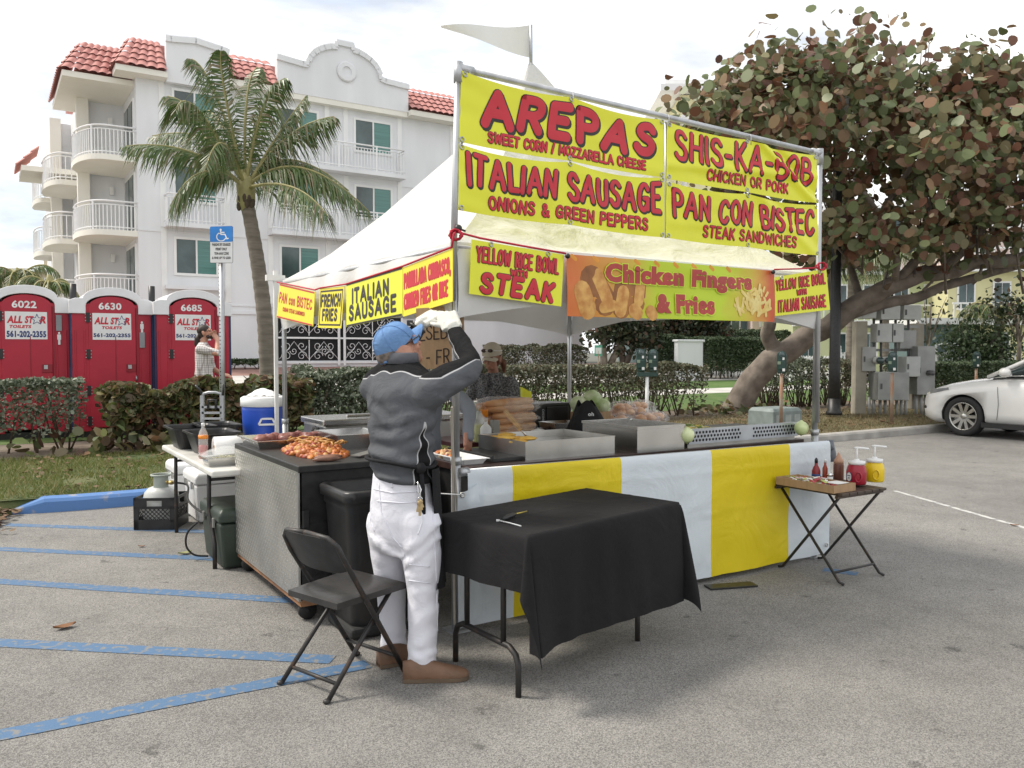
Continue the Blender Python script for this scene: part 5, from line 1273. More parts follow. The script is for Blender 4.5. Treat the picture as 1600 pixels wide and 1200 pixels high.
b = MB(); p, q = T(ca + .40, cb + .18, CZ + .012), T(ca + .62, cb + .30, CZ + .03); b.bar(p, q, .075, .003); b.tube([q, T(ca + .78, cb + .36, CZ + .05)], .011, 8); tag(b.build('spatula', M['dull_steel']), 'steel spatula lying by the sausages on the grill', 'spatula')
pan('steel_pan', 'deep stainless steel pan behind the kebab heap', 'pan', ca + .46, ca + .80, cb + .62, cb + 1.02, CZ, .10, M['steel'])
# warmer table behind
t = thing('steel_warmer', 'long stainless steel warmer with black end behind the grill cart', 'food warmer', T(.35, 2.3, 0), ANG_U)
b = MB(); b.obox(T(.62, 2.35, .88), U3 * .62, V3 * .25, Z3 * .10); b.build('case', M['dull_steel'], t, .01)
b = MB(); b.obox(T(.62, 2.35, 1.005), U3 * .64, V3 * .27, Z3 * .024); b.obox(T(.45, 2.3, 1.038), U3 * .2, V3 * .015, Z3 * .01); b.build('lid', M['steel'], t, .01)
for x in (.05, 1.18):
    for y in (2.14, 2.56): b = MB(); b.tube([T(x, y, 0), T(x, y, .80)], .018, 8); b.build('leg', M['dull_steel'], t)
b = MB()
for k in range(3): b.tube([T(-.04 - .01 * k, 2.2 + .1 * math.sin(s * .4), .88 + .09 * math.cos(s * .45 + k)) for s in range(15)], .008, 5)
tag(b.build('cable_coil', M['rubber']), 'coil of black cable hanging at the end of the steel warmer', 'cable')

# ------------------------------------------------------------------ front counter
fc = thing('cooking_counter', 'black cooking counter standing behind the striped skirt', 'counter', T(1.6, .4, 0), ANG_U)
b = MB(); b.obox(T(1.62, .45, .865), U3 * 1.46, V3 * .34, Z3 * .022); b.build('top', mat('brown_black_top', (.04, .022, .018), .35, var=.4, vs=8), fc, .004)
b = MB(); b.obox(T(1.62, .47, .60), U3 * 1.44, V3 * .31, Z3 * .235); b.build('body', M['black_metal'], fc)
for x in (.22, 3.0):
    for y in (.2, .72): b = MB(); b.tube([T(x, y, 0), T(x, y, .4)], .02, 8); b.build('leg', M['black_metal'], fc)
CT = .887
b = MB(); b.obox(T(.50, .50, CT + .012), U3 * .14, V3 * .28, Z3 * .012); b.obox(T(.37, .5, CT + .02), U3 * .008, V3 * .28, Z3 * .02); tag(b.build('flat_griddle', M['black_metal'], None, .004), 'black flat griddle plate left of the arepa pan', 'griddle')
pan('white_tray', 'white enamel tray at the counter corner by the near post', 'tray', .16, .32, .2, .60, CT, .035, M['white_plastic'], .02, .012)
b = MB(); c = T(.22, .52, CT + .025); heap(b, 26, c, .05, .10, .02, chunk, seed=4); tag(b.build('cut_meat', [M['kebab'], M['meat'], mat('pale_food', (.6, .4, .2), .5)]), 'small glowing orange pile of food in the white tray', 'food')
tp = pan('arepa_pan', 'large square steel pan with golden arepas at one end', 'pan', .585, 1.285, .19, .76, CT, .115, M['dull_steel'], .0, .004)
b = MB(); b.obox(T(.935, .475, CT + .065), U3 * .34, V3 * .275, Z3 * .004); tag(b.build('pan_oil', mat('dark_pan_bottom', (.13, .11, .09), .12, metal=.6, var=.3)), 'dark oily liquid in the arepa pan', 'oil', kind='stuff')
M['arepa'] = mat('golden_arepa', (.70, .36, .045), .55, col2=(.80, .52, .10), vs=14, det=8, bump=.3, bs=50)
k = 0
for (x, y) in ((.64, .36), (.64, .50), (.65, .64), (.74, .40), (.74, .54), (.75, .67)):
    b = MB(); c = T(x, y, CT + .098 + .012 * (k % 2)); b.ell(c, (.062, .062, .014), 0, 14, 8, bump=.12, seed=k); k += 1
    tag(b.build('arepa', M['arepa']), 'golden corn arepa lying at the left end of the steel pan', 'arepa', 'arepas in the steel pan')
b = MB(); p, q = T(.80, .50, CT + .11), T(.74, .62, CT + .24); b.tube([p, p.lerp(q, .5)], .007, 6, 1); b.bar(p.lerp(q, .3), q + (q - p) * .25, .028, .02, 0); b.bar(p - Z3 * .03, p + Z3 * .01, .06, .004, 1, up=(1, 0, 0)); tag(b.build('turner', [M['wood'], M['dull_steel']]), 'turner with a pale wooden handle standing in the arepa pan', 'turner')
fx = thing('deep_fryer', 'tall boxy stainless steel fryer right of the arepa pan', 'fryer', T(1.62, .4, CT), ANG_U)
pan_ = MB(); 
def ringf(g, zz): return [T(1.41 - g, .11 - g, zz), T(1.83 + g, .11 - g, zz), T(1.83 + g, .70 + g, zz), T(1.41 - g, .70 + g, zz)]
pan_.loft([ringf(0, CT), ringf(0, CT + .17), ringf(-.012, CT + .172), ringf(-.012, CT + .09)], sm=False, cap=False); pan_.add(ringf(-.012, CT + .09), [(0, 1, 2, 3)]); pan_.build('case', M['steel'], fx)
b = MB()
for p, q in zip(ringf(.003, CT + .165), ringf(.003, CT + .165)[1:] + ringf(.003, CT + .165)[:1]): b.bar(p, q, .008, .016)
b.build('rim', M['dull_steel'], fx); b = MB(); b.bar(T(1.50, .6, CT + .16), T(1.56, .35, CT + .20), .02, .006); b.build('handle', M['dull_steel'], fx)
gg = thing('griddle_burner', 'steel griddle with a perforated splash guard at the right end', 'griddle', T(2.45, .4, CT), ANG_U)
b = MB(); b.obox(T(2.46, .45, CT + .035), U3 * .56, V3 * .30, Z3 * .035); b.build('case', M['dull_steel'], gg)
b = MB(); b.obox(T(2.46, .45, CT + .075), U3 * .54, V3 * .28, Z3 * .004); b.build('hotplate', M['black_metal'], gg)
b = MB(); b.obox(T(2.46, .135, CT + .075), U3 * .57, V3 * .008, Z3 * .05); b.obox(T(2.46, .15, CT + .126), U3 * .57, V3 * .022, Z3 * .003); b.build('splash_guard', mat('bluish_steel', (.50, .53, .57), .35, metal=.8, var=.1), gg)
b = MB()
for r_ in range(3):
    for i in range(34):
        if 14 < i < 19: continue
        c = T(1.93 + .032 * i + (.016 if r_ % 2 else 0), .1255, CT + .105 - .027 * r_); b.add([c + U3 * .010 * math.cos(j * PI / 5) + Z3 * .010 * math.sin(j * PI / 5) for j in range(10)], [tuple(range(10))])
b.build('hole_rows', M['black_void'], gg)
b = MB()
def sliv(mb, p, rnd):
    a = rnd.random() * 6.28; d = V((math.cos(a), math.sin(a), rnd.uniform(-.2, .4))) * rnd.uniform(.02, .04); mb.tube([p - d, p + Z3 * .008, p + d], .005, 4, rnd.choice((0, 1, 1, 2)))
heap(b, 150, T(2.18, .42, CT + .085), .20, .17, .04, sliv, seed=8); tag(b.build('onion_strips', [mat('green_pepper', (.16, .26, .04), .5), mat('yellow_onion', (.62, .50, .12), .5), mat('pale_onion', (.68, .64, .42), .5)]), 'sliced onions and peppers frying on the griddle', 'food')
M['onion'] = mat('pale_green_onion', (.56, .68, .28), .35, col2=(.70, .76, .45), vs=6, spec=.6)
for (px, py, Y, r, lb) in ((1073, 680, 5.66, .054, 'peeled pale green onion beside the deep fryer corner'), (1252, 669, 6.22, .054, 'peeled pale green onion by the right tent post')):
    b = MB(); c = P(px, py, Y)
    b.lathe([(.004, -r * 1.0), (r * .4, -r * .93), (r * .8, -r * .62), (r, -.05 * r), (r * .93, r * .42), (r * .62, r * .80), (r * .25, r * .98), (.006, r * 1.12)], c, 18)
    for k in range(5): b.tube([c - Z3 * r * .98, c - Z3 * r * 1.08 + V((math.cos(k * 1.3), math.sin(k * 1.3), 0)) * .006], .002, 4)
    tag(b.build('onion', M['onion']), lb, 'onion')

# ------------------------------------------------------------------ back table and what is on it
bt = thing('back_table', 'dark red brown folding table at the back of the tent', 'table', T(1.95, 1.88, 0), ANG_U)
b = MB(); b.obox(T(2.02, 1.90, .83), U3 * 1.16, V3 * .36, Z3 * .018); b.build('tabletop', mat('dark_red_top', (.085, .018, .02), .4, var=.3), bt, .006)
for x in (.98, 3.06):
    for y in (1.62, 2.18): b = MB(); b.tube([T(x, y, 0), T(x, y, .815)], .016, 8); b.build('leg', M['black_metal'], bt)
TZ = .849
def on(px, Y, z=TZ): q = P(px, 600, Y); return V((q.x, q.y, z))
def bottle(name, label, cat, c, prof, m, capprof=None, capm=None, lab=None, labm=None, n=16):
    t = thing(name, label, cat, c); b = MB(); b.lathe(prof, c, n); b.build('bottle', m, t)
    if capprof: b = MB(); b.lathe(capprof, c, n); b.build('cap', capm, t)
    if lab: b = MB(); b.lathe([(lab[0], lab[1]), (lab[0], lab[2])], c, n); b.build('label', labm, t)
    return t
M['oil'] = mat('yellow_oil', (.55, .55, .08), .15, var=.05, spec=.6); M['clear'] = glassy('clear_plastic', (.85, .87, .86), .30)
M['orange'] = mat('orange_plastic', (.80, .25, .02), .4); M['paper'] = mat('white_paper', (.75, .75, .74), .8, var=.03)
jc = on(748, 6.45)
t = bottle('oil_jug', 'clear plastic jug half filled with yellow oil', 'jug', jc, [(.045, 0), (.048, .01), (.048, .13), (.044, .135)], M['oil'])
b = MB(); b.lathe([(.049, .0), (.050, .012), (.050, .17), (.044, .20), (.022, .225), (.02, .24)], jc, 16); b.build('shell', M['clear'], t)
bottle('sanitiser_bottle', 'white bottle with a navy label beside the oil jug', 'bottle', on(759, 6.35), [(.042, 0), (.044, .01), (.044, .115), (.03, .135), (.014, .15), (.014, .165)], M['white_plastic'], None, None, (.0448, .02, .045), INK['navy'])
bottle('squeeze_bottle', 'small bottle with an orange pointed cap behind the white bottle', 'bottle', on(757, 6.55), [(.028, 0), (.03, .01), (.03, .17), (.02, .19)], M['clear'], [(.026, .185), (.026, .225), (.03, .235), (.03, .245)], M['orange'])
b = MB(); c = on(773, 6.45); b.obox(c + Z3 * .085, U3 * .03, V3 * .03, Z3 * .085); tag(b.build('grey_carton', mat('grey_card', (.30, .29, .26), .8), None, .003), 'plain grey carton right of the white bottle', 'carton')
M['bread'] = mat('baked_bread', (.50, .21, .075), .5, col2=(.74, .48, .27), vs=5, det=6); M['bag'] = glassy('clear_bread_bag', (.90, .90, .92), .17, .10)
def breadbag(label, c, w, dpt, h, rolls, seed, group):
    t = thing('bread_bag', label, 'bread bag', c, ANG_U, group); rnd = random.Random(seed)
    for i in range(rolls):
        b = MB()
        if w > .4:      # long loaves lie along the table
            cc = c + V3 * ((i % 3 - 1) * dpt * .30) + Z3 * (h * (.36 + .34 * (i // 3))) + U3 * rnd.uniform(-.02, .02); d = (U3 + Z3 * rnd.uniform(-.06, .06)).normalized(); b.tube([cc + d * w * .46 * q for q in (-1, -.92, -.6, 0, .6, .92, 1)], [.012, .034, .046, .05, .046, .034, .012], 10, flat=.8)
        else:
            cc = c + U3 * rnd.uniform(-.3, .3) * w + V3 * rnd.uniform(-.3, .3) * dpt + Z3 * h * (.30 + .34 * (i % 2)); b.ell(cc, (.062, .052, .036), 0, 12, 8, bump=.3, seed=seed + i, M=None)
        b.build('roll', M['bread'], t)
    s = MB(); s.ell(c + Z3 * h * .5, (w * .56, dpt * .54, h * .60), 0, 44, 26, bump=.26, seed=seed, bs=11)
    s.tube([c - U3 * w * .5 + Z3 * h * .5, c - U3 * w * .6 + Z3 * h * .62, c - U3 * w * .68 + Z3 * h * .55], [.05, .014, .035], 8); s.build('bag', M['bag'], t); return t
G1 = 'bread bags piled beside the microwave'; G2 = 'bread bags piled behind the fryer'
c1 = T(1.54, 1.93, TZ); S1 = 'clear bag of long bread rolls, '
breadbag(S1 + 'bottom of the left pile', c1, .50, .30, .10, 5, 1, G1); breadbag(S1 + 'middle of the left pile', c1 + Z3 * .095 + U3 * .01, .46, .30, .10, 5, 2, G1); breadbag(S1 + 'topmost of the left pile', c1 + Z3 * .185 - U3 * .02, .52, .32, .13, 4, 3, G1)
c2 = T(2.92, 1.95, TZ)
for i, (x, y, z, lb) in enumerate(((-.20, -.04, 0, 'front left of the right pile'), (.08, -.1, 0, 'front middle of the right pile'), (.30, .02, 0, 'lowest at the right end of its pile'), (-.08, .03, .10, 'upper left of the right pile'), (.14, .02, .105, 'topmost of the right pile'))):
    breadbag('clear bag of round brown buns, ' + lb, c2 + U3 * x + V3 * y + Z3 * z, .27, .24, .13, 6, 10 + i, G2)
mw = thing('microwave_oven', 'black microwave oven with rounded door behind the bread', 'microwave', T(1.95, 2.1, TZ), ANG_U)
mc = T(2.03, 2.10, TZ)
b = MB(); b.obox(mc + Z3 * .13, U3 * .21, V3 * .15, Z3 * .12); b.build('case', mat('black_gloss', (.016, .017, .018), .3, var=.3, coat=.3), mw, .015)
b = MB(); b.obox(mc + Z3 * .13 - V3 * .156 + U3 * .05, U3 * .12, V3 * .008, Z3 * .09); b.build('door', M['black_plastic'], mw, .008)
b = MB(); s_, _, _, _ = quadsurf(mc - V3 * .152 - U3 * .12 + Z3 * .21, mc - V3 * .152 - U3 * .09 + Z3 * .21, mc - V3 * .152 - U3 * .09 + Z3 * .06, mc - V3 * .152 - U3 * .12 + Z3 * .06)
rt = lambda x, y, z=0: s_(1 - y, x, z)
typeset(b, 'OIMESIO', .05, .1, .9, .8, rt, .004, 0, .02); b.build('lettering', INK['grey'], mw)
pan('steel_box', 'small stainless steel food box in front of the microwave', 'pan', 1.85, 2.17, 1.66, 1.90, TZ, .10, M['steel'], .01, .006)
for i, (px, py, Y, r, lb) in enumerate(((904, 631, 7.25, .075, 'pale green cabbage nearest the microwave'), (925, 622, 7.30, .08, 'pale cabbage topmost in the cabbage pile'), (941, 634, 7.3, .07, 'wrapped cabbage at the right of its pile'), (916, 640, 7.12, .075, 'cabbage lowest at the front of its pile'))):
    b = MB(); c = P(px, py, Y); b.ell(c, (r, r, r * .92), 0, 16, 10, bump=.12, seed=i, bs=10)
    for k in range(5):
        a = k * 1.26 + i; d = V((math.cos(a), math.sin(a) * .8, .35 * (k % 2))).normalized(); b.ell(c + d * r * .42, (r * .66, r * .66, r * .62), 0, 12, 8, bump=.2, seed=k + i * 7)
    tag(b.build('cabbage', mat('cabbage', (.40, .52, .22), .5, col2=(.66, .70, .50), vs=9, det=6)), lb, 'cabbage', 'cabbages heaped by the black bag')
# crate that lifts the cabbages, black cloth bag
b = MB(); c = on(923, 7.28); b.obox(c + Z3 * .09, U3 * .15, V3 * .10, Z3 * .088); tag(b.build('produce_box', M['card'], None, .004), 'cardboard produce box carrying the cabbages', 'box')
t = thing('black_bag', 'slumped black cloth bag with small white letters beside the fryer', 'bag', T(2.02, 1.62, TZ))
b = MB(); cc = P(915, 676, 6.75); cc.z = TZ
def bagf(u, v):
    a = u * 2 * PI; h = .25 * v; pk = .06 * abs(math.sin(a * 1.5 + .6)) * v * v; r = .175 * (1 - .60 * v ** 1.6) * (1 + .14 * math.sin(a * 3 + v * 3))
    return cc + V((r * math.cos(a), r * .7 * math.sin(a), h + pk))
b.grid(bagf, 40, 14); b.v += []; b.build('body', cloth('black_bag_cloth', (.012, .012, .013), .2, 0, .7, .5, 8), t)
b = MB(); s_, _, _, _ = quadsurf(P(919, 644, 6.50), P(928, 644, 6.50), P(928, 650, 6.50), P(919, 650, 6.50)); typeset(b, 'oh', 0, 0, 1, 1, s_, .0, 0, .03); 
b.build('lettering', INK['white'], t)
t = thing('paper_wrap', 'crumpled white wrap printed with a red diamond grid', 'wrapping paper', on(840, 6.6))
b = MB(); c = on(842, 6.55); b.ell(c + Z3 * .045, (.095, .06, .045), 0, 18, 10, bump=.15, seed=5); b.build('paper', M['paper'], t)
b = MB()
for k in range(-6, 7):
    for s in (1, -1):
        pts = []
        for j in range(9):
            u = -1 + j * .25; x = k * .03 + s * u * .045; y = -.055
            if abs(x) < .085: pts.append(c + V((x, -.062 * math.sqrt(max(0, 1 - (x / .1) ** 2 - (u * .8) ** 2)) - .002, .045 + u * .036)))
        if len(pts) > 2: b.tube(pts, .0016, 4)
b.build('printed_grid', INK['red'], t)
b = MB(); c = on(863, 6.40); b.lathe([(.05, 0), (.055, .01), (.045, .05), (.03, .06)], c, 4); tag(b.build('foam_box', M['white_plastic'], None, .004), 'white foam clamshell box on the back table edge', 'box')
b = MB(); c = on(815, 6.38); b.obox(c + Z3 * .03, U3 * .13, V3 * .05, Z3 * .006)
for k in range(12): b.obox(c + Z3 * .042 + U3 * (-.12 + .0215 * k), U3 * .004, V3 * .05, Z3 * .008)
b.obox(c + Z3 * .012 - V3 * .055, U3 * .13, V3 * .004, Z3 * .03); tag(b.build('grill_rack', M['black_metal']), 'black ridged grill rack in front of the bread bags', 'rack')
b = MB(); c = on(820, 6.25); b.tube([c + U3 * -.07 + Z3 * .012, c + U3 * .06 + Z3 * .012], .011, 8); tag(b.build('blue_handle', mat('blue_plastic_handle', (.04, .11, .45), .4)), 'blue plastic knife handle on the table edge', 'knife')
for i, (px, lb) in enumerate(((880, 'small glass shaker left of its twin on the back table'), (886, 'small glass shaker right of its twin on the back table'))):
    bottle('glass_shaker', lb, 'shaker', on(px, 6.42), [(.014, 0), (.016, .01), (.014, .05)], M['clear'], [(.014, .05), (.015, .058), (.008, .07)], M['chrome'])
b = MB(); c = on(884, 6.85); b.ell(c + Z3 * .02, (.07, .05, .02), 0, 12, 6); tag(b.build('plastic_dish', mat('red_plastic', (.42, .02, .03), .4)), 'red plastic dish behind the glass shakers', 'dish')
b = MB(); q = P(822, 612, 7.35); b.grid(lambda u, v: q + V((.10 * (u - .5), .01 * math.sin(u * 5), .09 * (v - .5) - .05 * u)), 6, 4); b.grid(lambda u, v: q + V((.10 * (u - .5), .004 + .01 * math.sin(u * 5), .09 * (v - .5) - .05 * u)), 6, 4); tag(b.build('yellow_bag', M['vinyl']), 'small yellow packet corner beside the microwave', 'packet')
b = MB(); c = on(762, 6.9); 
for k in range(14): b.ell(c + V((random.uniform(-.06, .06), random.uniform(-.04, .04), .19 + random.uniform(0, .06))), (.028, .02, .018), 0, 7, 5, bump=.4, seed=k)
tag(b.build('chip_pile', mat('tan_food', (.56, .36, .15), .6, var=.2)), 'pile of tan fried snacks on the left bread pile', 'food')

# ------------------------------------------------------------------ white folding table on the left and its load
wt = thing('folding_table', 'white plastic folding table beside the grill cart', 'folding table', T(-.5, 2.75, 0), ANG_U)
b = MB(); z = .735; a0, a1, b0, b1 = -.90, -.10, 1.82, 3.72
b.obox(T((a0 + a1) / 2, (b0 + b1) / 2, z - .02), U3 * (a1 - a0) / 2, V3 * (b1 - b0) / 2, Z3 * .022); b.build('tabletop', M['fold_plastic'], wt, .014, 3)
for bb, foot in ((b0 + .40, 0), (b1 - .25, 1)):
    for aa in (a0 + .07, a1 - .07):
        l = MB(); s = -.14 if not foot else .02
        l.tube([T(aa, bb, .70), T(aa, bb + .02, .45), T(aa - (.0), bb + .02, .40), T(aa, bb + s * .8, .22), T(aa, bb + s, .18), T(aa, bb + s, .0)], .016, 8); l.build('leg', M['rusty_black'], wt)
    l = MB(); l.tube([T(a0 + .07, bb + .01, .62), T(a1 - .07, bb + .01, .62)], .012, 6); l.build('brace', M['rusty_black'], wt)
WZ = .738
def tub(label, a, b_, w, l, h, group):
    t = thing('bus_tub', label, 'tub', T(a, b_, WZ), ANG_U, group); mb = MB()
    def rr(g, zz):
        o = []; hw, hl, r = w / 2 + g, l / 2 + g, .05
        for (sx, sy, a0_) in ((1, 1, 0), (-1, 1, 1), (-1, -1, 2), (1, -1, 3)):
            for k in range(5): t_ = (a0_ + k / 4) * PI / 2; o.append(T(a + sx * (hw - r) + r * math.cos(t_), b_ + sy * (hl - r) + r * math.sin(t_), WZ + zz))
        return o
    mb.loft([rr(-.055, .002), rr(-.05, .01), rr(0, h), rr(.018, h + .002), rr(.018, h - .012), rr(.012, h - .012)], cap=False, sm=False); mb.add(rr(-.055, .002), [tuple(range(20))[::-1]])
    mb.loft([rr(.0, h + .002), rr(-.008, h - .01), rr(-.058, .012)], sm=False, cap=False); mb.add(rr(-.058, .012), [tuple(range(20))]); mb.build('tub', M['black_plastic'], t)
    for s in (-1, 1):
        k = MB(); p = T(a, b_ + s * (l / 2 + .022), WZ + h - .03); k.obox(p, U3 * .05, V3 * .014, Z3 * .008); k.build('handle', M['black_plastic'], t)
    return t
GT = 'black tubs on the white folding table'
tub('empty black tub at the left end of the white folding table', -.71, 3.41, .36, .44, .18, GT); tub('black tub in front, with the red drink bottle beside it', -.66, 2.91, .34, .44, .175, GT); tub('black tub behind the others nearest the blue drinks cooler', -.50, 3.42, .30, .42, .19, GT)
rb_ = G(318, 716, WZ)
t = thing('drink_bottle', 'clear plastic bottle with red drink on the white table', 'bottle', rb_)
b = MB(); b.lathe([(.030, 0), (.034, .008), (.034, .09), (.032, .1)], rb_, 14); b.build('drink', mat('red_drink', (.50, .02, .02), .15), t)
b = MB(); b.lathe([(.033, 0), (.0355, .01), (.0355, .17), (.03, .20), (.013, .235), (.012, .25)], rb_, 14); b.build('bottle', M['clear'], t)
b = MB(); b.lathe([(.0362, .15), (.0362, .178)], rb_, 14); b.build('band', M['orange'], t); b = MB(); b.lathe([(.014, .248), (.014, .27), (.004, .272)], rb_, 12); b.build('cap', M['white_plastic'], t)
c = T(-.60, 2.50, WZ)
t = thing('paper_towel_roll', 'roll of white paper towel lying on the white table', 'paper roll', c)
b = MB(); d = U3; b.tube([c + Z3 * .085 - d * .13, c + Z3 * .085 + d * .13], .082, 26); b.build('roll', M['paper'], t); b = MB(); b.tube([c + Z3 * .085 - d * .131, c + Z3 * .085 - d * .12], .02, 12); b.build('core', M['card'], t)
p0 = ab(G(345, 726, WZ))
t = pan('foil_tray', 'foil tray of shredded cheese under a bent clear lid', 'tray', p0[0] - .11, p0[0] + .18, p0[1] - .09, p0[1] + .11, WZ, .06, M['steel'])
b = MB(); heap(b, 160, T(p0[0] + .03, p0[1] + .01, WZ + .03), .10, .08, .035, lambda mb, p, r: mb.tube([p, p + V((r.uniform(-.02, .02), r.uniform(-.02, .02), r.uniform(-.004, .006)))], .0025, 4), seed=2); b.build('cheese', mat('shredded_cheese', (.72, .70, .52), .6), t)
b = MB(); cc = T(p0[0] + .03, p0[1] + .02, WZ + .075); b.grid(lambda u, v: cc + U3 * (.34 * (u - .5)) + V3 * (.26 * (v - .5)) + Z3 * (.05 * math.sin(PI * u) * math.sin(PI * v) + .02 * u), 10, 8); b.build('lid', M['clear'], t)
# drinks cooler
cc = G(412, 692, WZ); 
t = thing('drinks_cooler', 'round blue drinks cooler with a white lid at the far left tent post', 'cooler', cc)
b = MB(); k = 1.0; b.lathe([(.165, 0), (.172, .01), (.185, .30), (.185, .33)], cc, 28); b.build('body', mat('blue_cooler_plastic', (.022, .085, .50), .35, var=.06), t)
b = MB(); b.lathe([(.188, .33), (.196, .335), (.196, .405), (.17, .42), (.0, .425)], cc, 28); b.build('lid', M['white_plastic'], t)
b = MB(); vw = (V((0, 0, 0)) - V((cc.x, cc.y, 0))).normalized(); sd2 = V((-vw.y, vw.x, 0)); hc = cc + vw * .188 + sd2 * .03 + Z3 * .20
for p, q in ((hc - sd2 * .07 - Z3 * .02, hc - sd2 * .045 + Z3 * .03), (hc - sd2 * .045 + Z3 * .03, hc + sd2 * .045 + Z3 * .03), (hc + sd2 * .045 + Z3 * .03, hc + sd2 * .07 - Z3 * .02), (hc - sd2 * .07 - Z3 * .02, hc + sd2 * .07 - Z3 * .02)): b.bar(p, q, .016, .016, up=tuple(vw))
b.build('handle', M['white_plastic'], t)
b = MB(); p = cc + Z3 * .435; b.grid(lambda u, v: p + V(((u - .5) * .26, (v - .5) * .22, .035 * abs(mnoise.noise(V((u * 4, v * 4, 1)))) + .05 * math.sin(PI * u) * math.sin(PI * v) - .012)), 16, 12); tag(b.build('plastic_bag', M['white_plastic']), 'crumpled white plastic bag lying on the blue cooler', 'bag')
# hand truck behind
hp = P(331, 640, 8.0)
t = thing('hand_truck', 'grey aluminium hand truck standing behind the white table', 'hand truck', V((hp.x, hp.y, 0)))
def HT(px, py, dy=0): return P(px, py, 8.0 + dy)
b = MB(); zg = HT(316, 612)
for px in (316, 347): q = HT(px, 618); b.bar(V((q.x, 8.0, .12)), V((q.x, q.y, q.z)), .035, .03, up=(0, 1, 0))
b.tube([HT(316, 622), HT(318, 615), HT(326, 613), HT(337, 613), HT(344, 615), HT(347, 622)], .013, 8)
for py in (636, 645): b.bar(HT(316, py), HT(347, py), .03, .02)
b.bar(HT(316, 654), HT(347, 654), .07, .015); b.build('frame', mat('grey_aluminium', (.42, .43, .44), .45, metal=.6), t)
b = MB(); b.bar(HT(326, 655), HT(337, 655, .02), .02, .02); b.tube([HT(325, 640, -.03), HT(325, 625, -.03), HT(337, 625, -.03), HT(337, 640, -.03)], .012, 8); b.build('handle', M['black_plastic'], t)
for q in ([HT(316, 616), HT(311, 608), HT(305, 602)], [HT(348, 620), HT(349, 610), HT(349, 600)]): b = MB(); b.tube(q, .011, 6); b.build('grip', M['black_plastic'], t)
for s in (316, 347): q = HT(s, 640); b = MB(); b.tube([V((q.x - .02, 8.05, .12)), V((q.x + .02, 8.05, .12))], .12, 18); b.build('wheel', M['rubber'], t)
b = MB(); b.box((hp.x, 7.88, .02), (.36, .22, .012)); b.build('toe_plate', M['galv'], t)

# coolers, propane and crate under the white table
def chest(name, label, c, w, l, h, rz, m, group=None, lidm=None, latchside=-1):
    t = thing(name, label, 'cooler', c, rz, group); F = frame(c, rz); b = MB()
    def rr(gx, zz):
        return [F @ V((sx * (w / 2 + gx), sy * (l / 2 + gx), zz)) for sx, sy in ((-1, -1), (1, -1), (1, 1), (-1, 1))]
    b.loft([rr(-.03, .01), rr(-.004, h * .76)], sm=False); b.build('body', m, t, .02, 3)
    b = MB(); b.loft([rr(.006, h * .775), rr(.008, h * .93), rr(-.02, h)], sm=False); b.build('lid', lidm or m, t, .018, 3)
    for k in (-.25, .25):
        b = MB(); b.box((latchside * (w / 2 + .008), k * l, h * .74), (.018, .03, .07), M=F); b.build('latch', M['dull_steel'], t, .003)
    return t
gcc = G(352, 862); 
chest('cooler_chest', 'dark green cooler chest with pale latches under the white table', T(-.62, 2.27, 0) , .40, .62, .44, ANG_U, mat('dark_green_plastic', (.026, .038, .028), .5, var=.15), lidm=mat('dark_green_lid', (.03, .044, .033), .45, var=.1))
for px, py, lb, sz in ((302, 815, 'white cooler chest next to the dark green one', (.38, .55, .46)), (272, 795, 'white cooler chest farther back beside the gas bottle', (.38, .52, .46))):
    q = G(px, py); chest('cooler_chest', lb, V((q.x + .1, q.y + .18, 0)), *sz, ANG_U, M['white_plastic'])
cc = G(240, 828); cw = .345; cr_ang = .06
cc = V((cc.x, cc.y + .17, 0))
t = thing('milk_crate', 'black plastic milk crate with a lattice window on the asphalt', 'crate', cc, cr_ang); F = frame(cc, cr_ang)
b = MB(); h = .28; w = cw / 2
for (sx, sy, rot) in ((0, -1, 0), (0, 1, 0), (-1, 0, 1), (1, 0, 1)):
    def pb(x, z, ww, hh):
        c_ = (x, sy * w, z) if not rot else (sx * w, x, z); s_ = (ww, .012, hh) if not rot else (.012, ww, hh); b.box(c_, s_, M=F)
    pb(0, .045, cw, .09); pb(0, h - .012, cw, .024); pb(-w + .02, h / 2, .04, h); pb(w - .02, h / 2, .04, h); pb(-.10, h - .05, .07, .06); pb(.10, h - .05, .07, .06); pb(0, h - .085, cw, .022)
    n = 5
    for k in range(-n, n + 1):
        for s in (1, -1):
            x0 = k * .036 - s * .05; z0, z1 = .09, .19; x1 = x0 + s * .10
            lo, hi = (x0, x1)
            if max(abs(x0), abs(x1)) > w: continue
            p_ = F @ (V((x0, sy * w, z0)) if not rot else V((sx * w, x0, z0))); q_ = F @ (V((x1, sy * w, z1)) if not rot else V((sx * w, x1, z1))); b.bar(p_, q_, .006, .006)
b.box((0, 0, .012), (cw - .02, cw - .02, .012), M=F); b.build('crate', M['black_plastic'], t)
t = thing('propane_tank', 'pale grey propane tank standing in the black milk crate', 'gas bottle', cc + Z3 * .02)
b = MB(); b.lathe([(.10, .0), (.14, .03), (.152, .08), (.152, .23), (.14, .285), (.105, .325), (.05, .345), (.0, .35)], cc + Z3 * .02, 26); b.build('tank', mat('pale_grey_paint', (.55, .56, .54), .4, var=.1, vs=4), t)
b = MB()
for s in (0, 1):
    vs = []
    for i in range(13):
        a = PI * (.62 + s) + (i - 6) * .14; vs.append([cc + V((.082 * math.cos(a), .082 * math.sin(a), z)) for z in (.35, .46)])
    b.grid(lambda u, v: vs[min(12, int(round(u * 12)))][0].lerp(vs[min(12, int(round(u * 12)))][1], v), 12, 2, thick=.006, nrm=V((math.cos(PI * (.62 + s)), math.sin(PI * (.62 + s)), 0)))
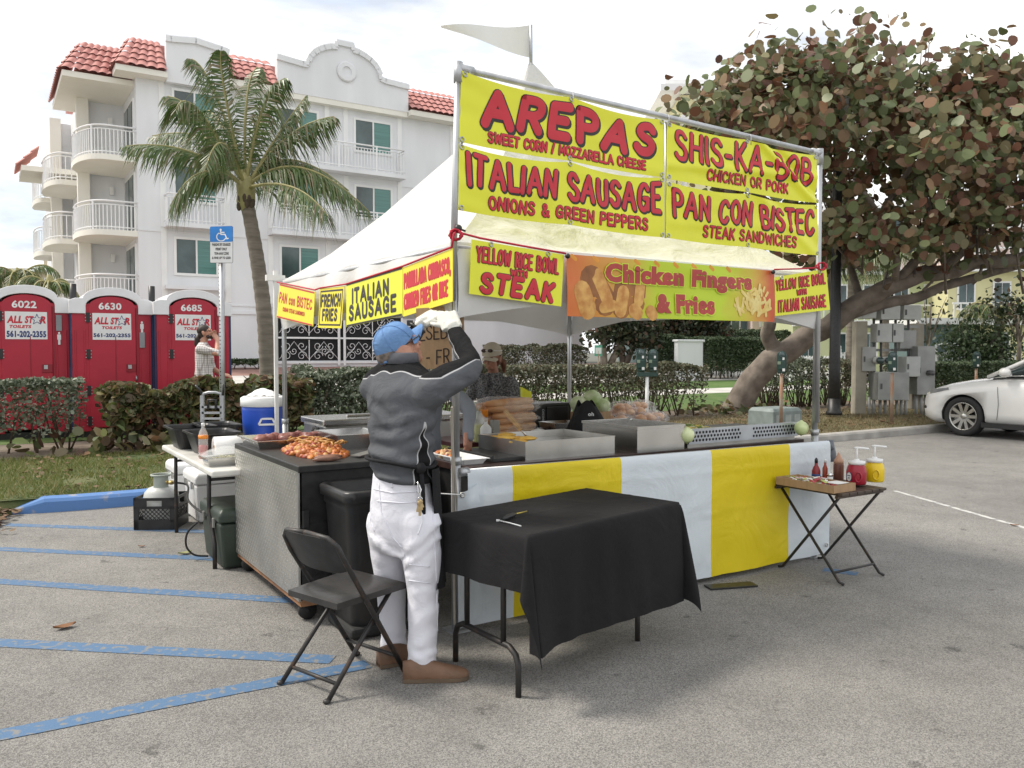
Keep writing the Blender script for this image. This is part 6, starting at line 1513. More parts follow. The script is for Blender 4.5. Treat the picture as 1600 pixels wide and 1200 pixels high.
b.tube([cc + V((.082 * math.cos(a * .2), .082 * math.sin(a * .2), .458)) for a in range(32)], .009, 6, 0, closed=True); b.build('collar', mat('grey_green_collar', (.36, .40, .36), .5), t)
b = MB(); b.tube([cc + Z3 * .36, cc + Z3 * .43], .022, 10); b.tube([cc + Z3 * .40, cc + V((.08, -.05, .40))], .016, 8); b.ell(cc + V((.12, -.07, .40)), (.03, .03, .02)); b.build('valve', mat('brass', (.42, .32, .14), .35, metal=.9), t)
b = MB(); p0_ = cc + V((.13, -.07, .40)); p2 = T(-.80, 2.45, .33)
b.tube(sm3([p0_, p0_ + V((.12, .03, -.03)), p0_.lerp(p2, .5) + Z3 * -.03, p2, p2 + V((.2, .1, -.02))]), .009, 7); b.tube(sm3([p2 + V((-.05, -.06, -.05)), p2 + V((-.11, -.1, -.12)), p2 + V((-.12, -.1, -.22)), p2 + V((-.07, -.08, -.29)), p2 + V((.02, -.04, -.31))]), .008, 6)
tag(b.build('gas_hose', M['rubber']), 'black gas hose running from the propane tank under the table', 'hose')

# ------------------------------------------------------------------ black bin behind the man
tc_ = thing('trash_bin', 'tall black plastic bin between the grill cart and the man', 'bin', T(-.28, .37, 0), ANG_U)
b = MB()
def rrb(g, z, w=.245, l=.215):
    o = []; r = .06
    for (sx, sy, a0_) in ((1, 1, 0), (-1, 1, 1), (-1, -1, 2), (1, -1, 3)):
        for k in range(6): t_ = (a0_ + k / 5) * PI / 2; o.append(T(-.345 + sx * (w + g - r) + r * math.cos(t_), .32 + sy * (l + g - r) + r * math.sin(t_), z))
    return o
b.loft([rrb(-.055, .05), rrb(-.05, .06), rrb(-.012, .70), rrb(-.004, .71), rrb(-.004, .745), rrb(.012, .75), rrb(.016, .80), rrb(.0, .812), rrb(-.02, .80), rrb(-.03, .60), rrb(-.065, .10)], cap=False); b.add(rrb(-.065, .10), [tuple(range(24))]); b.add(rrb(-.055, .05), [tuple(range(24))[::-1]])
b.build('bin', mat('black_bin_plastic', (.02, .02, .021), .38, var=.25, vs=7, bump=.06, bs=120), tc_)
b = MB(); b.obox(T(-.345, .32, .035), U3 * .22, V3 * .19, Z3 * .03); b.build('dolly', M['rubber'], tc_, .02)

# ------------------------------------------------------------------ folding chair
ch_o = V((-.79, 3.90, 0)); F2 = V((.62, .78, 0)).normalized(); crz = math.atan2(F2.y, F2.x) - PI / 2
ch = thing('folding_chair', 'black metal folding chair with padded seat in front of the bin', 'chair', ch_o, crz); F = frame(ch_o, crz)
def C(x, y, z): return F @ V((x, y, z))
for s in (-1, 1):
    b = MB(); b.tube([C(s * .175, .215, .0), C(s * .185, .0, .35), C(s * .195, -.17, .62), C(s * .19, -.205, .69), C(s * .15, -.225, .725), C(0, -.235, .735)], .0125, 8); b.ell(C(s * .175, .217, .01), (.017, .017, .012)); b.build('frame', M['rusty_black'], ch)
    b = MB(); b.tube([C(s * .155, .15, .42), C(s * .16, -.05, .22), C(s * .168, -.255, .0)], .011, 8); b.ell(C(s * .168, -.255, .01), (.017, .017, .012)); b.build('leg', M['rusty_black'], ch)
b = MB(); b.tube([C(-.168, -.19, .065), C(.168, -.19, .065)], .009, 6); b.tube([C(-.178, .15, .10), C(.178, .15, .10)], .009, 6); b.build('stretcher', M['rusty_black'], ch)
b = MB()
def seat(u, v): 
    x, y = (u - .5) * .40, -.20 + .40 * v; k = 1 - .12 * (1 - v); return C(x * k, y, .445 - .012 * (1 - v) + .02 * (1 - (2 * u - 1) ** 6) * (1 - (2 * v - 1) ** 6) - .008 * math.sin(PI * u) * math.sin(PI * v))
b.grid(seat, 20, 20, thick=.028, nrm=(0, 0, 1)); b.build('seat', mat('black_seat_vinyl', (.035, .033, .032), .38, var=.3, vs=6, bump=.2, bs=25), ch)
b = MB()
def bk(u, v):
    x = (u - .5) * .385; z = .545 + .185 * v - (.05 * (2 * u - 1) ** 4) * (v * .75) + .03 * (2 * u - 1) ** 4 * (1 - v); y = -.125 - .105 * (z - .545) / .185 - .028 * (1 - (2 * u - 1) ** 2)
    return C(x, y, z)
b.grid(bk, 20, 10, thick=.014, nrm=F2 * -1); b.build('backrest', M['black_metal'], ch)

# ------------------------------------------------------------------ table with the black cloth
Dc = G(824, 839, .745); e1 = V((.71, .70, 0)).normalized(); e2 = V((-e1.y, e1.x, 0)); TL, TW = 1.16, .66
tb_ = thing('folding_table', 'folding table with worn black legs under the black cloth', 'folding table', Dc + e1 * TL / 2 + e2 * TW / 2 - Z3 * .745, math.atan2(e1.y, e1.x))
b = MB(); b.obox(Dc + e1 * TL / 2 + e2 * TW / 2 - Z3 * .022, e1 * (TL / 2 - .004), e2 * (TW / 2 - .004), Z3 * .02); b.build('tabletop', M['fold_plastic'], tb_, .01)
def endleg(f1, f2, s):
    f1, f2 = V(f1), V(f2); d = (f2 - f1).normalized(); L_ = (f2 - f1).length
    b = MB(); b.tube([f1, f1 + Z3 * .14, f1 + Z3 * .185 + d * .02, f1 + Z3 * .21 + d * .07, f2 + Z3 * .21 - d * .07, f2 + Z3 * .185 - d * .02, f2 + Z3 * .14, f2], .0145, 10); b.build('foot', M['rusty_black'], tb_)
    for k in (.22, .80):
        b = MB(); p = f1 + d * (L_ * k); b.tube([p + Z3 * .21, p + Z3 * .70], .014, 10); b.build('leg', M['rusty_black'], tb_)
    b = MB(); p = f1 + d * (L_ * .5); q = p + e1 * s * .33; b.tube([p + d * L_ * .3 + Z3 * .48, q + Z3 * .69], .008, 6); b.build('brace', M['rusty_black'], tb_)
endleg(G(810, 1089), G(712, 1033), 1)
fr_ = G(996, 1001); endleg(fr_, fr_ + e2 * .53, -1)
hang = dict(l=.26, r=.30, f=.53, k=.22)
b = MB(); NX, NY = 120, 90; X0, X1, Y0_, Y1_ = -hang['l'], TL + hang['r'], -hang['f'], TW + hang['k']
def clothf(u, v):
    s = X0 + (X1 - X0) * u; t_ = Y0_ + (Y1_ - Y0_) * v
    ds = -s if s < 0 else (s - TL if s > TL else 0); dt = -t_ if t_ < 0 else (t_ - TW if t_ > TW else 0); ss = min(max(s, 0), TL); tt = min(max(t_, 0), TW)
    os_ = -1 if s < 0 else 1; ot = -1 if t_ < 0 else 1
    base = Dc + e1 * ss + e2 * tt; z = .004
    if ds == 0 and dt == 0:
        return base + Z3 * (z + .0025 * mnoise.noise(V((s * 5, t_ * 5, 3))) + .002 * math.exp(-((t_ - .33) / .01) ** 2))
    r = math.hypot(ds, dt); th = math.atan2(dt, ds)
    out = e1 * os_ * math.cos(th) + e2 * ot * math.sin(th)
    fl = .012 * (1 - math.exp(-r / .03)); drop = r - .01 * (1 - math.exp(-r / .02))
    if ds and dt:
        amp = (.19 if os_ > 0 else .18) * r * math.sin(2 * th); tw = .10 * r * math.sin(4 * th)
        diag = (e1 * os_ + e2 * ot).normalized(); lat = (e1 * os_ - e2 * ot).normalized()
        return base + out * fl + diag * amp + lat * tw - Z3 * drop * (.985 - .03 * math.sin(2 * th))
    # straight sides, with long soft folds growing downward
    q = s if dt else t_; w = (.035 * mnoise.noise(V((q * 3.5, 2, 1))) + .016 * mnoise.noise(V((q * 9, r * 2, 6)))) * min(1, r / .35) + .012 * math.sin(q * 6 + 1) * r
    if dt and t_ < 0: w += -.05 * r * math.exp(-((q - .30) / .2) ** 2) + .09 * r * math.exp(-(q / .10) ** 2)
    return base + out * (fl + w + .03 * r) - Z3 * drop
b.grid(clothf, NX, NY); 
tcl = b.build('tablecloth', cloth('black_tablecloth', (.013, .0125, .0135), .15, 0, .85, .45, 4, .25, spec=.25)); tag(tcl, 'plain black cloth draped over the folding table beside the man', 'tablecloth')
zt2 = .751
p, q = G(786, 811, zt2 + .012), G(806, 803, zt2 + .012)
t = thing('screwdriver', 'screwdriver with a black handle lying on the black cloth', 'screwdriver', p)
b = MB(); b.tube([p, p.lerp(q, .25), p.lerp(q, .8), q], [.010, .0125, .011, .006], 10); b.build('handle', M['black_plastic'], t)
b = MB(); d = (G(823, 799, zt2 + .010) - q); b.tube([q, q + d], .004, 8); b.build('shaft', mat('brass_shaft', (.50, .40, .10), .35, metal=.8), t)
b = MB(); b.tube([G(778, 813, zt2 + .003), G(796, 817, zt2 + .003), G(814, 822, zt2 + .003)], .0032, 6); b.box(G(778, 813, zt2 + .004), (.016, .01, .008)); tag(b.build('zip_tie', M['white_plastic']), 'white zip tie lying beside the screwdriver', 'zip tie')

# ------------------------------------------------------------------ small slatted table with condiments
zt3 = zc(1303, 765, G(1300, 905)); cN3 = G(1313, 772, zt3)
A3, B3 = .50, .56
def S(a, b_, z=0): return V((cN3.x, cN3.y, 0)) + U3 * a + V3 * b_ + Z3 * z
st = thing('side_table', 'small brown slatted folding table with crossed legs at the right post', 'side table', S(.25, .28), ANG_U)
M['dark_slat'] = mat('dark_brown_slats', (.06, .04, .03), .5, var=.3, vs=10, stretch=(1, 12, 1))
b = MB()
for k in range(6): b.obox(S(.045 + k * .082, .28, zt3 - .009), U3 * .037, V3 * .29, Z3 * .009)
b.build('tabletop', M['dark_slat'], st, .003)
b = MB(); b.obox(S(.25, .03, zt3 - .028), U3 * .25, V3 * .012, Z3 * .009); b.obox(S(.25, .53, zt3 - .028), U3 * .25, V3 * .012, Z3 * .009); b.build('apron', M['dark_slat'], st)
for s in (.03, .47):
    b = MB(); b.tube([S(s, .50, zt3 - .03), S(s, .02, .02), S(s, -.015, .012)], .010, 6); b.build('leg', M['rusty_black'], st)
    b = MB(); b.tube([S(s + .02, .04, zt3 - .03), S(s + .02, .50, .02), S(s + .02, .535, .012)], .010, 6); b.build('leg', M['rusty_black'], st)
b = MB(); b.tube([S(.03, .06, .075), S(.47, .06, .075)], .008, 6); b.build('stretcher', M['rusty_black'], st)
# cardboard box of packets
t = thing('cardboard_box', 'shallow cardboard box of condiment packets on the slatted table', 'box', S(.10, .26, zt3))
b = MB(); x0, x1, y0, y1, h = -.03, .20, .03, .50, .052
for c_, s_ in (((x0, (y0 + y1) / 2), (.003, (y1 - y0) / 2)), ((x1, (y0 + y1) / 2), (.003, (y1 - y0) / 2)), (((x0 + x1) / 2, y0), ((x1 - x0) / 2, .003)), (((x0 + x1) / 2, y1), ((x1 - x0) / 2, .003))): b.obox(S(*c_, zt3 + h / 2 + .001), U3 * s_[0], V3 * s_[1], Z3 * h / 2)
b.obox(S((x0 + x1) / 2, (y0 + y1) / 2, zt3 + .004), U3 * (x1 - x0) / 2, V3 * (y1 - y0) / 2, Z3 * .003); b.build('box', M['card'], t)
rnd = random.Random(5); pk = [mat('packet_white', (.72, .70, .66), .4), mat('packet_red', (.5, .04, .06), .4), mat('packet_green', (.45, .50, .15), .4)]
for i in range(70):
    b = MB(); p = S(rnd.uniform(x0 + .03, x1 - .03), rnd.uniform(y0 + .12, y1 - .03), zt3 + .012 + .05 * rnd.random()); a = rnd.random() * 6.28; d = V((math.cos(a), math.sin(a), rnd.uniform(-.3, .3))).normalized(); n = d.cross(V((rnd.uniform(-.3, .3), rnd.uniform(-.3, .3), 1))).normalized()
    b.obox(p, d * .024, n * .010, d.cross(n) * .0025); mm = pk[rnd.choice((0, 0, 0, 1, 2))]
    tag(b.build('condiment_packet', mm, None, .001), {'packet_white': 'small white condiment packet in the shallow cardboard box', 'packet_red': 'small red condiment packet in the shallow cardboard box', 'packet_green': 'small green condiment packet in the shallow cardboard box'}[mm.name], 'packet', mm.name.replace('_', ' ') + ' group')
b = MB(); p = S(.10, .10, zt3 + .055); b.obox(p, U3 * .06, V3 * .05, Z3 * .0015); tag(b.build('napkin', M['paper']), 'folded white napkin at the near end of the cardboard box', 'napkin')
def jar(label, c, m, oval):
    t = thing('pump_jar', label, 'pump jar', c); b = MB()
    b.lathe([(.060, 0), (.066, .012), (.068, .085), (.060, .12), (.050, .135), (.050, .14)], c, 20); b.build('jar', m, t)
    b = MB(); b.lathe([(.055, .138), (.056, .16), (.02, .164), (.016, .175), (.012, .175), (.0, .176)], c, 20); b.build('lid', M['white_plastic'], t)
    b = MB(); b.tube([c + Z3 * .17, c + Z3 * .25], .007, 8); b.tube([c + Z3 * .25 + U3 * -.02 + V3 * .01, c + Z3 * .253, c + Z3 * .243 + U3 * .085 - V3 * .03, c + Z3 * .236 + U3 * .09 - V3 * .03], .0075, 8); b.build('pump', M['white_plastic'], t)
    vw = (V((0, 0, 0)) - V((c.x, c.y, 0))).normalized(); sd2 = V((-vw.y, vw.x, 0))
    b = MB(); hc = c + vw * .0685 - sd2 * -.012 + Z3 * .055; pts = [hc + sd2 * (-.0) + Z3 * -.03, hc + Z3 * .0 - sd2 * .012 + vw * .002, hc + Z3 * .035 - vw * .002]
    b.tube([hc + sd2 * .02 * math.cos(k * PI / 6) + Z3 * .034 * math.sin(k * PI / 6) - vw * .004 * abs(math.cos(k * PI / 6)) for k in range(12)], .006, 6, closed=True); b.build('grip', m, t)
    if oval:
        b = MB(); oc = c - sd2 * .046 + vw * .0515 + Z3 * .055; nn = (vw * .75 - sd2 * .66).normalized(); tt = V((-nn.y, nn.x, 0)); 
        b.add([oc + nn * .002 + tt * .022 * math.cos(k * PI / 8) + Z3 * .032 * math.sin(k * PI / 8) for k in range(16)], [tuple(range(16))]); b.tube([oc + nn * .002 + tt * .022 * math.cos(k * PI / 8) + Z3 * .032 * math.sin(k * PI / 8) for k in range(16)], .002, 4, 1, closed=True)
        b.bar(oc + nn * .003 - tt * .012 + Z3 * .008, oc + nn * .003 + tt * .012 + Z3 * .008, .004, .005, 1); b.bar(oc + nn * .003 - tt * .009 - Z3 * .008, oc + nn * .003 + tt * .009 - Z3 * .008, .003, .004, 1); b.build('label', [M['paper'], INK['navy']], t)
    return t
tr = thing('black_tray', 'black tray under the two pump jars', 'tray', S(.36, .3, zt3)); b = MB(); b.obox(S(.37, .34, zt3 + .008), U3 * .11, V3 * .17, Z3 * .007); b.build('tray', M['black_plastic'], tr, .004)
zj = zt3 + .016
c = G(1338, 756, zj); jar('red ketchup jar with a white pump on the slatted table', c, mat('red_ketchup_plastic', (.34, .012, .03), .3, var=.06), True)
c = G(1366, 752, zj); jar('yellow mustard jar with a white pump on the slatted table', c, mat('yellow_mustard_plastic', (.78, .55, .01), .3, var=.04), False)
GY = lambda px, py: G(px, py, zt3)
bottle('squeeze_bottle', 'brown sauce squeeze bottle between hot sauce and ketchup jar', 'bottle', GY(1310, 752), [(.033, 0), (.036, .008), (.036, .12), (.033, .13)], mat('brown_sauce', (.15, .055, .035), .35), [(.034, .128), (.034, .15), (.022, .17), (.005, .205), (.003, .21)], mat('tan_cap', (.46, .26, .17), .5))
bottle('sauce_bottle', 'red hot sauce bottle with a black cap by the skirt edge', 'bottle', GY(1275, 753), [(.027, 0), (.029, .01), (.030, .08), (.022, .105), (.012, .12), (.011, .14)], mat('red_sauce', (.24, .015, .02), .25), [(.012, .138), (.012, .16), (.005, .175)], M['black_plastic'], (.0303, .035, .06), INK['navy'])
bottle('sauce_bottle', 'slim red sauce bottle beside the steel salt shaker', 'bottle', GY(1289, 750), [(.018, 0), (.019, .01), (.019, .085), (.009, .11), (.008, .13)], mat('orange_sauce', (.36, .06, .03), .25), [(.009, .128), (.009, .15), (.004, .155)], M['white_plastic'])
bottle('salt_shaker', 'small white salt shaker with a steel top', 'shaker', GY(1297, 756), [(.019, 0), (.020, .005), (.020, .055)], M['white_plastic'], [(.021, .055), (.021, .068), (.012, .076)], M['chrome'], (.0203, .015, .035), INK['grey'])
# dark clamp lamp on the right post
t = thing('clamp_lamp', 'grey clip fan shaped clamp on the right tent post', 'clamp', FP(1290, 690, .1)); 
b = MB(); q = FP(1288, 690, .0) ; b.tube([q, q + V((.03, -.02, -.02)), q + V((.05, -.03, -.06))], .02, 8); b.lathe([(.03, 0), (.05, -.10), (.055, -.16)], q + V((.045, .02, .01)), 14); b.build('shade', mat('grey_plastic', (.11, .12, .14), .5), t)
b = MB(); q = G(1142, 917); b.obox(q + Z3 * .008, (V3 * .35 - U3).normalized() * .17, (U3 * .35 + V3).normalized() * .05, Z3 * .006); tag(b.build('base_plate', M['black_metal'], None, .002), 'flat dark steel foot plate on the asphalt under the striped skirt', 'base plate')
# ------------------------------------------------------------------ portable toilets
M['red_plastic'] = mat('red_plastic_panel', (.40, .014, .035), .5, var=.10, vs=1.6, det=7, bump=.05, bs=30)
M['navy_plastic'] = mat('navy_plastic_panel', (.014, .028, .085), .5, var=.15)
M['porta_white'] = mat('white_plastic_roof', (.76, .76, .77), .45, var=.03)
def star(mb, c, r, surf, lift, m, t=.006, asp=1.0):
    pts = []
    for k in range(11):
        a = PI / 2 + k * PI / 5; rr = r if k % 2 == 0 else r * .42; pts.append((c[0] + rr * math.cos(a) / asp, c[1] + rr * math.sin(a)))
    return pts
def porta(label, c, number, style):
    rz = ANG_U; t = thing('portable_toilet', label, 'portable toilet', c, rz); F = frame(c, rz) @ Matrix.Scale(1.06, 4); W, Dp, Hh = 1.14, 1.15, 2.06
    b = MB()
    for s in (-1, 1): b.box((s * (W / 2 - .02), Dp / 2, Hh / 2 + .06), (.04, Dp - .1, Hh - .06), M=F)
    b.box((0, Dp - .03, Hh / 2 + .06), (W - .08, .04, Hh - .06), M=F)
    for k in range(5): b.box((-W / 2 - .006, .16 + k * .2, 1.0), (.02, .05, 1.5), M=F)
    b.box((-W / 2 - .012, Dp / 2, .62), (.02, Dp - .15, .9), M=F); b.build('side_wall', M['navy_plastic'], t, .012)
    b = MB()
    for k in range(9): b.box((-W / 2 - .016, Dp / 2, 1.55 + k * .03), (.01, .5, .012), M=F)
    b.build('vent_louvre', M['black_plastic'], t)
    b = MB()
    for s in (-1, 1): b.box((s * (W / 2 - .13), .0, Hh / 2 + .04), (.26, .07, Hh - .1), M=F); b.box((s * (W / 2 - .055), -.04, 1.0), (.02, .012, 1.3), M=F); b.box((s * (W / 2 - .18), -.04, 1.0), (.02, .012, 1.3), M=F)
    b.build('front_frame', M['red_plastic'], t, .015)
    for s in (-1, 1): b = MB(); b.box((s * W / 2, -.01, Hh / 2), (.035, .05, Hh - .12), M=F); b.build('corner_post', M['navy_plastic'], t)
    # door with arched head
    def archp(w, zs, rise, n=12): return [(w * math.cos(PI * (1 - k / n)), zs + rise * math.sin(PI * k / n)) for k in range(n + 1)]
    MX = F @ Matrix.Translation((0, .03, 0)) @ Matrix.Rotation(PI / 2, 4, 'X')
    b = MB(); hw = W / 2 - .235; pts = [(hw, .14)] + archp(hw, 2.0, .172)[::-1] + [(-hw, .14)]; b.prism(pts, .075, MX); b.build('door', M['red_plastic'], t, .012)
    d = t.children[-1]
    for z in (1.84, 1.28, .72, .25):
        b = MB(); b.box((-hw - .005, -.052, z), (.05, .016, .15), M=F)
        for i in (-1, 1):
            for k in (-1, 0, 1): b.box((-hw - .005 + i * .035, -.05, z + k * .05), (.012, .012, .012), 1, M=F)
        b.build('hinge', [M['black_plastic'], M['galv']], d)
    b = MB(); b.box((hw - .08, -.050, 1.06), (.14, .014, .13), M=F); b.build('latch_plate', mat('dark_red_plastic', (.24, .01, .02), .5), d, .01)
    b = MB(); b.box((hw - .10, -.062, 1.08), (.05, .012, .06), M=F); b.tube([F @ V((hw - .01, -.055, .93)), F @ V((hw - .01, -.085, .90)), F @ V((hw - .01, -.055, .86))], .012, 6); b.build('latch', M['galv'], d)
    b = MB(); b.box((.04, -.0465, .9), (.012, .006, 1.3), M=F); b.box((hw + .012, -.03, 1.15), (.02, .05, 1.7), M=F); b.build('seam', mat('red_groove', (.26, .01, .022), .5), d)
    # roof: white arched hood
    b = MB(); o = archp(W / 2 - .20, 2.02, .165, 14); outer = [(-W / 2 - .03, 1.90), (-W / 2 - .03, 2.10), (-W / 2 + .06, 2.135)] + [(x * 1.10, z + .115) for x, z in archp(W / 2 - .20, 2.02, .175, 14)] + [(W / 2 - .06, 2.135), (W / 2 + .03, 2.10), (W / 2 + .03, 1.90)]
    inner = [(W / 2 - .20, 1.90)] + o[::-1] + [(-W / 2 + .20, 1.90)]
    MX2 = F @ Matrix.Translation((0, .035, 0)) @ Matrix.Rotation(PI / 2, 4, 'X'); ring = outer + inner; n = len(ring)
    vs = [(x, z, 0) for x, z in ring] + [(x, z, .10) for x, z in ring]; no, ni = len(outer), len(inner)
    fs = []
    for (base, rev) in ((0, False), (n, True)):
        for i in range(no - 1):
            j = no + (ni - 1) - min(ni - 1, int(i * (ni - 1) / (no - 1))); j2 = no + (ni - 1) - min(ni - 1, int((i + 1) * (ni - 1) / (no - 1)))
            f = [i, i + 1, j2, j] if j2 != j else [i, i + 1, j]
            fs.append([q + base for q in (f[::-1] if rev else f)])
    for i in range(n): fs.append([(i + 1) % n, i, n + i, n + (i + 1) % n])
    b.add(vs, fs, 0, False, MX2)
    dome = [[F @ V((x, y, z - .012 * (y > .1))) for x, z in outer] for y in (.036, .4, .8, Dp)]
    b.loft(dome, sm=False, closed=False); b.add(dome[-1], [tuple(range(len(outer)))]); b.build('roof', M['porta_white'], t, .008)
    b = MB(); b.tube([F @ V((-W / 2 + .12, Dp - .12, 1.9)), F @ V((-W / 2 + .12, Dp - .12, 2.42))], .055, 14); b.build('vent_pipe', M['black_plastic'], t)
    b = MB(); b.box((0, Dp / 2, .05), (W + .02, Dp + .04, .10), M=F); b.build('base', M['black_plastic'], t)
    # number and sticker
    sf, _, _, _ = quadsurf(F @ V((-.19, -.047, 2.075)), F @ V((.13, -.047, 2.075)), F @ V((.13, -.047, 1.965)), F @ V((-.19, -.047, 1.965)))
    b = MB(); typeset(b, number, 0, 0, 1, 1, sf, .002, 0, .03); b.build('number', INK['white'], d)
    stc = [F @ V((x, -.048, z)) for x, z in ((-hw + .055, 1.91), (hw - .07, 1.91), (hw - .07, 1.50), (-hw + .055, 1.50))]
    sf, W_, H_, n_ = quadsurf(*stc)
    b = MB(); b.grid(lambda u, v: sf(u, v, 0), 1, 1, sm=False, thick=.003, nrm=n_); s = b.build('sticker', M['paper'], d)
    b = MB(); typeset(b, 'ALL', .04, .58, .37, .27, sf, .002, 0, .05, .22); typeset(b, 'ST', .46, .58, .22, .27, sf, .002, 0, .05, .22); typeset(b, 'R', .82, .58, .15, .27, sf, .002, 0, .05, .22)
    ink(b, [star(b, (.755, .72), .20, sf, .003, 1, asp=W_ / H_)], .0045, sf, (W_, H_), .002, 1)
    typeset(b, 'TOILETS', .10 if style == 0 else .24, .40, .52, .115, sf, .002, 0, .05, .2)
    if style == 0: typeset(b, '561-202-2355', .03, .07, .94, .24, sf, .002, 1, .05)
    else: typeset(b, '561-202-2355', .02, .10, .96, .15, sf, .002, 1, .045)
    b.build('lettering', [INK['red'], INK['navy']], d)
    b = MB(); x = W / 2 - .15; 
    b.box((x, -.05, 1.50 if style else 1.75), (.075, .02, .24), 1, M=F)
    zz = 1.70 if style else 1.52
    b.ell(F @ V((x, -.05, zz + .075)), (.018, .006, .02)); b.box((x, -.05, zz + .015), (.05, .012, .08), M=F); b.box((x, -.05, zz - .06), (.03, .012, .08), M=F)
    b.build('occupancy_symbol', [M['paper'], mat('grey_plate', (.25, .26, .27), .5)], t)
    return t
def pk_(px, Y): q = P(px, 600, Y); e, d = ed(q); return KT(e, d)
porta('red portable toilet numbered 6022 with a wide phone number, leftmost in the row', pk_(44, 13.2), '6022', 0)
porta('red portable toilet numbered 6630 in the middle of the row', pk_(177, 13.7), '6630', 1)
porta('red portable toilet numbered 6685 behind the man with the ponytail', pk_(303, 14.2), '6685', 1)

# ------------------------------------------------------------------ disabled parking sign
sp_ = P(346, 600, 10.6); e_, d_ = ed(sp_); sp_ = KT(e_, d_)
t = thing('parking_sign', 'blue and white disabled parking sign on a perforated steel post', 'road sign', sp_)
b = MB(); b.tube([sp_, P(346, 400, 10.6)], .038, 4, up=(1, 1, 0)); b.build('post', M['galv'], t)
b = MB(); z = 1.0
while z < 2.7: b.box((sp_.x, sp_.y - .0285, z), (.012, .004, .012)); z += .05
b.build('hole_row', M['black_void'], t)
st_ = [P(x, y, 10.54) for x, y in ((328, 354), (364, 353), (364, 411), (328, 411))]
sf, W_, H_, n_ = quadsurf(*st_)
def rrect(x0, y0, x1, y1, r):
    o = []
    for (cx, cy, a0_) in ((x1 - r, y1 - r, 0), (x0 + r, y1 - r, 1), (x0 + r, y0 + r, 2), (x1 - r, y0 + r, 3)):
        for k in range(5): a = (a0_ + k / 4) * PI / 2; o.append((cx + r * math.cos(a), cy + r * math.sin(a)))
    return o
def plate(b, poly, lift, th, m): 
    n = len(poly); b.add([sf(x / W_, y / H_, lift) for x, y in poly] + [sf(x / W_, y / H_, lift - th) for x, y in poly], [tuple(range(n)), tuple(range(n, 2 * n))[::-1]] + [((i + 1) % n, i, n + i, n + (i + 1) % n) for i in range(n)], m)
b = MB(); plate(b, rrect(0, 0, W_, H_, .02), 0, .004, 0); plate(b, rrect(.004, .004, W_ - .004, H_ * .60, .014), .0022, .002, 1); plate(b, rrect(.002, H_ * .575, W_ - .002, H_ - .002, .018), .0044, .002, 2)
b.build('plate', [INK['black'], M['paper'], mat('sign_blue', (.025, .22, .62), .4)], t)
b = MB(); asp = (W_, H_)
ink(b, [[(.47, .905), (.475, .90)]], .013, sf, asp, .006, 0, .0006)
ink(b, [[(.47, .87), (.49, .775), (.66, .775), (.74, .655), (.80, .665)], [(.48, .83), (.62, .83)]], .0075, sf, asp, .006, 0, .0006)
ink(b, [[(.44 + .0, .80)] + [(.50 + .20 * math.cos(a), .715 + .115 * math.sin(a)) for a in [math.radians(d) for d in range(125, 350, 15)]]], .0065, sf, asp, .0055, 0, .0006)
for i, (s, x, w) in enumerate((('PARKING BY DISABLED', .10, .80), ('PERMIT ONLY', .25, .50), ('TOW-AWAY ZONE', .20, .62), ('& FINE UP TO $250', .10, .80))): typeset(b, s, x, .465 - i * .122, w, .075, sf, .004, 1, .04)
b.build('lettering', [INK['white'], INK['black']], t)

# ------------------------------------------------------------------ parking meters
M['meter'] = mat('dark_green_meter', (.018, .05, .04), .4, var=.15, spec=.5)
def meter_head(t, c, s=1.0):
    vw = V((-c.x, -c.y, 0)).normalized(); rz = math.atan2(vw.y, vw.x) + PI / 2; F = frame(c, rz) @ Matrix.Scale(s, 4)
    MX = F @ Matrix.Translation((0, .055, 0)) @ Matrix.Rotation(PI / 2, 4, 'X')
    b = MB(); pts = [(-.07, .02), (.07, .02), (.085, .10), (.085, .28)] + [(.085 * math.cos(PI * k / 10), .33 + .085 * math.sin(PI * k / 10)) for k in range(11)] + [(-.085, .28), (-.085, .10)]
    b.prism(pts, .11, MX); b.box((0, -.068, .15), (.12, .03, .15), M=F); b.build('head', M['meter'], t, .012)
    hd = t.children[-1]
    b = MB(); MX3 = F @ Matrix.Translation((0, -.058, .345)) @ Matrix.Rotation(PI / 2, 4, 'X'); b.lathe([(.0, .004), (.05, .003), (.055, 0)], (0, 0, 0), 20, 0, MX3); b.build('window', M['window_dark'], hd)
    b = MB(); b.box((.03, -.062, .275), (.035, .008, .045), M=F); b.box((-.045, -.086, .20), (.055, .006, .055), 1, M=F); b.box((.035, -.088, .075), (.045, .006, .05), M=F); b.build('plate', [M['paper'], mat('worn_green', (.22, .28, .20), .5)], hd)
def meter(label, px, py0, Y, heads=1, postm=None, ptop=None):
    e, d = ed(P(px, 600, Y)); base = KT(e, d); top = P(px, py0, Y); t = thing('parking_meter', label, 'parking meter', base)
    zh = top.z - .42; b = MB(); b.tube([base, V((base.x, base.y, zh))], .032, 10); b.build('post', postm or M['rusty_post'], t)
    if heads == 1: meter_head(t, V((base.x, base.y, zh)))
    else:
        b = MB(); b.box((base.x, base.y, zh - .03), (.36, .09, .08)); b.build('bracket', M['meter'], t, .01)
        for s in (-1, 1): meter_head(t, V((base.x + s * .105, base.y, zh)))
M['rusty_post'] = mat('rusty_post', (.30, .27, .22), .8, col2=(.30, .12, .05), vs=3, det=8)
meter('twin headed green parking meter on a white post behind the bread bags', 1011, 545, 14.6, 2, M['white_metal'])
meter('single green parking meter on a rusty post in front of the leaning trunk', 1221, 548, 15.0)
meter('single green parking meter in front of the grey utility cabinets', 1394, 549, 16.2)
meter('single green parking meter in front of the long hedge by the white car', 1525, 549, 20.5)

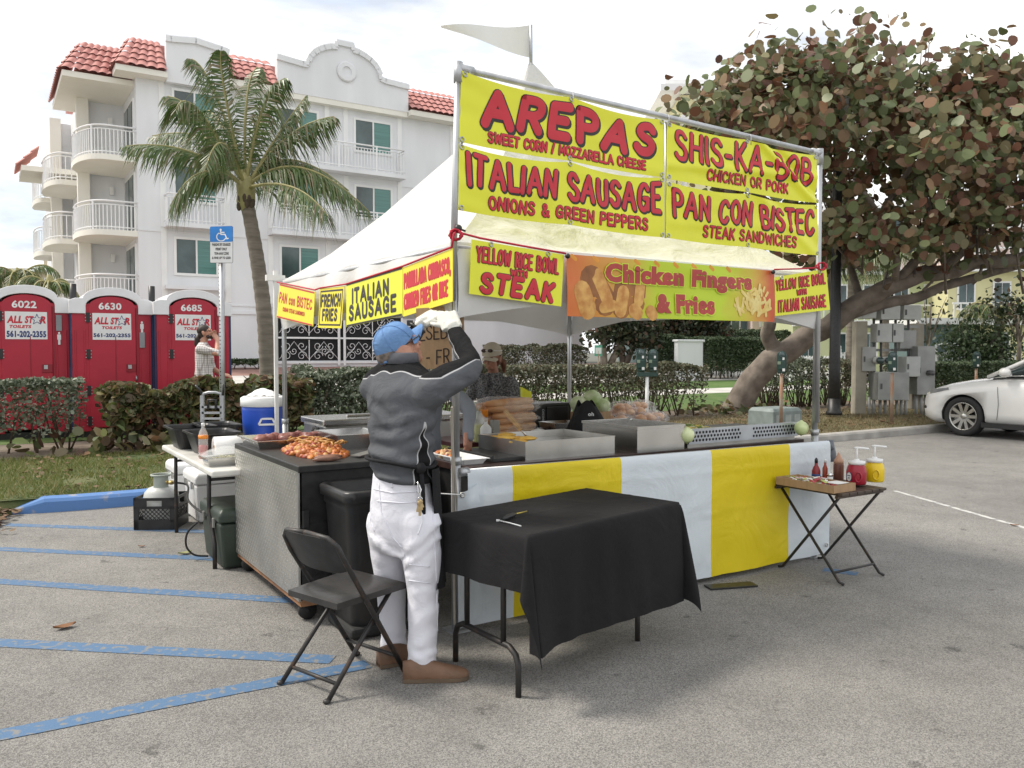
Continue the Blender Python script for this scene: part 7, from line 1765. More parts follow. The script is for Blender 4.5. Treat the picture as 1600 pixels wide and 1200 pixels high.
# ------------------------------------------------------------------ small green sign, lamp post, ground box
t = thing('small_sign', 'small green and white notice sign on a thin post by the dark trees', 'sign', K(*ed(P(935, 560, 27)), .8)); b = MB(); c = P(935, 548, 27)
b.box(c, (.25, .02, .36)); b.box(c + V((0, -.012, .0)), (.19, .01, .2), 1); b.build('plate', [mat('sign_green', (.10, .36, .26), .5), M['paper']], t); b = MB(); b.tube([c - Z3 * 1.2, c], .02, 6); b.build('post', M['rusty_post'], t)
lp = G(1303, 648, .2); t = thing('lamp_post', 'black street lamp post behind the right tent post', 'street lamp', lp); b = MB(); top = P(1301, 330, lp.y); b.tube([lp, V((lp.x, lp.y, 1.2)), V((lp.x, lp.y, top.z + 2))], [.125, .115, .09], 12); b.lathe([(.17, 0), (.17, .06), (.135, .1), (.13, .35)], lp, 12); b.build('post', M['black_metal'], t)
b = MB(); q = V((lp.x, lp.y, top.z + 2)); b.lathe([(.10, 0), (.20, .12), (.22, .42), (.10, .5), (.0, .55)], q, 12); b.build('lantern', mat('frosted_glass', (.6, .6, .58), .3), t)
bx = G(1231, 668, .15); t = thing('transformer_box', 'low grey green utility box on the ground behind the meter post', 'utility box', bx, ANG_U)
F = frame(bx + V3 * .3, ANG_U); b = MB(); rr = lambda w, l, z: [F @ V((sx * w / 2, sy * l / 2, z)) for sx, sy in ((-1, -1), (1, -1), (1, 1), (-1, 1))]
b.loft([rr(.82, .62, 0), rr(.80, .60, .30), rr(.72, .52, .36)], sm=False); b.build('cover', mat('grey_green_cover', (.20, .24, .23), .6, var=.15), t, .02)
b = MB(); 
for k in (-.25, 0, .25): b.box((k, -.30, .16), (.16, .02, .16), M=F)
b.build('panel', mat('pale_grey_panel', (.33, .36, .35), .6, var=.15), t)

# ------------------------------------------------------------------ utility cabinets on their rack
UY = 18.6
def UP(px, py, dy=0): return P(px, py, UY + dy)
ub = UP(1395, 645); t = thing('utility_rack', 'grey electrical cabinets mounted on a concrete post rack', 'electrical cabinets', V((ub.x, UY, .2)))
gm, gl, gd = mat('grey_cabinet', (.34, .345, .33), .5, var=.12, vs=3, metal=.3), mat('light_grey_cabinet', (.50, .51, .49), .5, var=.06), mat('dark_conduit', (.10, .10, .10), .6)
cp = mat('weathered_concrete_post', (.36, .33, .27), .9, var=.2, vs=2)
def ubox(name, x0, y0, x1, y1, d0, d1, m, bev=.01):
    p, q = UP(x0, y0), UP(x1, y1); b = MB(); b.box(((p.x + q.x) / 2, UY + (d0 + d1) / 2, (p.z + q.z) / 2), (abs(q.x - p.x), d1 - d0, abs(p.z - q.z))); return b.build(name, m, t, bev)
ubox('concrete_post', 1337, 502, 1352, 648, -.05, .20, cp); ubox('concrete_post', 1432, 505, 1447, 640, .15, .40, cp)
for y in (508, 545, 590): ubox('rack_rail', 1352, y, 1440, y + 4, .12, .2, gm, 0)
for (x0, y0, x1, y1, d0, m) in ((1341, 476, 1362, 498, -.25, gl), (1368, 475, 1397, 500, -.3, gl), (1403, 478, 1429, 500, -.3, gl), (1363, 506, 1386, 535, -.25, gl), (1388, 506, 1404, 535, -.25, gl), (1360, 581, 1407, 624, -.40, gm), (1405, 557, 1426, 588, -.35, gl), (1424, 541, 1450, 616, -.30, gm), (1345, 542, 1365, 580, -.12, gm), (1405, 516, 1430, 545, -.05, gm)):
    o = ubox('cabinet', x0, y0, x1, y1, d0, .10, m, .012)
    p, q = UP(x0 + (x1 - x0) * .10, (y0 + y1) / 2), UP(x0 + (x1 - x0) * .22, (y0 + y1) / 2); b = MB(); b.box((p.x, UY + d0 - .01, p.z), (.03, .03, .12)); b.build('handle', gd, o)
for x in (1355, 1362, 1372, 1380, 1388, 1398, 1405, 1412, 1428, 1436, 1443):
    y0 = 612 if x > 1420 else 620; p, q = UP(x, y0), UP(x, 646); b = MB(); b.tube([V((p.x, UY - .1, p.z)), V((q.x, UY - .1, q.z - .1))], .035, 8); b.build('conduit', gm, t)
for x in (1366, 1400, 1420, 1377):
    p, q = UP(x, 492), UP(x, 590); b = MB(); b.tube([V((p.x, UY + .02, p.z)), V((q.x, UY + .02, q.z))], .03, 8); b.build('conduit', gd, t)
for x in (1364, 1377):
    b = MB(); c = UP(x, 563); b.tube([V((c.x, UY - .15, c.z)), V((c.x, UY - .32, c.z))], .085, 14); b.build('electricity_meter', gl, t); b = MB(); b.tube([V((c.x, UY - .32, c.z)), V((c.x, UY - .40, c.z))], .075, 14); b.build('glass_dome', M['window_dark'], t.children[-1])
b = MB(); c = UP(1440, 582); b.tube([V((c.x, UY - .30, c.z)), V((c.x + .05, UY - .42, c.z))], .06, 10); b.build('connector', gd, t)

# ------------------------------------------------------------------ white car
wp = G(1509, 681); hd_ = V3; lf = V((-hd_.y, hd_.x, 0)); co = wp - lf * .80; crz = math.atan2(hd_.y, hd_.x)
car = thing('parked_car', 'white crossover car parked nose in at the right edge', 'car', co, crz); F = frame(co, crz)
paint = mat('white_car_paint', (.72, .71, .68), .25, var=.01, coat=.8); darkp = mat('dark_car_trim', (.02, .02, .02), .5)
ST = [  # x, half width, z bottom, z shoulder, z top (hood / belt)
 (.93, .40, .34, .60, .70), (.90, .62, .30, .64, .76), (.80, .80, .25, .70, .84), (.62, .885, .22, .76, .91), (.35, .925, .22, .84, .985), (0, .935, .22, .90, 1.05), (-.45, .935, .22, .95, 1.105), (-.75, .935, .22, .97, 1.14), (-1.4, .935, .22, .985, 1.15), (-2.2, .935, .22, 1.0, 1.16), (-2.75, .935, .24, 1.02, 1.18), (-3.2, .91, .28, 1.04, 1.19), (-3.55, .82, .34, 1.02, 1.16), (-3.68, .60, .40, .9, 1.0)]
def sec(x, w, zb, zs, zt):
    h = [(0, zb), (w * .80, zb), (w * .97, zb + .08), (w * 1.0, zb + .22), (w * .985, (zb + zs) / 2), (w, zs - .10), (w * .975, zs - .02), (w * .90, zs + (zt - zs) * .45), (w * .72, zs + (zt - zs) * .80), (w * .4, zt), (0, zt + .01)]
    return [F @ V((x, y, z)) for y, z in h] + [F @ V((x, -y, z)) for y, z in h[-2:0:-1]]
b = MB(); b.loft([sec(*s) for s in ST])
body = b.build('body', [paint, darkp], None)
# wheel wells are cut out of the body
for (x, s) in ((0, 1), (0, -1), (-2.75, 1), (-2.75, -1)):
    k = MB(); k.tube([F @ V((x, s * .60, .365)), F @ V((x, s * 1.2, .365))], .405, 36, 1); ko = k.build('well', darkp)
    md = body.modifiers.new('well', 'BOOLEAN'); md.operation = 'DIFFERENCE'; md.object = ko; md.solver = 'EXACT'
    bpy.context.view_layer.update(); nm = bpy.data.meshes.new_from_object(body.evaluated_get(bpy.context.evaluated_depsgraph_get()))
    body.modifiers.clear(); body.data = nm; bpy.data.objects.remove(ko)
body.parent = car; body.matrix_parent_inverse = F.inverted(); WM[body.name] = F
# glasshouse
def cab(x, w, z, zt): return [F @ V((x, y, zz)) for y, zz in ((w, z), (w * .96, z + (zt - z) * .5), (w * .80, zt - .04), (w * .62, zt), (0, zt + .02), (-w * .62, zt), (-w * .80, zt - .04), (-w * .96, z + (zt - z) * .5), (-w, z))]
b = MB(); b.loft([cab(-.42, .80, 1.08, 1.10), cab(-.80, .84, 1.13, 1.30), cab(-1.25, .86, 1.14, 1.53), cab(-1.7, .87, 1.15, 1.62), (cab(-2.4, .86, 1.16, 1.63)), cab(-3.1, .83, 1.17, 1.55), cab(-3.5, .78, 1.16, 1.25)]); b.build('cabin', M['window_dark'], car)
b = MB()
def pl(p): return F @ V(p)
for s in (1, -1):
    b.tube([pl((-.38, s * .80, 1.09)), pl((-.80, s * .745, 1.30)), pl((-1.25, s * .70, 1.525)), pl((-1.7, s * .70, 1.61)), pl((-2.4, s * .69, 1.625)), pl((-3.1, s * .66, 1.54)), pl((-3.5, s * .62, 1.25))], .04, 8)
    b.tube([pl((-1.72, s * .875, 1.15)), pl((-1.80, s * .70, 1.60))], .035, 6)
b.grid(lambda u, v: pl((-1.35 - 1.75 * u, (v - .5) * 1.36, 1.60 + .04 * math.sin(PI * v) - .05 * (2 * u - 1) ** 2 + .02)), 10, 10); b.build('roof_frame', paint, car)
b = MB()
for s in (1, -1): b.tube([pl((-.40, s * .875, 1.075)), pl((-.85, s * .90, 1.13)), pl((-1.8, s * .905, 1.155)), pl((-2.9, s * .885, 1.185))], .012, 6)
b.build('window_trim', M['chrome'], car)
b = MB(); 
for s in (1, -1): b.ell(pl((-.78, s * 1.02, 1.19)), (.10, .11, .085), 0, 12, 8); b.box((-.80, s * .93, 1.15), (.06, .12, .04), M=F)
b.build('mirror', paint, car)
for s in (1, -1):
    b = MB(); b.grid(lambda u, v: pl((.70 - .42 * u, s * (.80 + .115 * u ** .6) , .775 + .09 * u + (.085 * (1 - u * .55)) * (v - .35))), 10, 4, thick=.012, nrm=lf * s); b.build('headlight', mat('headlight_lens', (.30, .31, .32), .1, metal=.3), car)
    b = MB(); b.ell(pl((.78, s * .77, .50)), (.05, .05, .045), 0, 10, 8); b.build('fog_lamp', darkp, car)
for x in (-.62, -1.75, -2.55):
    for s in (1, -1): b = MB(); b.tube([pl((x, s * .938, .34)), pl((x - .02, s * .9375, .62)), pl((x, s * .938, .93))], .004, 5); b.build('door_seam', darkp, car)
for s in (1, -1): b = MB(); b.box((-1.35, s * .925, .235), (2.0, .05, .09), M=F); b.build('sill_trim', darkp, car)
b = MB(); b.box((.86, 0, .42), (.08, 1.0, .16), M=F); b.build('grille', darkp, car)
for (x, s) in ((0, 1), (0, -1), (-2.75, 1), (-2.75, -1)):
    yo = s * .815; b = MB(); MW = F @ Matrix.Translation((x, yo, .365)) @ Matrix.Rotation(-PI / 2 * s, 4, 'X')
    b.lathe([(.24, -.11), (.34, -.11), (.362, -.08), (.365, 0), (.362, .08), (.34, .105), (.262, .11), (.255, .09), (.255, .0)], (0, 0, 0), 36, 0, MW); w = b.build('wheel', M['rubber'], car)
    b = MB(); b.lathe([(.257, .0), (.257, .105), (.243, .107), (.238, .06), (.23, -.02), (.0, -.02)], (0, 0, 0), 32, 0, MW)
    b.lathe([(.0, .085), (.05, .085), (.06, .06), (.06, .0)], (0, 0, 0), 14, 0, MW)
    for k in range(10):
        a = k * PI / 5; d = V((math.cos(a), math.sin(a), 0)); n = V((-d.y, d.x, 0)); p = [d * .05 + n * .026 + V((0, 0, .075)), d * .05 - n * .026 + V((0, 0, .075)), d * .242 - n * .030 + V((0, 0, .09)), d * .242 + n * .030 + V((0, 0, .09))]
        b.add(p + [q - V((0, 0, .05)) for q in p], [(0, 1, 2, 3), (0, 4, 5, 1), (1, 5, 6, 2), (2, 6, 7, 3), (3, 7, 4, 0)], 0, False, MW)
    b.build('rim', mat('alloy', (.55, .54, .50), .3, metal=.9), w)
# ------------------------------------------------------------------ people
M['skin'] = mat('skin', (.46, .23, .155), .5, var=.12, vs=9, det=6, subs=.1, bump=.1, bs=90)
M['skin_dark'] = mat('tanned_skin', (.36, .17, .11), .5, var=.12, vs=9, det=6, subs=.1)
M['denim_w'] = cloth('white_painter_trousers', (.74, .74, .80), .03, 0, .8, .35, 7, .25, .3)
M['glove'] = cloth('white_cotton_glove', (.72, .71, .64), .05, 0, .85, .3, 14, .3, .2)
M['leather'] = mat('brown_leather', (.155, .085, .05), .55, var=.25, vs=9, det=8, bump=.25, bs=60)
M['hair_d'] = mat('dark_hair', (.03, .018, .013), .6, var=.4, vs=30, stretch=(1, 1, .2), bump=.5, bs=60)
M['hair_g'] = mat('greying_hair', (.16, .13, .11), .6, var=.4, vs=40)
def fused(mb, voxel, smooth=6, it_f=.5, post=None):
    """one continuous skin out of overlapping closed pieces"""
    o = mb.build('tmp', M['skin']); r = o.modifiers.new('r', 'REMESH'); r.mode = 'VOXEL'; r.voxel_size = voxel
    s = o.modifiers.new('s', 'SMOOTH'); s.iterations = smooth; s.factor = it_f
    bpy.context.view_layer.update(); me = bpy.data.meshes.new_from_object(o.evaluated_get(bpy.context.evaluated_depsgraph_get()))
    n = len(me.vertices); co = np.empty(n * 3); me.vertices.foreach_get('co', co); co = co.reshape(-1, 3); fs = [tuple(p.vertices) for p in me.polygons]
    bpy.data.objects.remove(o); bpy.data.meshes.remove(me); return co, fs
def solid(name, co, fs, mats, parent, cls=None):
    b = MB(); b.v = [V(p) for p in co]; b.f = [list(f) for f in fs]; b.s = [True] * len(fs)
    if cls is not None:
        cen = np.array([co[list(f)].mean(0) for f in fs]); b.m = [int(x) for x in cls(cen)]
    else: b.m = [0] * len(fs)
    return b.build(name, mats, parent)
def limb(mb, pts, rs, n=14, m=0, flat=1.0, up=None):
    pts = [V(p) for p in pts]
    # catmull smooth
    q = []; rr = []; k = len(pts)
    for i in range(k - 1):
        p0, p1, p2, p3 = pts[max(0, i - 1)], pts[i], pts[i + 1], pts[min(k - 1, i + 2)]
        for j in range(5):
            t = j / 5; q.append(.5 * (2 * p1 + (p2 - p0) * t + (2 * p0 - 5 * p1 + 4 * p2 - p3) * t * t + (3 * p1 - p0 - 3 * p2 + p3) * t ** 3)); rr.append(rs[i] + (rs[i + 1] - rs[i]) * t)
    q.append(pts[-1]); rr.append(rs[-1]); mb.tube(q, rr, n, m, flat=flat, up=up)
    mb.ell(pts[0], rs[0] * .99, m, 12, 8); mb.ell(pts[-1], rs[-1] * .99, m, 12, 8)
def rings_loft(mb, secs, F, R, m=0, n=28):
    """secs: (centre, rx along R, ry along F)"""
    mb.loft([[V(c) + R * rx * math.cos(2 * PI * k / n) + F * ry * math.sin(2 * PI * k / n) for k in range(n)] for c, rx, ry in secs], m)
def head(mb, c, F, Rr, Up, s=1.0, nose=True):
    """skull, jaw, nose, ears, brow as overlapping closed pieces; c = centre of the skull"""
    B = Matrix((( Rr.x, F.x, Up.x, c.x), (Rr.y, F.y, Up.y, c.y), (Rr.z, F.z, Up.z, c.z), (0, 0, 0, 1)))
    def e(x, y, z, rx, ry, rz, nu=16, nv=10): mb.ell((x * s, y * s, z * s), (rx * s, ry * s, rz * s), 0, nu, nv, M=B)
    e(0, -.012, .02, .076, .095, .088); e(0, .025, -.045, .062, .068, .068); e(0, .055, -.088, .038, .036, .026)
    e(0, .075, .015, .058, .022, .02); e(0, .093, -.018, .013, .018, .024); e(0, .104, -.032, .016, .014, .012)
    e(0, .084, -.066, .024, .012, .007); e(0, .083, -.076, .021, .012, .006); e(.04, .06, -.03, .022, .022, .024); e(-.04, .06, -.03, .022, .022, .024)
    for q in (1, -1): e(q * .081, -.010, -.014, .013, .021, .035); e(q * .088, -.018, -.004, .010, .012, .024)
    return B
def hand(mb, wrist, D, N, s=1.0, curl=(.5, .5, .5, .5), thumb=1, spread=.06, r=.0085):
    """wrist point, direction of the palm D, back-of-hand normal N; five separate fingers"""
    D = V(D).normalized(); N = V(N); N = (N - D * N.dot(D)).normalized(); X = D.cross(N) * thumb     # thumb side
    w = V(wrist)
    for k in range(5): mb.tube([w - D * .012 + X * (k - 2) * .016 * s, w + D * .05 * s + X * (k - 2) * .0175 * s, w + D * .085 * s + X * (k - 2) * .0185 * s], [.017 * s, .0165 * s, .013 * s], 8)
    for i, (off, L_, a) in enumerate(((.030, .072, curl[0]), (.010, .080, curl[1]), (-.011, .074, curl[2]), (-.031, .058, curl[3]))):
        p = w + D * (.084 - .004 * abs(i - 1)) * s + X * off * s; d = (D + X * off * spread * 20 * .1).normalized(); pts = [p - d * .02, p]; ang = a * .6
        for seg in (.45, .32, .26):
            dd = d * math.cos(ang) - N * math.sin(ang); p = p + dd * L_ * seg * s; pts.append(p); ang += a * .95
        mb.tube(pts, [r * 1.1 * s, r * 1.1 * s, r * s, r * .92 * s, r * .75 * s], 8); mb.ell(pts[-1], r * .76 * s, 0, 8, 6)
    p = w + D * .022 * s + X * .036 * s; pts = [w + D * .015 * s + X * .015 * s, p]; d = (D * .55 + X * .75 - N * .25).normalized()
    for k, seg in enumerate((.035, .03)): p = p + d * seg * s; pts.append(p); d = (d + D * .5 - N * .35 * curl[0] - X * .2).normalized()
    mb.tube(pts, [.015 * s, .0145 * s, .0115 * s, .0085 * s], 8); mb.ell(pts[-1], .0086 * s, 0, 8, 6)
def shoe(name, heel, d, L_, m, parent, solem):
    d = V(d).normalized(); s = V((-d.y, d.x, 0)); b = MB(); heel = V(heel)
    prof = [(0, .030, .085), (.06, .036, .095), (.12, .037, .088), (.17, .041, .070), (.22, .044, .056), (.26, .040, .046), (.285, .026, .034), (.295, .010, .024)]
    R_ = []
    for x, w, h in prof: c = heel + d * (x * L_ / .295); R_.append([c + s * w * math.cos(t) + Z3 * (.012 + (h * (max(0, math.sin(t)) ** .75) if math.sin(t) > 0 else -.004)) for t in [2 * PI * k / 20 for k in range(20)]])
    b.loft(R_); o = b.build(name, m, parent)
    b = MB(); P1 = [heel + d * (x * L_ / .295) + s * (w + .004) for x, w, h in prof]; P2 = [heel + d * (x * L_ / .295) - s * (w + .004) for x, w, h in prof][::-1]; lo = [V((p.x, p.y, .002)) for p in P1 + P2]; hi = [V((p.x, p.y, .020)) for p in P1 + P2]; n = len(lo)
    b.add(lo + hi, [tuple(range(n))[::-1], tuple(range(n, 2 * n))] + [(i, (i + 1) % n, n + (i + 1) % n, n + i) for i in range(n)]); b.build('sole', solem, o); return o

# ---- the man in the blue cap
MF = V((.62, .785, 0)).normalized(); MR = V((MF.y, -MF.x, 0))
base = G(640, 1052); man = thing('person', 'person in blue cap, grey fleece and white trousers reaching up with white gloves', 'person', (base.x, base.y, 0), 0)
def MP(px, py, Y): return P(px, py, Y)
Yt_ = 4.02
hipc = MP(628, 800, Yt_)
tr_ = MB()
rings_loft(tr_, [(MP(626, 735, Yt_), .150, .112), (MP(627, 770, Yt_), .165, .128), (MP(629, 805, Yt_), .172, .142), (MP(631, 838, Yt_), .170, .140), (MP(633, 862, Yt_), .150, .118)], MF, MR)
lk, rk = MP(611, 920, 4.12), MP(661, 925, 3.92); la, ra = MP(613, 1030, 4.13), MP(659, 1044, 3.90)
limb(tr_, [MP(602, 815, 4.09), MP(607, 865, 4.10), lk, MP(614, 975, 4.13), MP(614, 1018, 4.13), la], [.098, .092, .074, .066, .067, .072], 18)
limb(tr_, [MP(655, 815, 3.94), MP(659, 870, 3.93), rk, MP(660, 985, 3.90), MP(658, 1030, 3.90), ra], [.104, .096, .078, .070, .071, .075], 18)
def to_px(co):
    z = co[:, 2] - H_EYE; f = co[:, 1] * _cs - z * _sn; u = co[:, 1] * _sn + z * _cs
    return np.stack([800 + FPX * co[:, 0] / f, 600 - FPX * u / f], 1)
def creases(co, lines, c):
    """soft cloth folds along measured lines on the side that is seen; c = body axis (x, y)"""
    p = to_px(co); out = co.copy(); d0 = co[:, :2] - np.array(c); nr = np.linalg.norm(d0, axis=1); back = np.exp(-(np.maximum(0, co[:, 1] - c[1] + .02) / .05) ** 2)
    for (pts, amp, w) in lines:
        best = np.full(len(co), 1e9)
        for a, b in zip(pts[:-1], pts[1:]):
            a, b = np.array(a, float), np.array(b, float); ab_ = b - a; t = np.clip(((p - a) @ ab_) / (ab_ @ ab_), 0, 1)
            dd = p - (a + t[:, None] * ab_); s = np.sign(dd[:, 0] * -ab_[1] + dd[:, 1] * ab_[0]); l = np.linalg.norm(dd, axis=1); k = l < np.abs(best); best[k] = (l * np.where(s == 0, 1, s))[k]
        k = .75 * amp * (np.exp(-((best - w * .55) / w) ** 2) - .9 * np.exp(-((best + w * .55) / w) ** 2)) * back
        out[:, :2] += d0 / np.maximum(nr, .05)[:, None] * k[:, None]
    return out
def wr_noise(co, amp, fr, zst=2.0, thr=None):
    out = co.copy(); cz = co.mean(0)
    for i, p in enumerate(co):
        q = V((p[0] * fr, p[1] * fr, p[2] * fr * zst)); out[i, 0] += amp * mnoise.noise(q); out[i, 1] += amp * mnoise.noise(q + V((7, 3, 1)))
    return out
co, fs = fused(tr_, .011, 5)
co = wr_noise(co, .006, 4, 1.0); co = wr_noise(co, .0035, 10, .8)
co = creases(co, [(((588, 842), (612, 862), (634, 872)), .012, 7), (((682, 826), (660, 850), (636, 866)), .013, 8), (((684, 846), (655, 872), (640, 884)), .010, 7), (((586, 868), (606, 884), (628, 892)), .010, 7), (((640, 925), (664, 918), (674, 920)), .006, 7), (((640, 972), (662, 958), (678, 948)), .006, 9), (((638, 1004), (660, 998), (676, 985)), .006, 9), (((634, 1022), (655, 1024), (684, 1014)), .009, 6), (((592, 930), (610, 924), (632, 934)), .008, 6), (((592, 985), (612, 992), (634, 985)), .008, 7), (((590, 1012), (612, 1008), (634, 1014)), .008, 6), (((582, 790), (584, 830), (592, 850)), .006, 6)], (hipc.x, Yt_))
for i, p in enumerate(co):      # folds stacking at the cuffs and behind the knees
    for (c, z0, s, a) in ((la, .12, .05, .003), (ra, .12, .05, .003)):
        d2 = (p[0] - c.x) ** 2 + (p[1] - c.y) ** 2
        if d2 < .03: co[i, :2] += (p[:2] - np.array((c.x, c.y))) / max(.02, math.sqrt(d2)) * a * math.sin(p[2] * 80 + 3.5 * mnoise.noise(V((p[0] * 9, p[1] * 9, p[2] * 5))) + p[0] * 30) * math.exp(-((p[2] - z0) / s) ** 2)
co[:, 2] = np.maximum(co[:, 2], .052)
trs = solid('trousers', co, fs, M['denim_w'], man)
# seams, pockets and loops
b = MB()
def onback(px, py, Y=3.86): return MP(px, py, Y)
b.v = []
for pts in (((575, 765), (575, 800), (580, 830)),): pass
from mathutils.bvhtree import BVHTree
def shell(co, fs): return BVHTree.FromPolygons([tuple(p) for p in co], [tuple(f) for f in fs])
bv = shell(co, fs)
def stitch(mb, pix, r=.0028, bvh=None, lift=.001):
    pts = []; o = V((0, 0, H_EYE))
    for (a, b2) in zip(pix[:-1], pix[1:]):
        for k in range(8):
            t = k / 8; h = (bvh or bv).ray_cast(o, ray(a[0] + (b2[0] - a[0]) * t, a[1] + (b2[1] - a[1]) * t).normalized())
            if h[0] is not None: pts.append(h[0] + h[1] * lift)
    if len(pts) > 2: mb.tube(pts, r, 5)
for pix in (((575, 762), (612, 770), (668, 768)), ((592, 755), (596, 800), (612, 838), (630, 858)), ((590, 783), (628, 786), (656, 784)), ((656, 784), (660, 815), (652, 838)), ((575, 780), (580, 815), (586, 832)), ((640, 882), (676, 886)), ((640, 907), (676, 912)), ((676, 800), (681, 880), (683, 960), (684, 1030))): stitch(b, pix)
b.build('seam', M['denim_w'], trs)
b = MB()
for (x, y) in ((612, 752), (653, 746)): stitch(b, ((x, y - 4), (x + 1, y + 12)), .006)
b.build('belt_loop', M['denim_w'], trs)
# keys on a carabiner
b = MB(); kp = [MP(653, 752, 3.83), MP(658, 765, 3.82), MP(656, 776, 3.82), MP(653, 768, 3.82)]
b.tube(kp, .0028, 6, 0, closed=True); kr = MP(656, 780, 3.82); b.tube([kr + V((.011 * math.cos(a), .003, .011 * math.sin(a))) for a in [i * .63 for i in range(10)]], .002, 5, 0, closed=True)
for i, (x, y, L_) in enumerate(((652, 800, 1), (656, 806, 1), (659, 797, 1), (661, 793, 1))): q = MP(x, y, 3.815); b.bar(kr, q, .012, .0022, 1, up=(0, 1, 0)); b.ell(kr.lerp(q, .35), (.010, .003, .012), 1, 8, 6)
b.build('keys', [M['chrome'], mat('old_brass', (.40, .30, .16), .4, metal=.8)], man)
# fleece
fl_ = MB()
SC_ = [(MP(626, 752, Yt_), .168, .120), (MP(626, 720, Yt_), .172, .122), (MP(626, 680, Yt_ + .01), .184, .128), (MP(627, 640, Yt_ + .02), .202, .134), (MP(628, 612, Yt_ + .03), .208, .130), (MP(629, 590, Yt_ + .05), .190, .112), (MP(630, 574, Yt_ + .06), .120, .085), (MP(630, 562, Yt_ + .08), .072, .070)]
rings_loft(fl_, SC_, MF, MR)
lsh, rsh = MP(586, 604, 4.16), MP(679, 606, 3.92)
lel, rel = MP(624, 560, 4.46), MP(736, 572, 4.10)
lwr, rwr = MP(654, 512, 4.47), MP(711, 520, 4.36)
limb(fl_, [MP(602, 612, 4.12), lsh, lsh.lerp(lel, .5), lel, lel.lerp(lwr, .5), lwr], [.075, .078, .066, .056, .046, .040], 16)
limb(fl_, [MP(660, 622, 3.96), rsh, rsh.lerp(rel, .5), rel, rel.lerp(rwr, .5), rwr], [.085, .084, .073, .064, .056, .043], 16)
co, fs = fused(fl_, .0085, 7)
for i, p in enumerate(co):
    q = V((p[0] * 4, p[1] * 4, p[2] * 9)); a = mnoise.noise(q) * .018 + mnoise.noise(q * 2.3 + V((3, 1, 0))) * .009; d = p[:2] - np.array((hipc.x, Yt_)); d /= max(.05, np.linalg.norm(d)); lowf = max(0, 1 - (p[2] - .95) / .35)
    co[i, :2] += d * (a * 1.0 + .013 * lowf * math.sin(p[2] * 60 + p[0] * 9 + 3 * mnoise.noise(q * .6)))
co = creases(co, [(((572, 700), (600, 706), (640, 700), (672, 682)), .012, 8), (((575, 680), (610, 676), (650, 660)), .009, 9), (((690, 632), (668, 650), (640, 660)), .012, 9), (((692, 650), (670, 672), (648, 682)), .011, 8), (((570, 655), (600, 660), (628, 650)), .008, 9), (((574, 738), (610, 744), (650, 738), (676, 728)), .011, 6), (((570, 625), (590, 640), (600, 655)), .009, 8), (((700, 612), (712, 600), (728, 596)), .010, 7), (((688, 620), (700, 630), (716, 632)), .010, 7)], (MP(628, 640, 4.05).x, 4.07))
S0, S1 = rsh, rel; FA0, FA1 = rel, rwr; LA0, LA1 = lsh, lel; LB0, LB1 = lel, lwr
def segd(p, a, b2):
    ab_ = b2 - a; t = max(0, min(1, (p - a).dot(ab_) / ab_.dot(ab_))); return (p - (a + ab_ * t)), t
def fleece_cls(cen):
    out = []
    for c in cen:
        p = V(c); dR, tR = segd(p, S0, S1); dF, tF = segd(p, FA0, FA1); dL, tL = segd(p, LA0, LA1); dG, tG = segd(p, LB0, LB1)
        arm = min((dR.length, 0), (dF.length, 1), (dL.length, 2), (dG.length, 3))
        tor = abs((p - MP(628, 620, 4.05)).dot(MR))
        if arm[0] < .11 and (tor > .17 or p.z > 1.50):
            # the black band runs along the upper, outer side of each arm
            if arm[1] in (0, 2):
                a = S0 if arm[1] == 0 else LA0; bb = S1 if arm[1] == 0 else LA1; d = dR if arm[1] == 0 else dL; f = (d.normalized().dot(Z3) - .55) * .075
            else:
                d = dF if arm[1] == 1 else dG; ax = (FA1 - FA0).normalized() if arm[1] == 1 else (LB1 - LB0).normalized(); sidev = (MR * .75 - MF * .45 + Z3 * .0).normalized() if arm[1] == 1 else V((0, 0, 1)); sidev = (sidev - ax * sidev.dot(ax)).normalized()
                f = (d.normalized().dot(sidev) - .10) * .05
        else:
            zl = MP(628, 584, 4.0).z + .012 * math.sin(tor * 30); f = p.z - zl - .05 * max(0, .0) - (.0 if tor < .14 else (tor - .14) * .1)
            ang = math.atan2((p - hipc).dot(MF), (p - hipc).dot(MR)); w = .20 + .05 * math.sin(p.z * 5)
            hz = (MP(0, 655, 4).z - p.z)
            if hz > 0 and (p - hipc).dot(MR) > 0: f = max(f, (min(.30, hz * 1.1) - abs(ang + .12)) * .14)
        out.append(f)
    return out
fm = cloth('grey_black_fleece', (.105, .110, .120), .18, 0, .95, .6, 7, .6, .15); _t = fm.node_tree; _b = _t.nodes['Principled BSDF']
_at = _t.nodes.new('ShaderNodeAttribute'); _at.attribute_name = 'zone'; _src = _b.inputs['Base Color'].links[0].from_socket; _c = _src
for lo_, col_ in ((-.0024, (.48, .48, .49)), (.0024, (.014, .014, .015))):
    _g = _t.nodes.new('ShaderNodeMapRange'); _g.inputs[1].default_value = lo_ - .001; _g.inputs[2].default_value = lo_ + .001; _t.links.new(_at.outputs['Fac'], _g.inputs[0])
    _x = _t.nodes.new('ShaderNodeMix'); _x.data_type = 'RGBA'; _x.inputs[7].default_value = rgb(col_); _t.links.new(_g.outputs[0], _x.inputs[0]); _t.links.new(_c, _x.inputs[6]); _c = _x.outputs[2]
_t.links.new(_c, _b.inputs['Base Color'])
fle = solid('fleece', co, fs, fm, man)
_z = fle.data.attributes.new('zone', 'FLOAT', 'POINT'); _z.data.foreach_set('value', np.array(fleece_cls(co), dtype=np.float32))
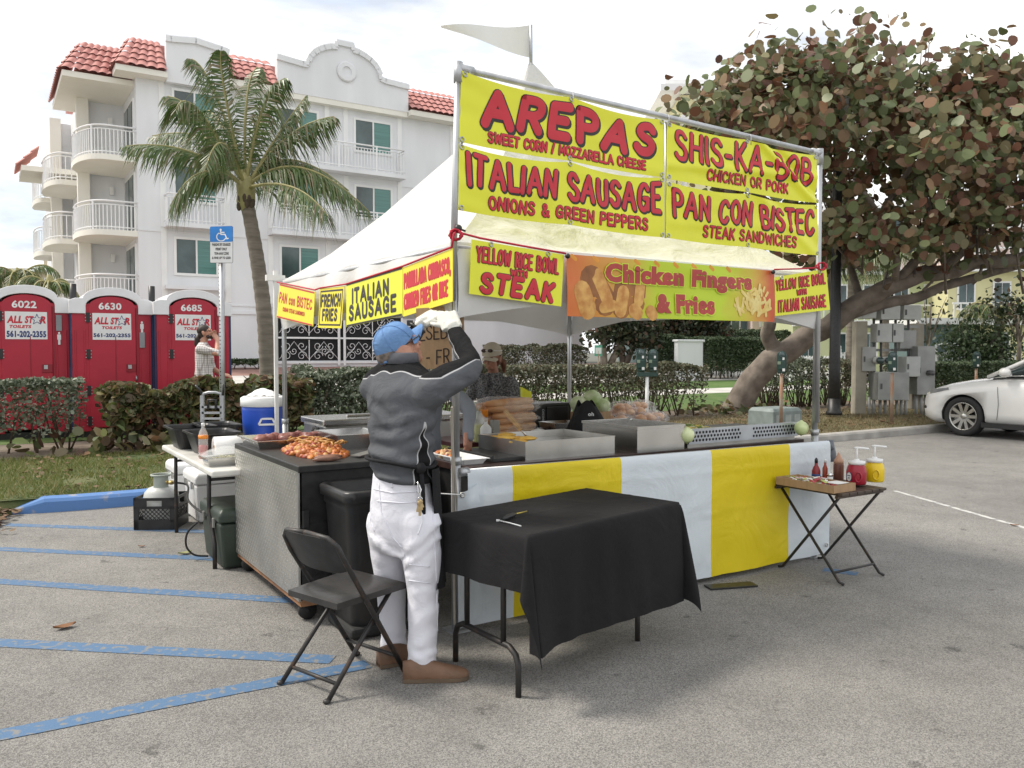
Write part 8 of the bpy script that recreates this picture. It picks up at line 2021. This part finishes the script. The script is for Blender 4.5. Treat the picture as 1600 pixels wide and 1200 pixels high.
# collar
b = MB(); nk = MP(629, 562, 4.09)
rings_loft(b, [(nk - Z3 * .02, .085, .080), (nk + Z3 * .03, .080, .074), (nk + Z3 * .035, .074, .068), (nk - Z3 * .01, .074, .068)], MF, MR, 0, 24); b.build('collar', cloth('grey_collar', (.12, .125, .14), .1, 0, .9, .3, 9, .4), fle)
# head and neck as one skin, with the hands (inside the gloves only the gloves show)
hc = MP(622, 543, 4.14); HF = V((.76, .50, .48)).normalized(); HR = HF.cross(Z3).normalized(); HU = HR.cross(HF)
hb = MB(); B = head(hb, hc, HF, HR, HU, 1.08); limb(hb, [nk - Z3 * .05, nk + Z3 * .03, hc - Z3 * .05], [.062, .058, .056], 14)
co, fs = fused(hb, .0055, 4); solid('head', co, fs, M['skin'], man)
b = MB(); b.ell((0, -.034, -.005), (.0885, .092, .078), 0, 20, 12, M=B); b.ell((.0, -.055, -.052), (.070, .056, .045), 0, 16, 10, M=B); b.build('hair', M['hair_g'], man)
# cap: crown, brim, button, back strap, small embroidered mark
b = MB(); rows = []
CT_ = Matrix.Rotation(math.radians(13), 4, 'X')
MC = B @ Matrix.Translation((0, -.014, .050)) @ CT_
for i in range(11):
    a = PI / 2 * i / 10; r = math.cos(a); rows.append([MC @ V((.094 * r ** .8 * math.cos(t), .112 * r ** .8 * math.sin(t), -.028 + .104 * math.sin(a) ** .95)) for t in [2 * PI * k / 36 for k in range(36)]])
b.loft(rows, cap=False); b.loft([rows[0], [p - HU * .010 for p in rows[0]]], cap=False); b.ell(MC @ V((0, 0, .077)), .008, 0, 8, 6)
capm = cloth('faded_blue_cotton', (.12, .235, .47), .12, 0, .9, .6, 11, .3, .2, col2=(.17, .30, .52)); cap_ = b.build('cap', capm, man)
b = MB(); b.grid(lambda u, v: MC @ V(((u - .5) * .17 * (1 - .25 * v * v), .085 + .095 * v * math.sqrt(max(.05, 1 - (2 * u - 1) ** 2 * .9)) - .035 * (2 * u - 1) ** 2, -.030 - .035 * (2 * u - 1) ** 2 - .014 * v)), 18, 8, thick=.004, nrm=HU); b.build('brim', capm, cap_)
b = MB(); b.tube([MC @ V((.05 * math.cos(t), -.108 + .012 * abs(math.cos(t)), -.045 + .03 * math.sin(t))) for t in [PI * k / 8 for k in range(9)]], .006, 6); b.tube([MC @ V((-.05, -.105, -.05)), MC @ V((0, -.115, -.052)), MC @ V((.05, -.105, -.05))], .009, 6); b.build('strap', capm, cap_)
b = MB()
for k in range(6):
    t = k * PI / 3 + .5; b.tube([MC @ V((.094 * (math.cos(a) ** .8) * math.cos(t) * 1.008, .112 * (math.cos(a) ** .8) * math.sin(t) * 1.008, -.028 + .105 * math.sin(a) ** .95)) for a in [PI / 2 * i / 9 for i in range(10)]], .0018, 4)
b.build('seam', capm, cap_)
b = MB(); q = MC @ V((-.046, -.098, .006)); 
for k in range(12): b.ell(MC @ V((-.052 + .006 * k, -.0985 - .005 * math.sin(k * .3), -.004 + .006 * math.sin(k * 1.3) + (.016 if 3 < k < 8 else 0))), .005, k % 2, 6, 5)
b.build('embroidery', [mat('white_thread', (.7, .7, .7), .8), mat('dark_thread', (.05, .05, .06), .8)], cap_)
# sunglasses
b = MB()
for s in (1, -1): b.tube([B @ V((s * .086, -.02, .012)), B @ V((s * .084, .04, .014)), B @ V((s * .066, .098, .014))], .0032, 5); b.ell((s * .036, .104, .004), (.030, .008, .021), 0, 12, 8, M=B)
b.build('glasses', mat('dark_glasses', (.03, .03, .035), .15), man)
# gloved hands gripping the board's edge
gb = MB(); hand(gb, MP(661, 503, 4.44), (MP(690, 485, 4.50) - MP(661, 503, 4.44)), V((-.25, -.55, .75)), 1.12, (.55, .6, .65, .7), 1, r=.0098); limb(gb, [lwr.lerp(MP(661, 503, 4.44), .2), MP(662, 502, 4.44)], [.036, .032], 12)
co, fs = fused(gb, .004, 3); solid('glove', co, fs, M['glove'], man)
gb = MB(); hand(gb, MP(706, 511, 4.36), (MP(694, 484, 4.43) - MP(706, 511, 4.36)), V((.25, -.9, .1)), 1.15, (1.0, 1.05, 1.1, 1.15), -1, r=.0100); limb(gb, [rwr, MP(706, 510, 4.36)], [.040, .034], 12)
co, fs = fused(gb, .004, 3); solid('glove', co, fs, M['glove'], man)
b = MB(); wv = MP(652, 512, 4.46); d = (lwr - lel).normalized(); x = d.cross(Z3).normalized(); y = d.cross(x); b.tube([wv + x * .045 * math.cos(t) + y * .045 * math.sin(t) for t in [2 * PI * k / 14 for k in range(14)]], .008, 6, 0, closed=True); b.box(wv + y * -.046, (.03, .03, .03)); b.build('watch', mat('dark_watch', (.03, .028, .025), .4), man)
# apron round the front, tie at the back
ap_m = cloth('black_apron', (.012, .012, .014), .1, 0, .85, .3, 8, .3)
b = MB(); rowsT = []
c0 = MP(626, 722, Yt_)
def apf(u, v):
    th = math.radians(2 + 176 * u); z = c0.z - .02 + (.42 - (c0.z - .02)) * v
    rx, ry = .205 + .012 * v, .165 + .03 * v; cc = V((c0.x, c0.y, z)) + MR * .012 * v
    w = .008 * math.sin(u * 40 + v * 3) * v; return cc + MR * (rx + w) * math.cos(th) + MF * (ry + w) * math.sin(th)
b.grid(apf, 40, 30); b.build('apron', ap_m, man)
b = MB(); pts = []
for k in range(33):
    th = 2 * PI * k / 32; zz = MP(0, 717, 4.0).z + .025 * math.sin(th * 1) * -1 * 0; zz += -.030 * max(0, math.cos(th)) ** 2
    pts.append(V((c0.x, c0.y, zz)) + MR * .186 * math.cos(th) + MF * .136 * math.sin(th))
b.tube(pts[:-1], .016, 8, closed=True, flat=.55); q = V((c0.x, c0.y, MP(0, 726, 4).z)) + MR * .188 * math.cos(-.3) + MF * .145 * math.sin(-.3)
b.ell(q, (.025, .025, .028)); b.tube([q, q + V((.01, -.01, -.09)), q + V((.014, -.004, -.22))], .011, 6); b.build('apron_tie', ap_m, man)
sm = mat('shoe_sole', (.13, .09, .06), .8)
hp_ = G(629, 1066); shoe('shoe', (hp_.x, hp_.y + .012, 0), (.97, .10, 0), .31, M['leather'], man, sm)
hp_ = G(591, 1043); shoe('shoe', (hp_.x, hp_.y, 0), (.80, .45, 0), .29, M['leather'], man, sm)

# ---- simpler standing people
def standing(label, foot, F_, height, shirt, trouser, skin, hair, lean=0.0, arms=(), hairlen=None, headF=None, width=1.0, shirt_cls=None, shirt_m=None):
    F_ = V(F_).normalized(); R_ = V((F_.y, -F_.x, 0)); k = height / 1.75; t = thing('person', label, 'person', foot, 0)
    def L(x, y, z): return V(foot) + R_ * x * k * width + F_ * (y * k + lean * max(0, z - .9)) + Z3 * z * k
    b = MB(); rings_loft(b, [(L(0, 0, 1.0), .155 * k * width, .115 * k), (L(0, -.01, .9), .175 * k * width, .13 * k), (L(0, 0, .78), .155 * k * width, .11 * k)], F_, R_)
    for s in (1, -1): limb(b, [L(s * .085, 0, .84), L(s * .09, .01, .48), L(s * .095, -.01, .10)], [.09 * k, .068 * k, .058 * k], 12)
    co, fs = fused(b, .015, 4); solid('trousers', co, fs, trouser, t)
    for s in (1, -1): h = L(s * .095, -.08, 0); shoe('shoe', (h.x, h.y, 0), F_, .27 * k, M['leather'], t, M['rubber']) if foot[2] < .05 else None
    b = MB(); rings_loft(b, [(L(0, 0, .88), .172 * k * width, .128 * k), (L(0, 0, 1.05), .165 * k * width, .122 * k), (L(0, .01, 1.25), .19 * k * width, .128 * k), (L(0, 0, 1.38), .185 * k * width, .11 * k), (L(0, -.01, 1.45), .11 * k, .075 * k), (L(0, 0, 1.49), .065 * k, .06 * k)], F_, R_)
    hb_ = MB(); hf = V(headF).normalized() if headF else F_; hc_ = L(0, .03, 1.635); hr = hf.cross(Z3).normalized(); hu = hr.cross(hf); Bm = head(hb_, hc_, hf, hr, hu, k * 1.0); limb(hb_, [L(0, 0, 1.44), L(0, .01, 1.54)], [.055 * k, .052 * k], 12)
    for (s, el, wr, hd_dir, sleeve, curl) in arms:
        sh = L(s * .185, 0, 1.385); el, wr = V(el), V(wr)
        limb(b, [L(s * .13, 0, 1.36), sh, sh.lerp(el, .5), el] + ([el.lerp(wr, .5), wr] if sleeve else []), [.068 * k, .07 * k, .06 * k, .052 * k] + ([.046 * k, .042 * k] if sleeve else []), 12)
        limb(hb_, [sh.lerp(el, .7), el, wr], [.042 * k, .042 * k, .03 * k], 10)
        hand(hb_, wr, hd_dir, V(hd_dir).cross(V((.3, .9, .2))), k, (curl,) * 4, s)
    co, fs = fused(b, .012, 5); co = wr_noise(co, .010, 7, 1.6); solid('shirt', co, fs, shirt, t, shirt_cls)
    co, fs = fused(hb_, .0055, 3); solid('body', co, fs, skin, t)
    return t, Bm, L, F_, R_, k
def eyes(B, t, k=1.0):
    b = MB()
    for s in (1, -1): b.ell((s * .032 * k, .081 * k, .0), (.011 * k, .006 * k, .006 * k), 0, 8, 6, M=B); b.ell((s * .032 * k, .0865 * k, .0), (.005 * k, .002 * k, .005 * k), 1, 8, 6, M=B); b.tube([B @ V((s * .018 * k, .090 * k, .018 * k)), B @ V((s * .034 * k, .089 * k, .022 * k)), B @ V((s * .050 * k, .080 * k, .017 * k))], .003 * k, 5, 1)
    b.build('eyes', [M['paper'], M['hair_d']], t)
# ponytail man drinking, beyond the hedge
fp = P(319, 600, 12.75); e_, d_ = ed(fp); fz = gz(e_, d_); fp = V((fp.x, fp.y, fz)); fF = V((1, .10, 0))
hgt = P(319, 507, 12.75).z - fz
plaid = mat('pale_plaid_shirt', (.68, .66, .63), .85, var=.1, vs=30)
def plaidm():
    m, t, b = _nodes('pale_checked_shirt'); N = t.nodes; L = t.links; c = N.new('ShaderNodeTexCoord'); out = None
    for ax in ('X', 'Z', 'Y'):
        w = N.new('ShaderNodeTexWave'); w.bands_direction = ax; w.inputs['Scale'].default_value = 9; w.inputs['Distortion'].default_value = .4; L.new(c.outputs['Object'], w.inputs['Vector'])
        r = N.new('ShaderNodeValToRGB'); r.color_ramp.elements[0].position = .0; r.color_ramp.elements[0].color = rgb((.62, .58, .58)); r.color_ramp.elements[1].position = .25; r.color_ramp.elements[1].color = rgb((1, 1, 1)); L.new(w.outputs['Fac'], r.inputs['Fac'])
        if out is None: out = r.outputs[0]
        else:
            x = N.new('ShaderNodeMix'); x.data_type = 'RGBA'; x.blend_type = 'MULTIPLY'; x.inputs[0].default_value = 1; L.new(out, x.inputs[6]); L.new(r.outputs[0], x.inputs[7]); out = x.outputs[2]
    x = N.new('ShaderNodeMix'); x.data_type = 'RGBA'; x.blend_type = 'MULTIPLY'; x.inputs[0].default_value = 1; x.inputs[7].default_value = rgb((.72, .69, .66)); L.new(out, x.inputs[6]); L.new(x.outputs[2], b.inputs['Base Color']); b.inputs['Roughness'].default_value = .85; return m
fR = V((fF.y, -fF.x, 0)).normalized(); hk = hgt / 1.75
mouth = fp + fF * .17 + Z3 * (1.56 * hk)
sh_ = fp + fR * .185 + Z3 * 1.385 * hk
tp_, Bm, L_, _, _, k_ = standing('person with a dark ponytail and beard drinking, in a pale checked shirt', fp, fF, hgt, plaidm(), mat('dark_jeans', (.05, .06, .09), .9), M['skin'], M['hair_d'],
    arms=((1, fp + fR * .22 + fF * .25 + Z3 * 1.33 * hk, fp + fF * .21 + fR * .03 + Z3 * 1.53 * hk, V((-.5, .2, .75)), False, .7), (-1, fp - fR * .26 + fF * .06 + Z3 * 1.10 * hk, fp - fR * .20 + fF * .24 + Z3 * 1.0 * hk, V((.8, .1, -.2)), False, .5)), headF=(.95, .05, .22))
b = MB(); b.ell((0, -.022, .035), (.083 * hk, .098 * hk, .085 * hk), 0, 18, 12, M=Bm); b.ell((0, -.06, -.02), (.07, .06, .07), 0, 14, 10, M=Bm)
b.tube([Bm @ V((0, -.10, -.03)), Bm @ V((0, -.145, -.07)), Bm @ V((0, -.17, -.15)), Bm @ V((0, -.175, -.25))], [.03, .042, .04, .012], 10)
b.ell((0, .07, -.088), (.045, .04, .034), 0, 12, 8, M=Bm); b.ell((0.05, .035, -.075), (.022, .03, .03), 0, 10, 8, M=Bm); b.build('hair', M['hair_d'], tp_); eyes(Bm, tp_, k_)
b = MB(); 
for s in (1, -1): b.tube([Bm @ V((s * .08, -.01, .005)), Bm @ V((s * .055, .088, .004))], .003, 5)
b.build('glasses', M['rubber'], tp_)
# woman bending over the back table
wf = P(776, 600, 7.75); wf.z = 0; wF = V((-.30, -1, 0)).normalized(); hh = 1.60
wR = V((wF.y, -wF.x, 0))
tw_ = mat('grey_tweed_jacket', (.055, .057, .06), .95, col2=(.22, .22, .225), vs=70, det=6, r0=.42, r1=.60, bump=.5, bs=120)
hd0 = T(1.10, 2.18, TZ + .10)
tp_, Bm, L_, _, _, k_ = standing('person in beige cap with sunglasses on it and grey tweed jacket behind the bread', wf, wF, hh, tw_, mat('black_trousers', (.02, .02, .022), .9), M['skin_dark'], M['hair_d'], lean=.16,
    arms=((1, wf + wR * .27 + wF * .16 + Z3 * 1.03, wf + wR * .16 + wF * .40 + Z3 * .93, V((-.3, -.9, -.1)), True, .5), (-1, wf - wR * .26 + wF * .16 + Z3 * 1.03, wf - wR * .12 + wF * .40 + Z3 * .93, V((.2, -.9, -.1)), True, .5)), headF=(-.42, -.9, -.20))
Mc = Bm @ Matrix.Translation((0, -.012, .062)) @ Matrix.Rotation(math.radians(-2), 4, 'X') @ Matrix.Scale(.96, 4)
b = MB(); rows = [[Mc @ V((.095 * math.cos(a) ** .8 * math.cos(t), .110 * math.cos(a) ** .8 * math.sin(t), -.03 + .115 * math.sin(a) ** .95)) for t in [2 * PI * q / 28 for q in range(28)]] for a in [PI / 2 * i / 9 for i in range(10)]]
b.loft(rows, cap=False); beige = cloth('beige_cotton', (.52, .47, .38), .06, 0, .9, .3, 12); c_ = b.build('cap', beige, tp_)
b = MB(); b.grid(lambda u, v: Mc @ V(((u - .5) * .175 * (1 - .25 * v * v), .085 + .07 * v * math.sqrt(max(.05, 1 - (2 * u - 1) ** 2 * .9)) - .035 * (2 * u - 1) ** 2, -.028 - .035 * (2 * u - 1) ** 2 - .02 * v)), 16, 6, thick=.004, nrm=(0, 0, 1)); b.build('brim', beige, c_)
b = MB()
for s in (1, -1): b.ell((s * .034, .098, .026), (.029, .010, .018), 0, 12, 8, M=Mc); b.tube([Mc @ V((s * .066, .088, .024)), Mc @ V((s * .096, .02, .008)), Mc @ V((s * .095, -.03, .0))], .004, 5, 1)
b.tube([Mc @ V((-.012, .108, .03)), Mc @ V((.012, .108, .03))], .004, 5, 1); b.build('sunglasses', [mat('brown_lens', (.035, .018, .012), .12), M['white_plastic']], tp_)
b = MB(); b.ell((0, -.035, -.02), (.082, .08, .07), 0, 16, 10, M=Bm); b.tube([Bm @ V((-.04, -.09, -.03)), Bm @ V((-.055, -.12, -.08)), Bm @ V((-.06, -.11, -.16))], [.028, .034, .012], 8); b.build('hair', mat('auburn_hair', (.14, .055, .025), .6, var=.3, vs=30), tp_); eyes(Bm, tp_, k_)
b = MB(); cn = L_(0, .10, 1.40)
for s in (1, -1): b.grid(lambda u, v: cn + V3 * 0 + wR * (s * (.012 + .09 * u + .02 * v)) + wF * (.06 - .035 * v + .02 * math.sin(PI * u)) + Z3 * (.06 - .18 * v * (1 - .45 * u) + .03 * u), 8, 10, thick=.010, nrm=wF)
b.build('lapel', tw_, tp_)
# helper half hidden behind the near post
hf_ = T(.36, 1.22, 0); hF = V((.30, -.95, 0)).normalized(); hR = V((hF.y, -hF.x, 0))
def two(cen): return [1 if c[2] > 1.36 else 0 for c in cen]
el_ = P(733, 640, 5.55); wr2 = P(731, 682, 5.38)
tp_, Bm, L_, _, _, k_ = standing('person in grey long sleeves leaning on the counter behind the near post', hf_, hF, 1.70, [cloth('grey_jersey', (.20, .215, .24), .08, 0, .9, .3, 9, .3), M['white_plastic']], mat('black_trousers', (.02, .02, .022), .9), M['skin_dark'], M['hair_d'],
    arms=((1, hf_ + hR * .25 + hF * .05 + Z3 * 1.1, hf_ + hR * .2 + hF * .25 + Z3 * .95, V((0, -.9, -.2)), True, .5), (-1, el_, wr2, V((0.0, -.5, -.9)), True, .4)), headF=(.3, -.9, -.3))
b = MB(); b.ell((0, -.02, .03), (.082, .098, .083), 0, 16, 10, M=Bm); b.build('hair', M['hair_d'], tp_); eyes(Bm, tp_, k_)
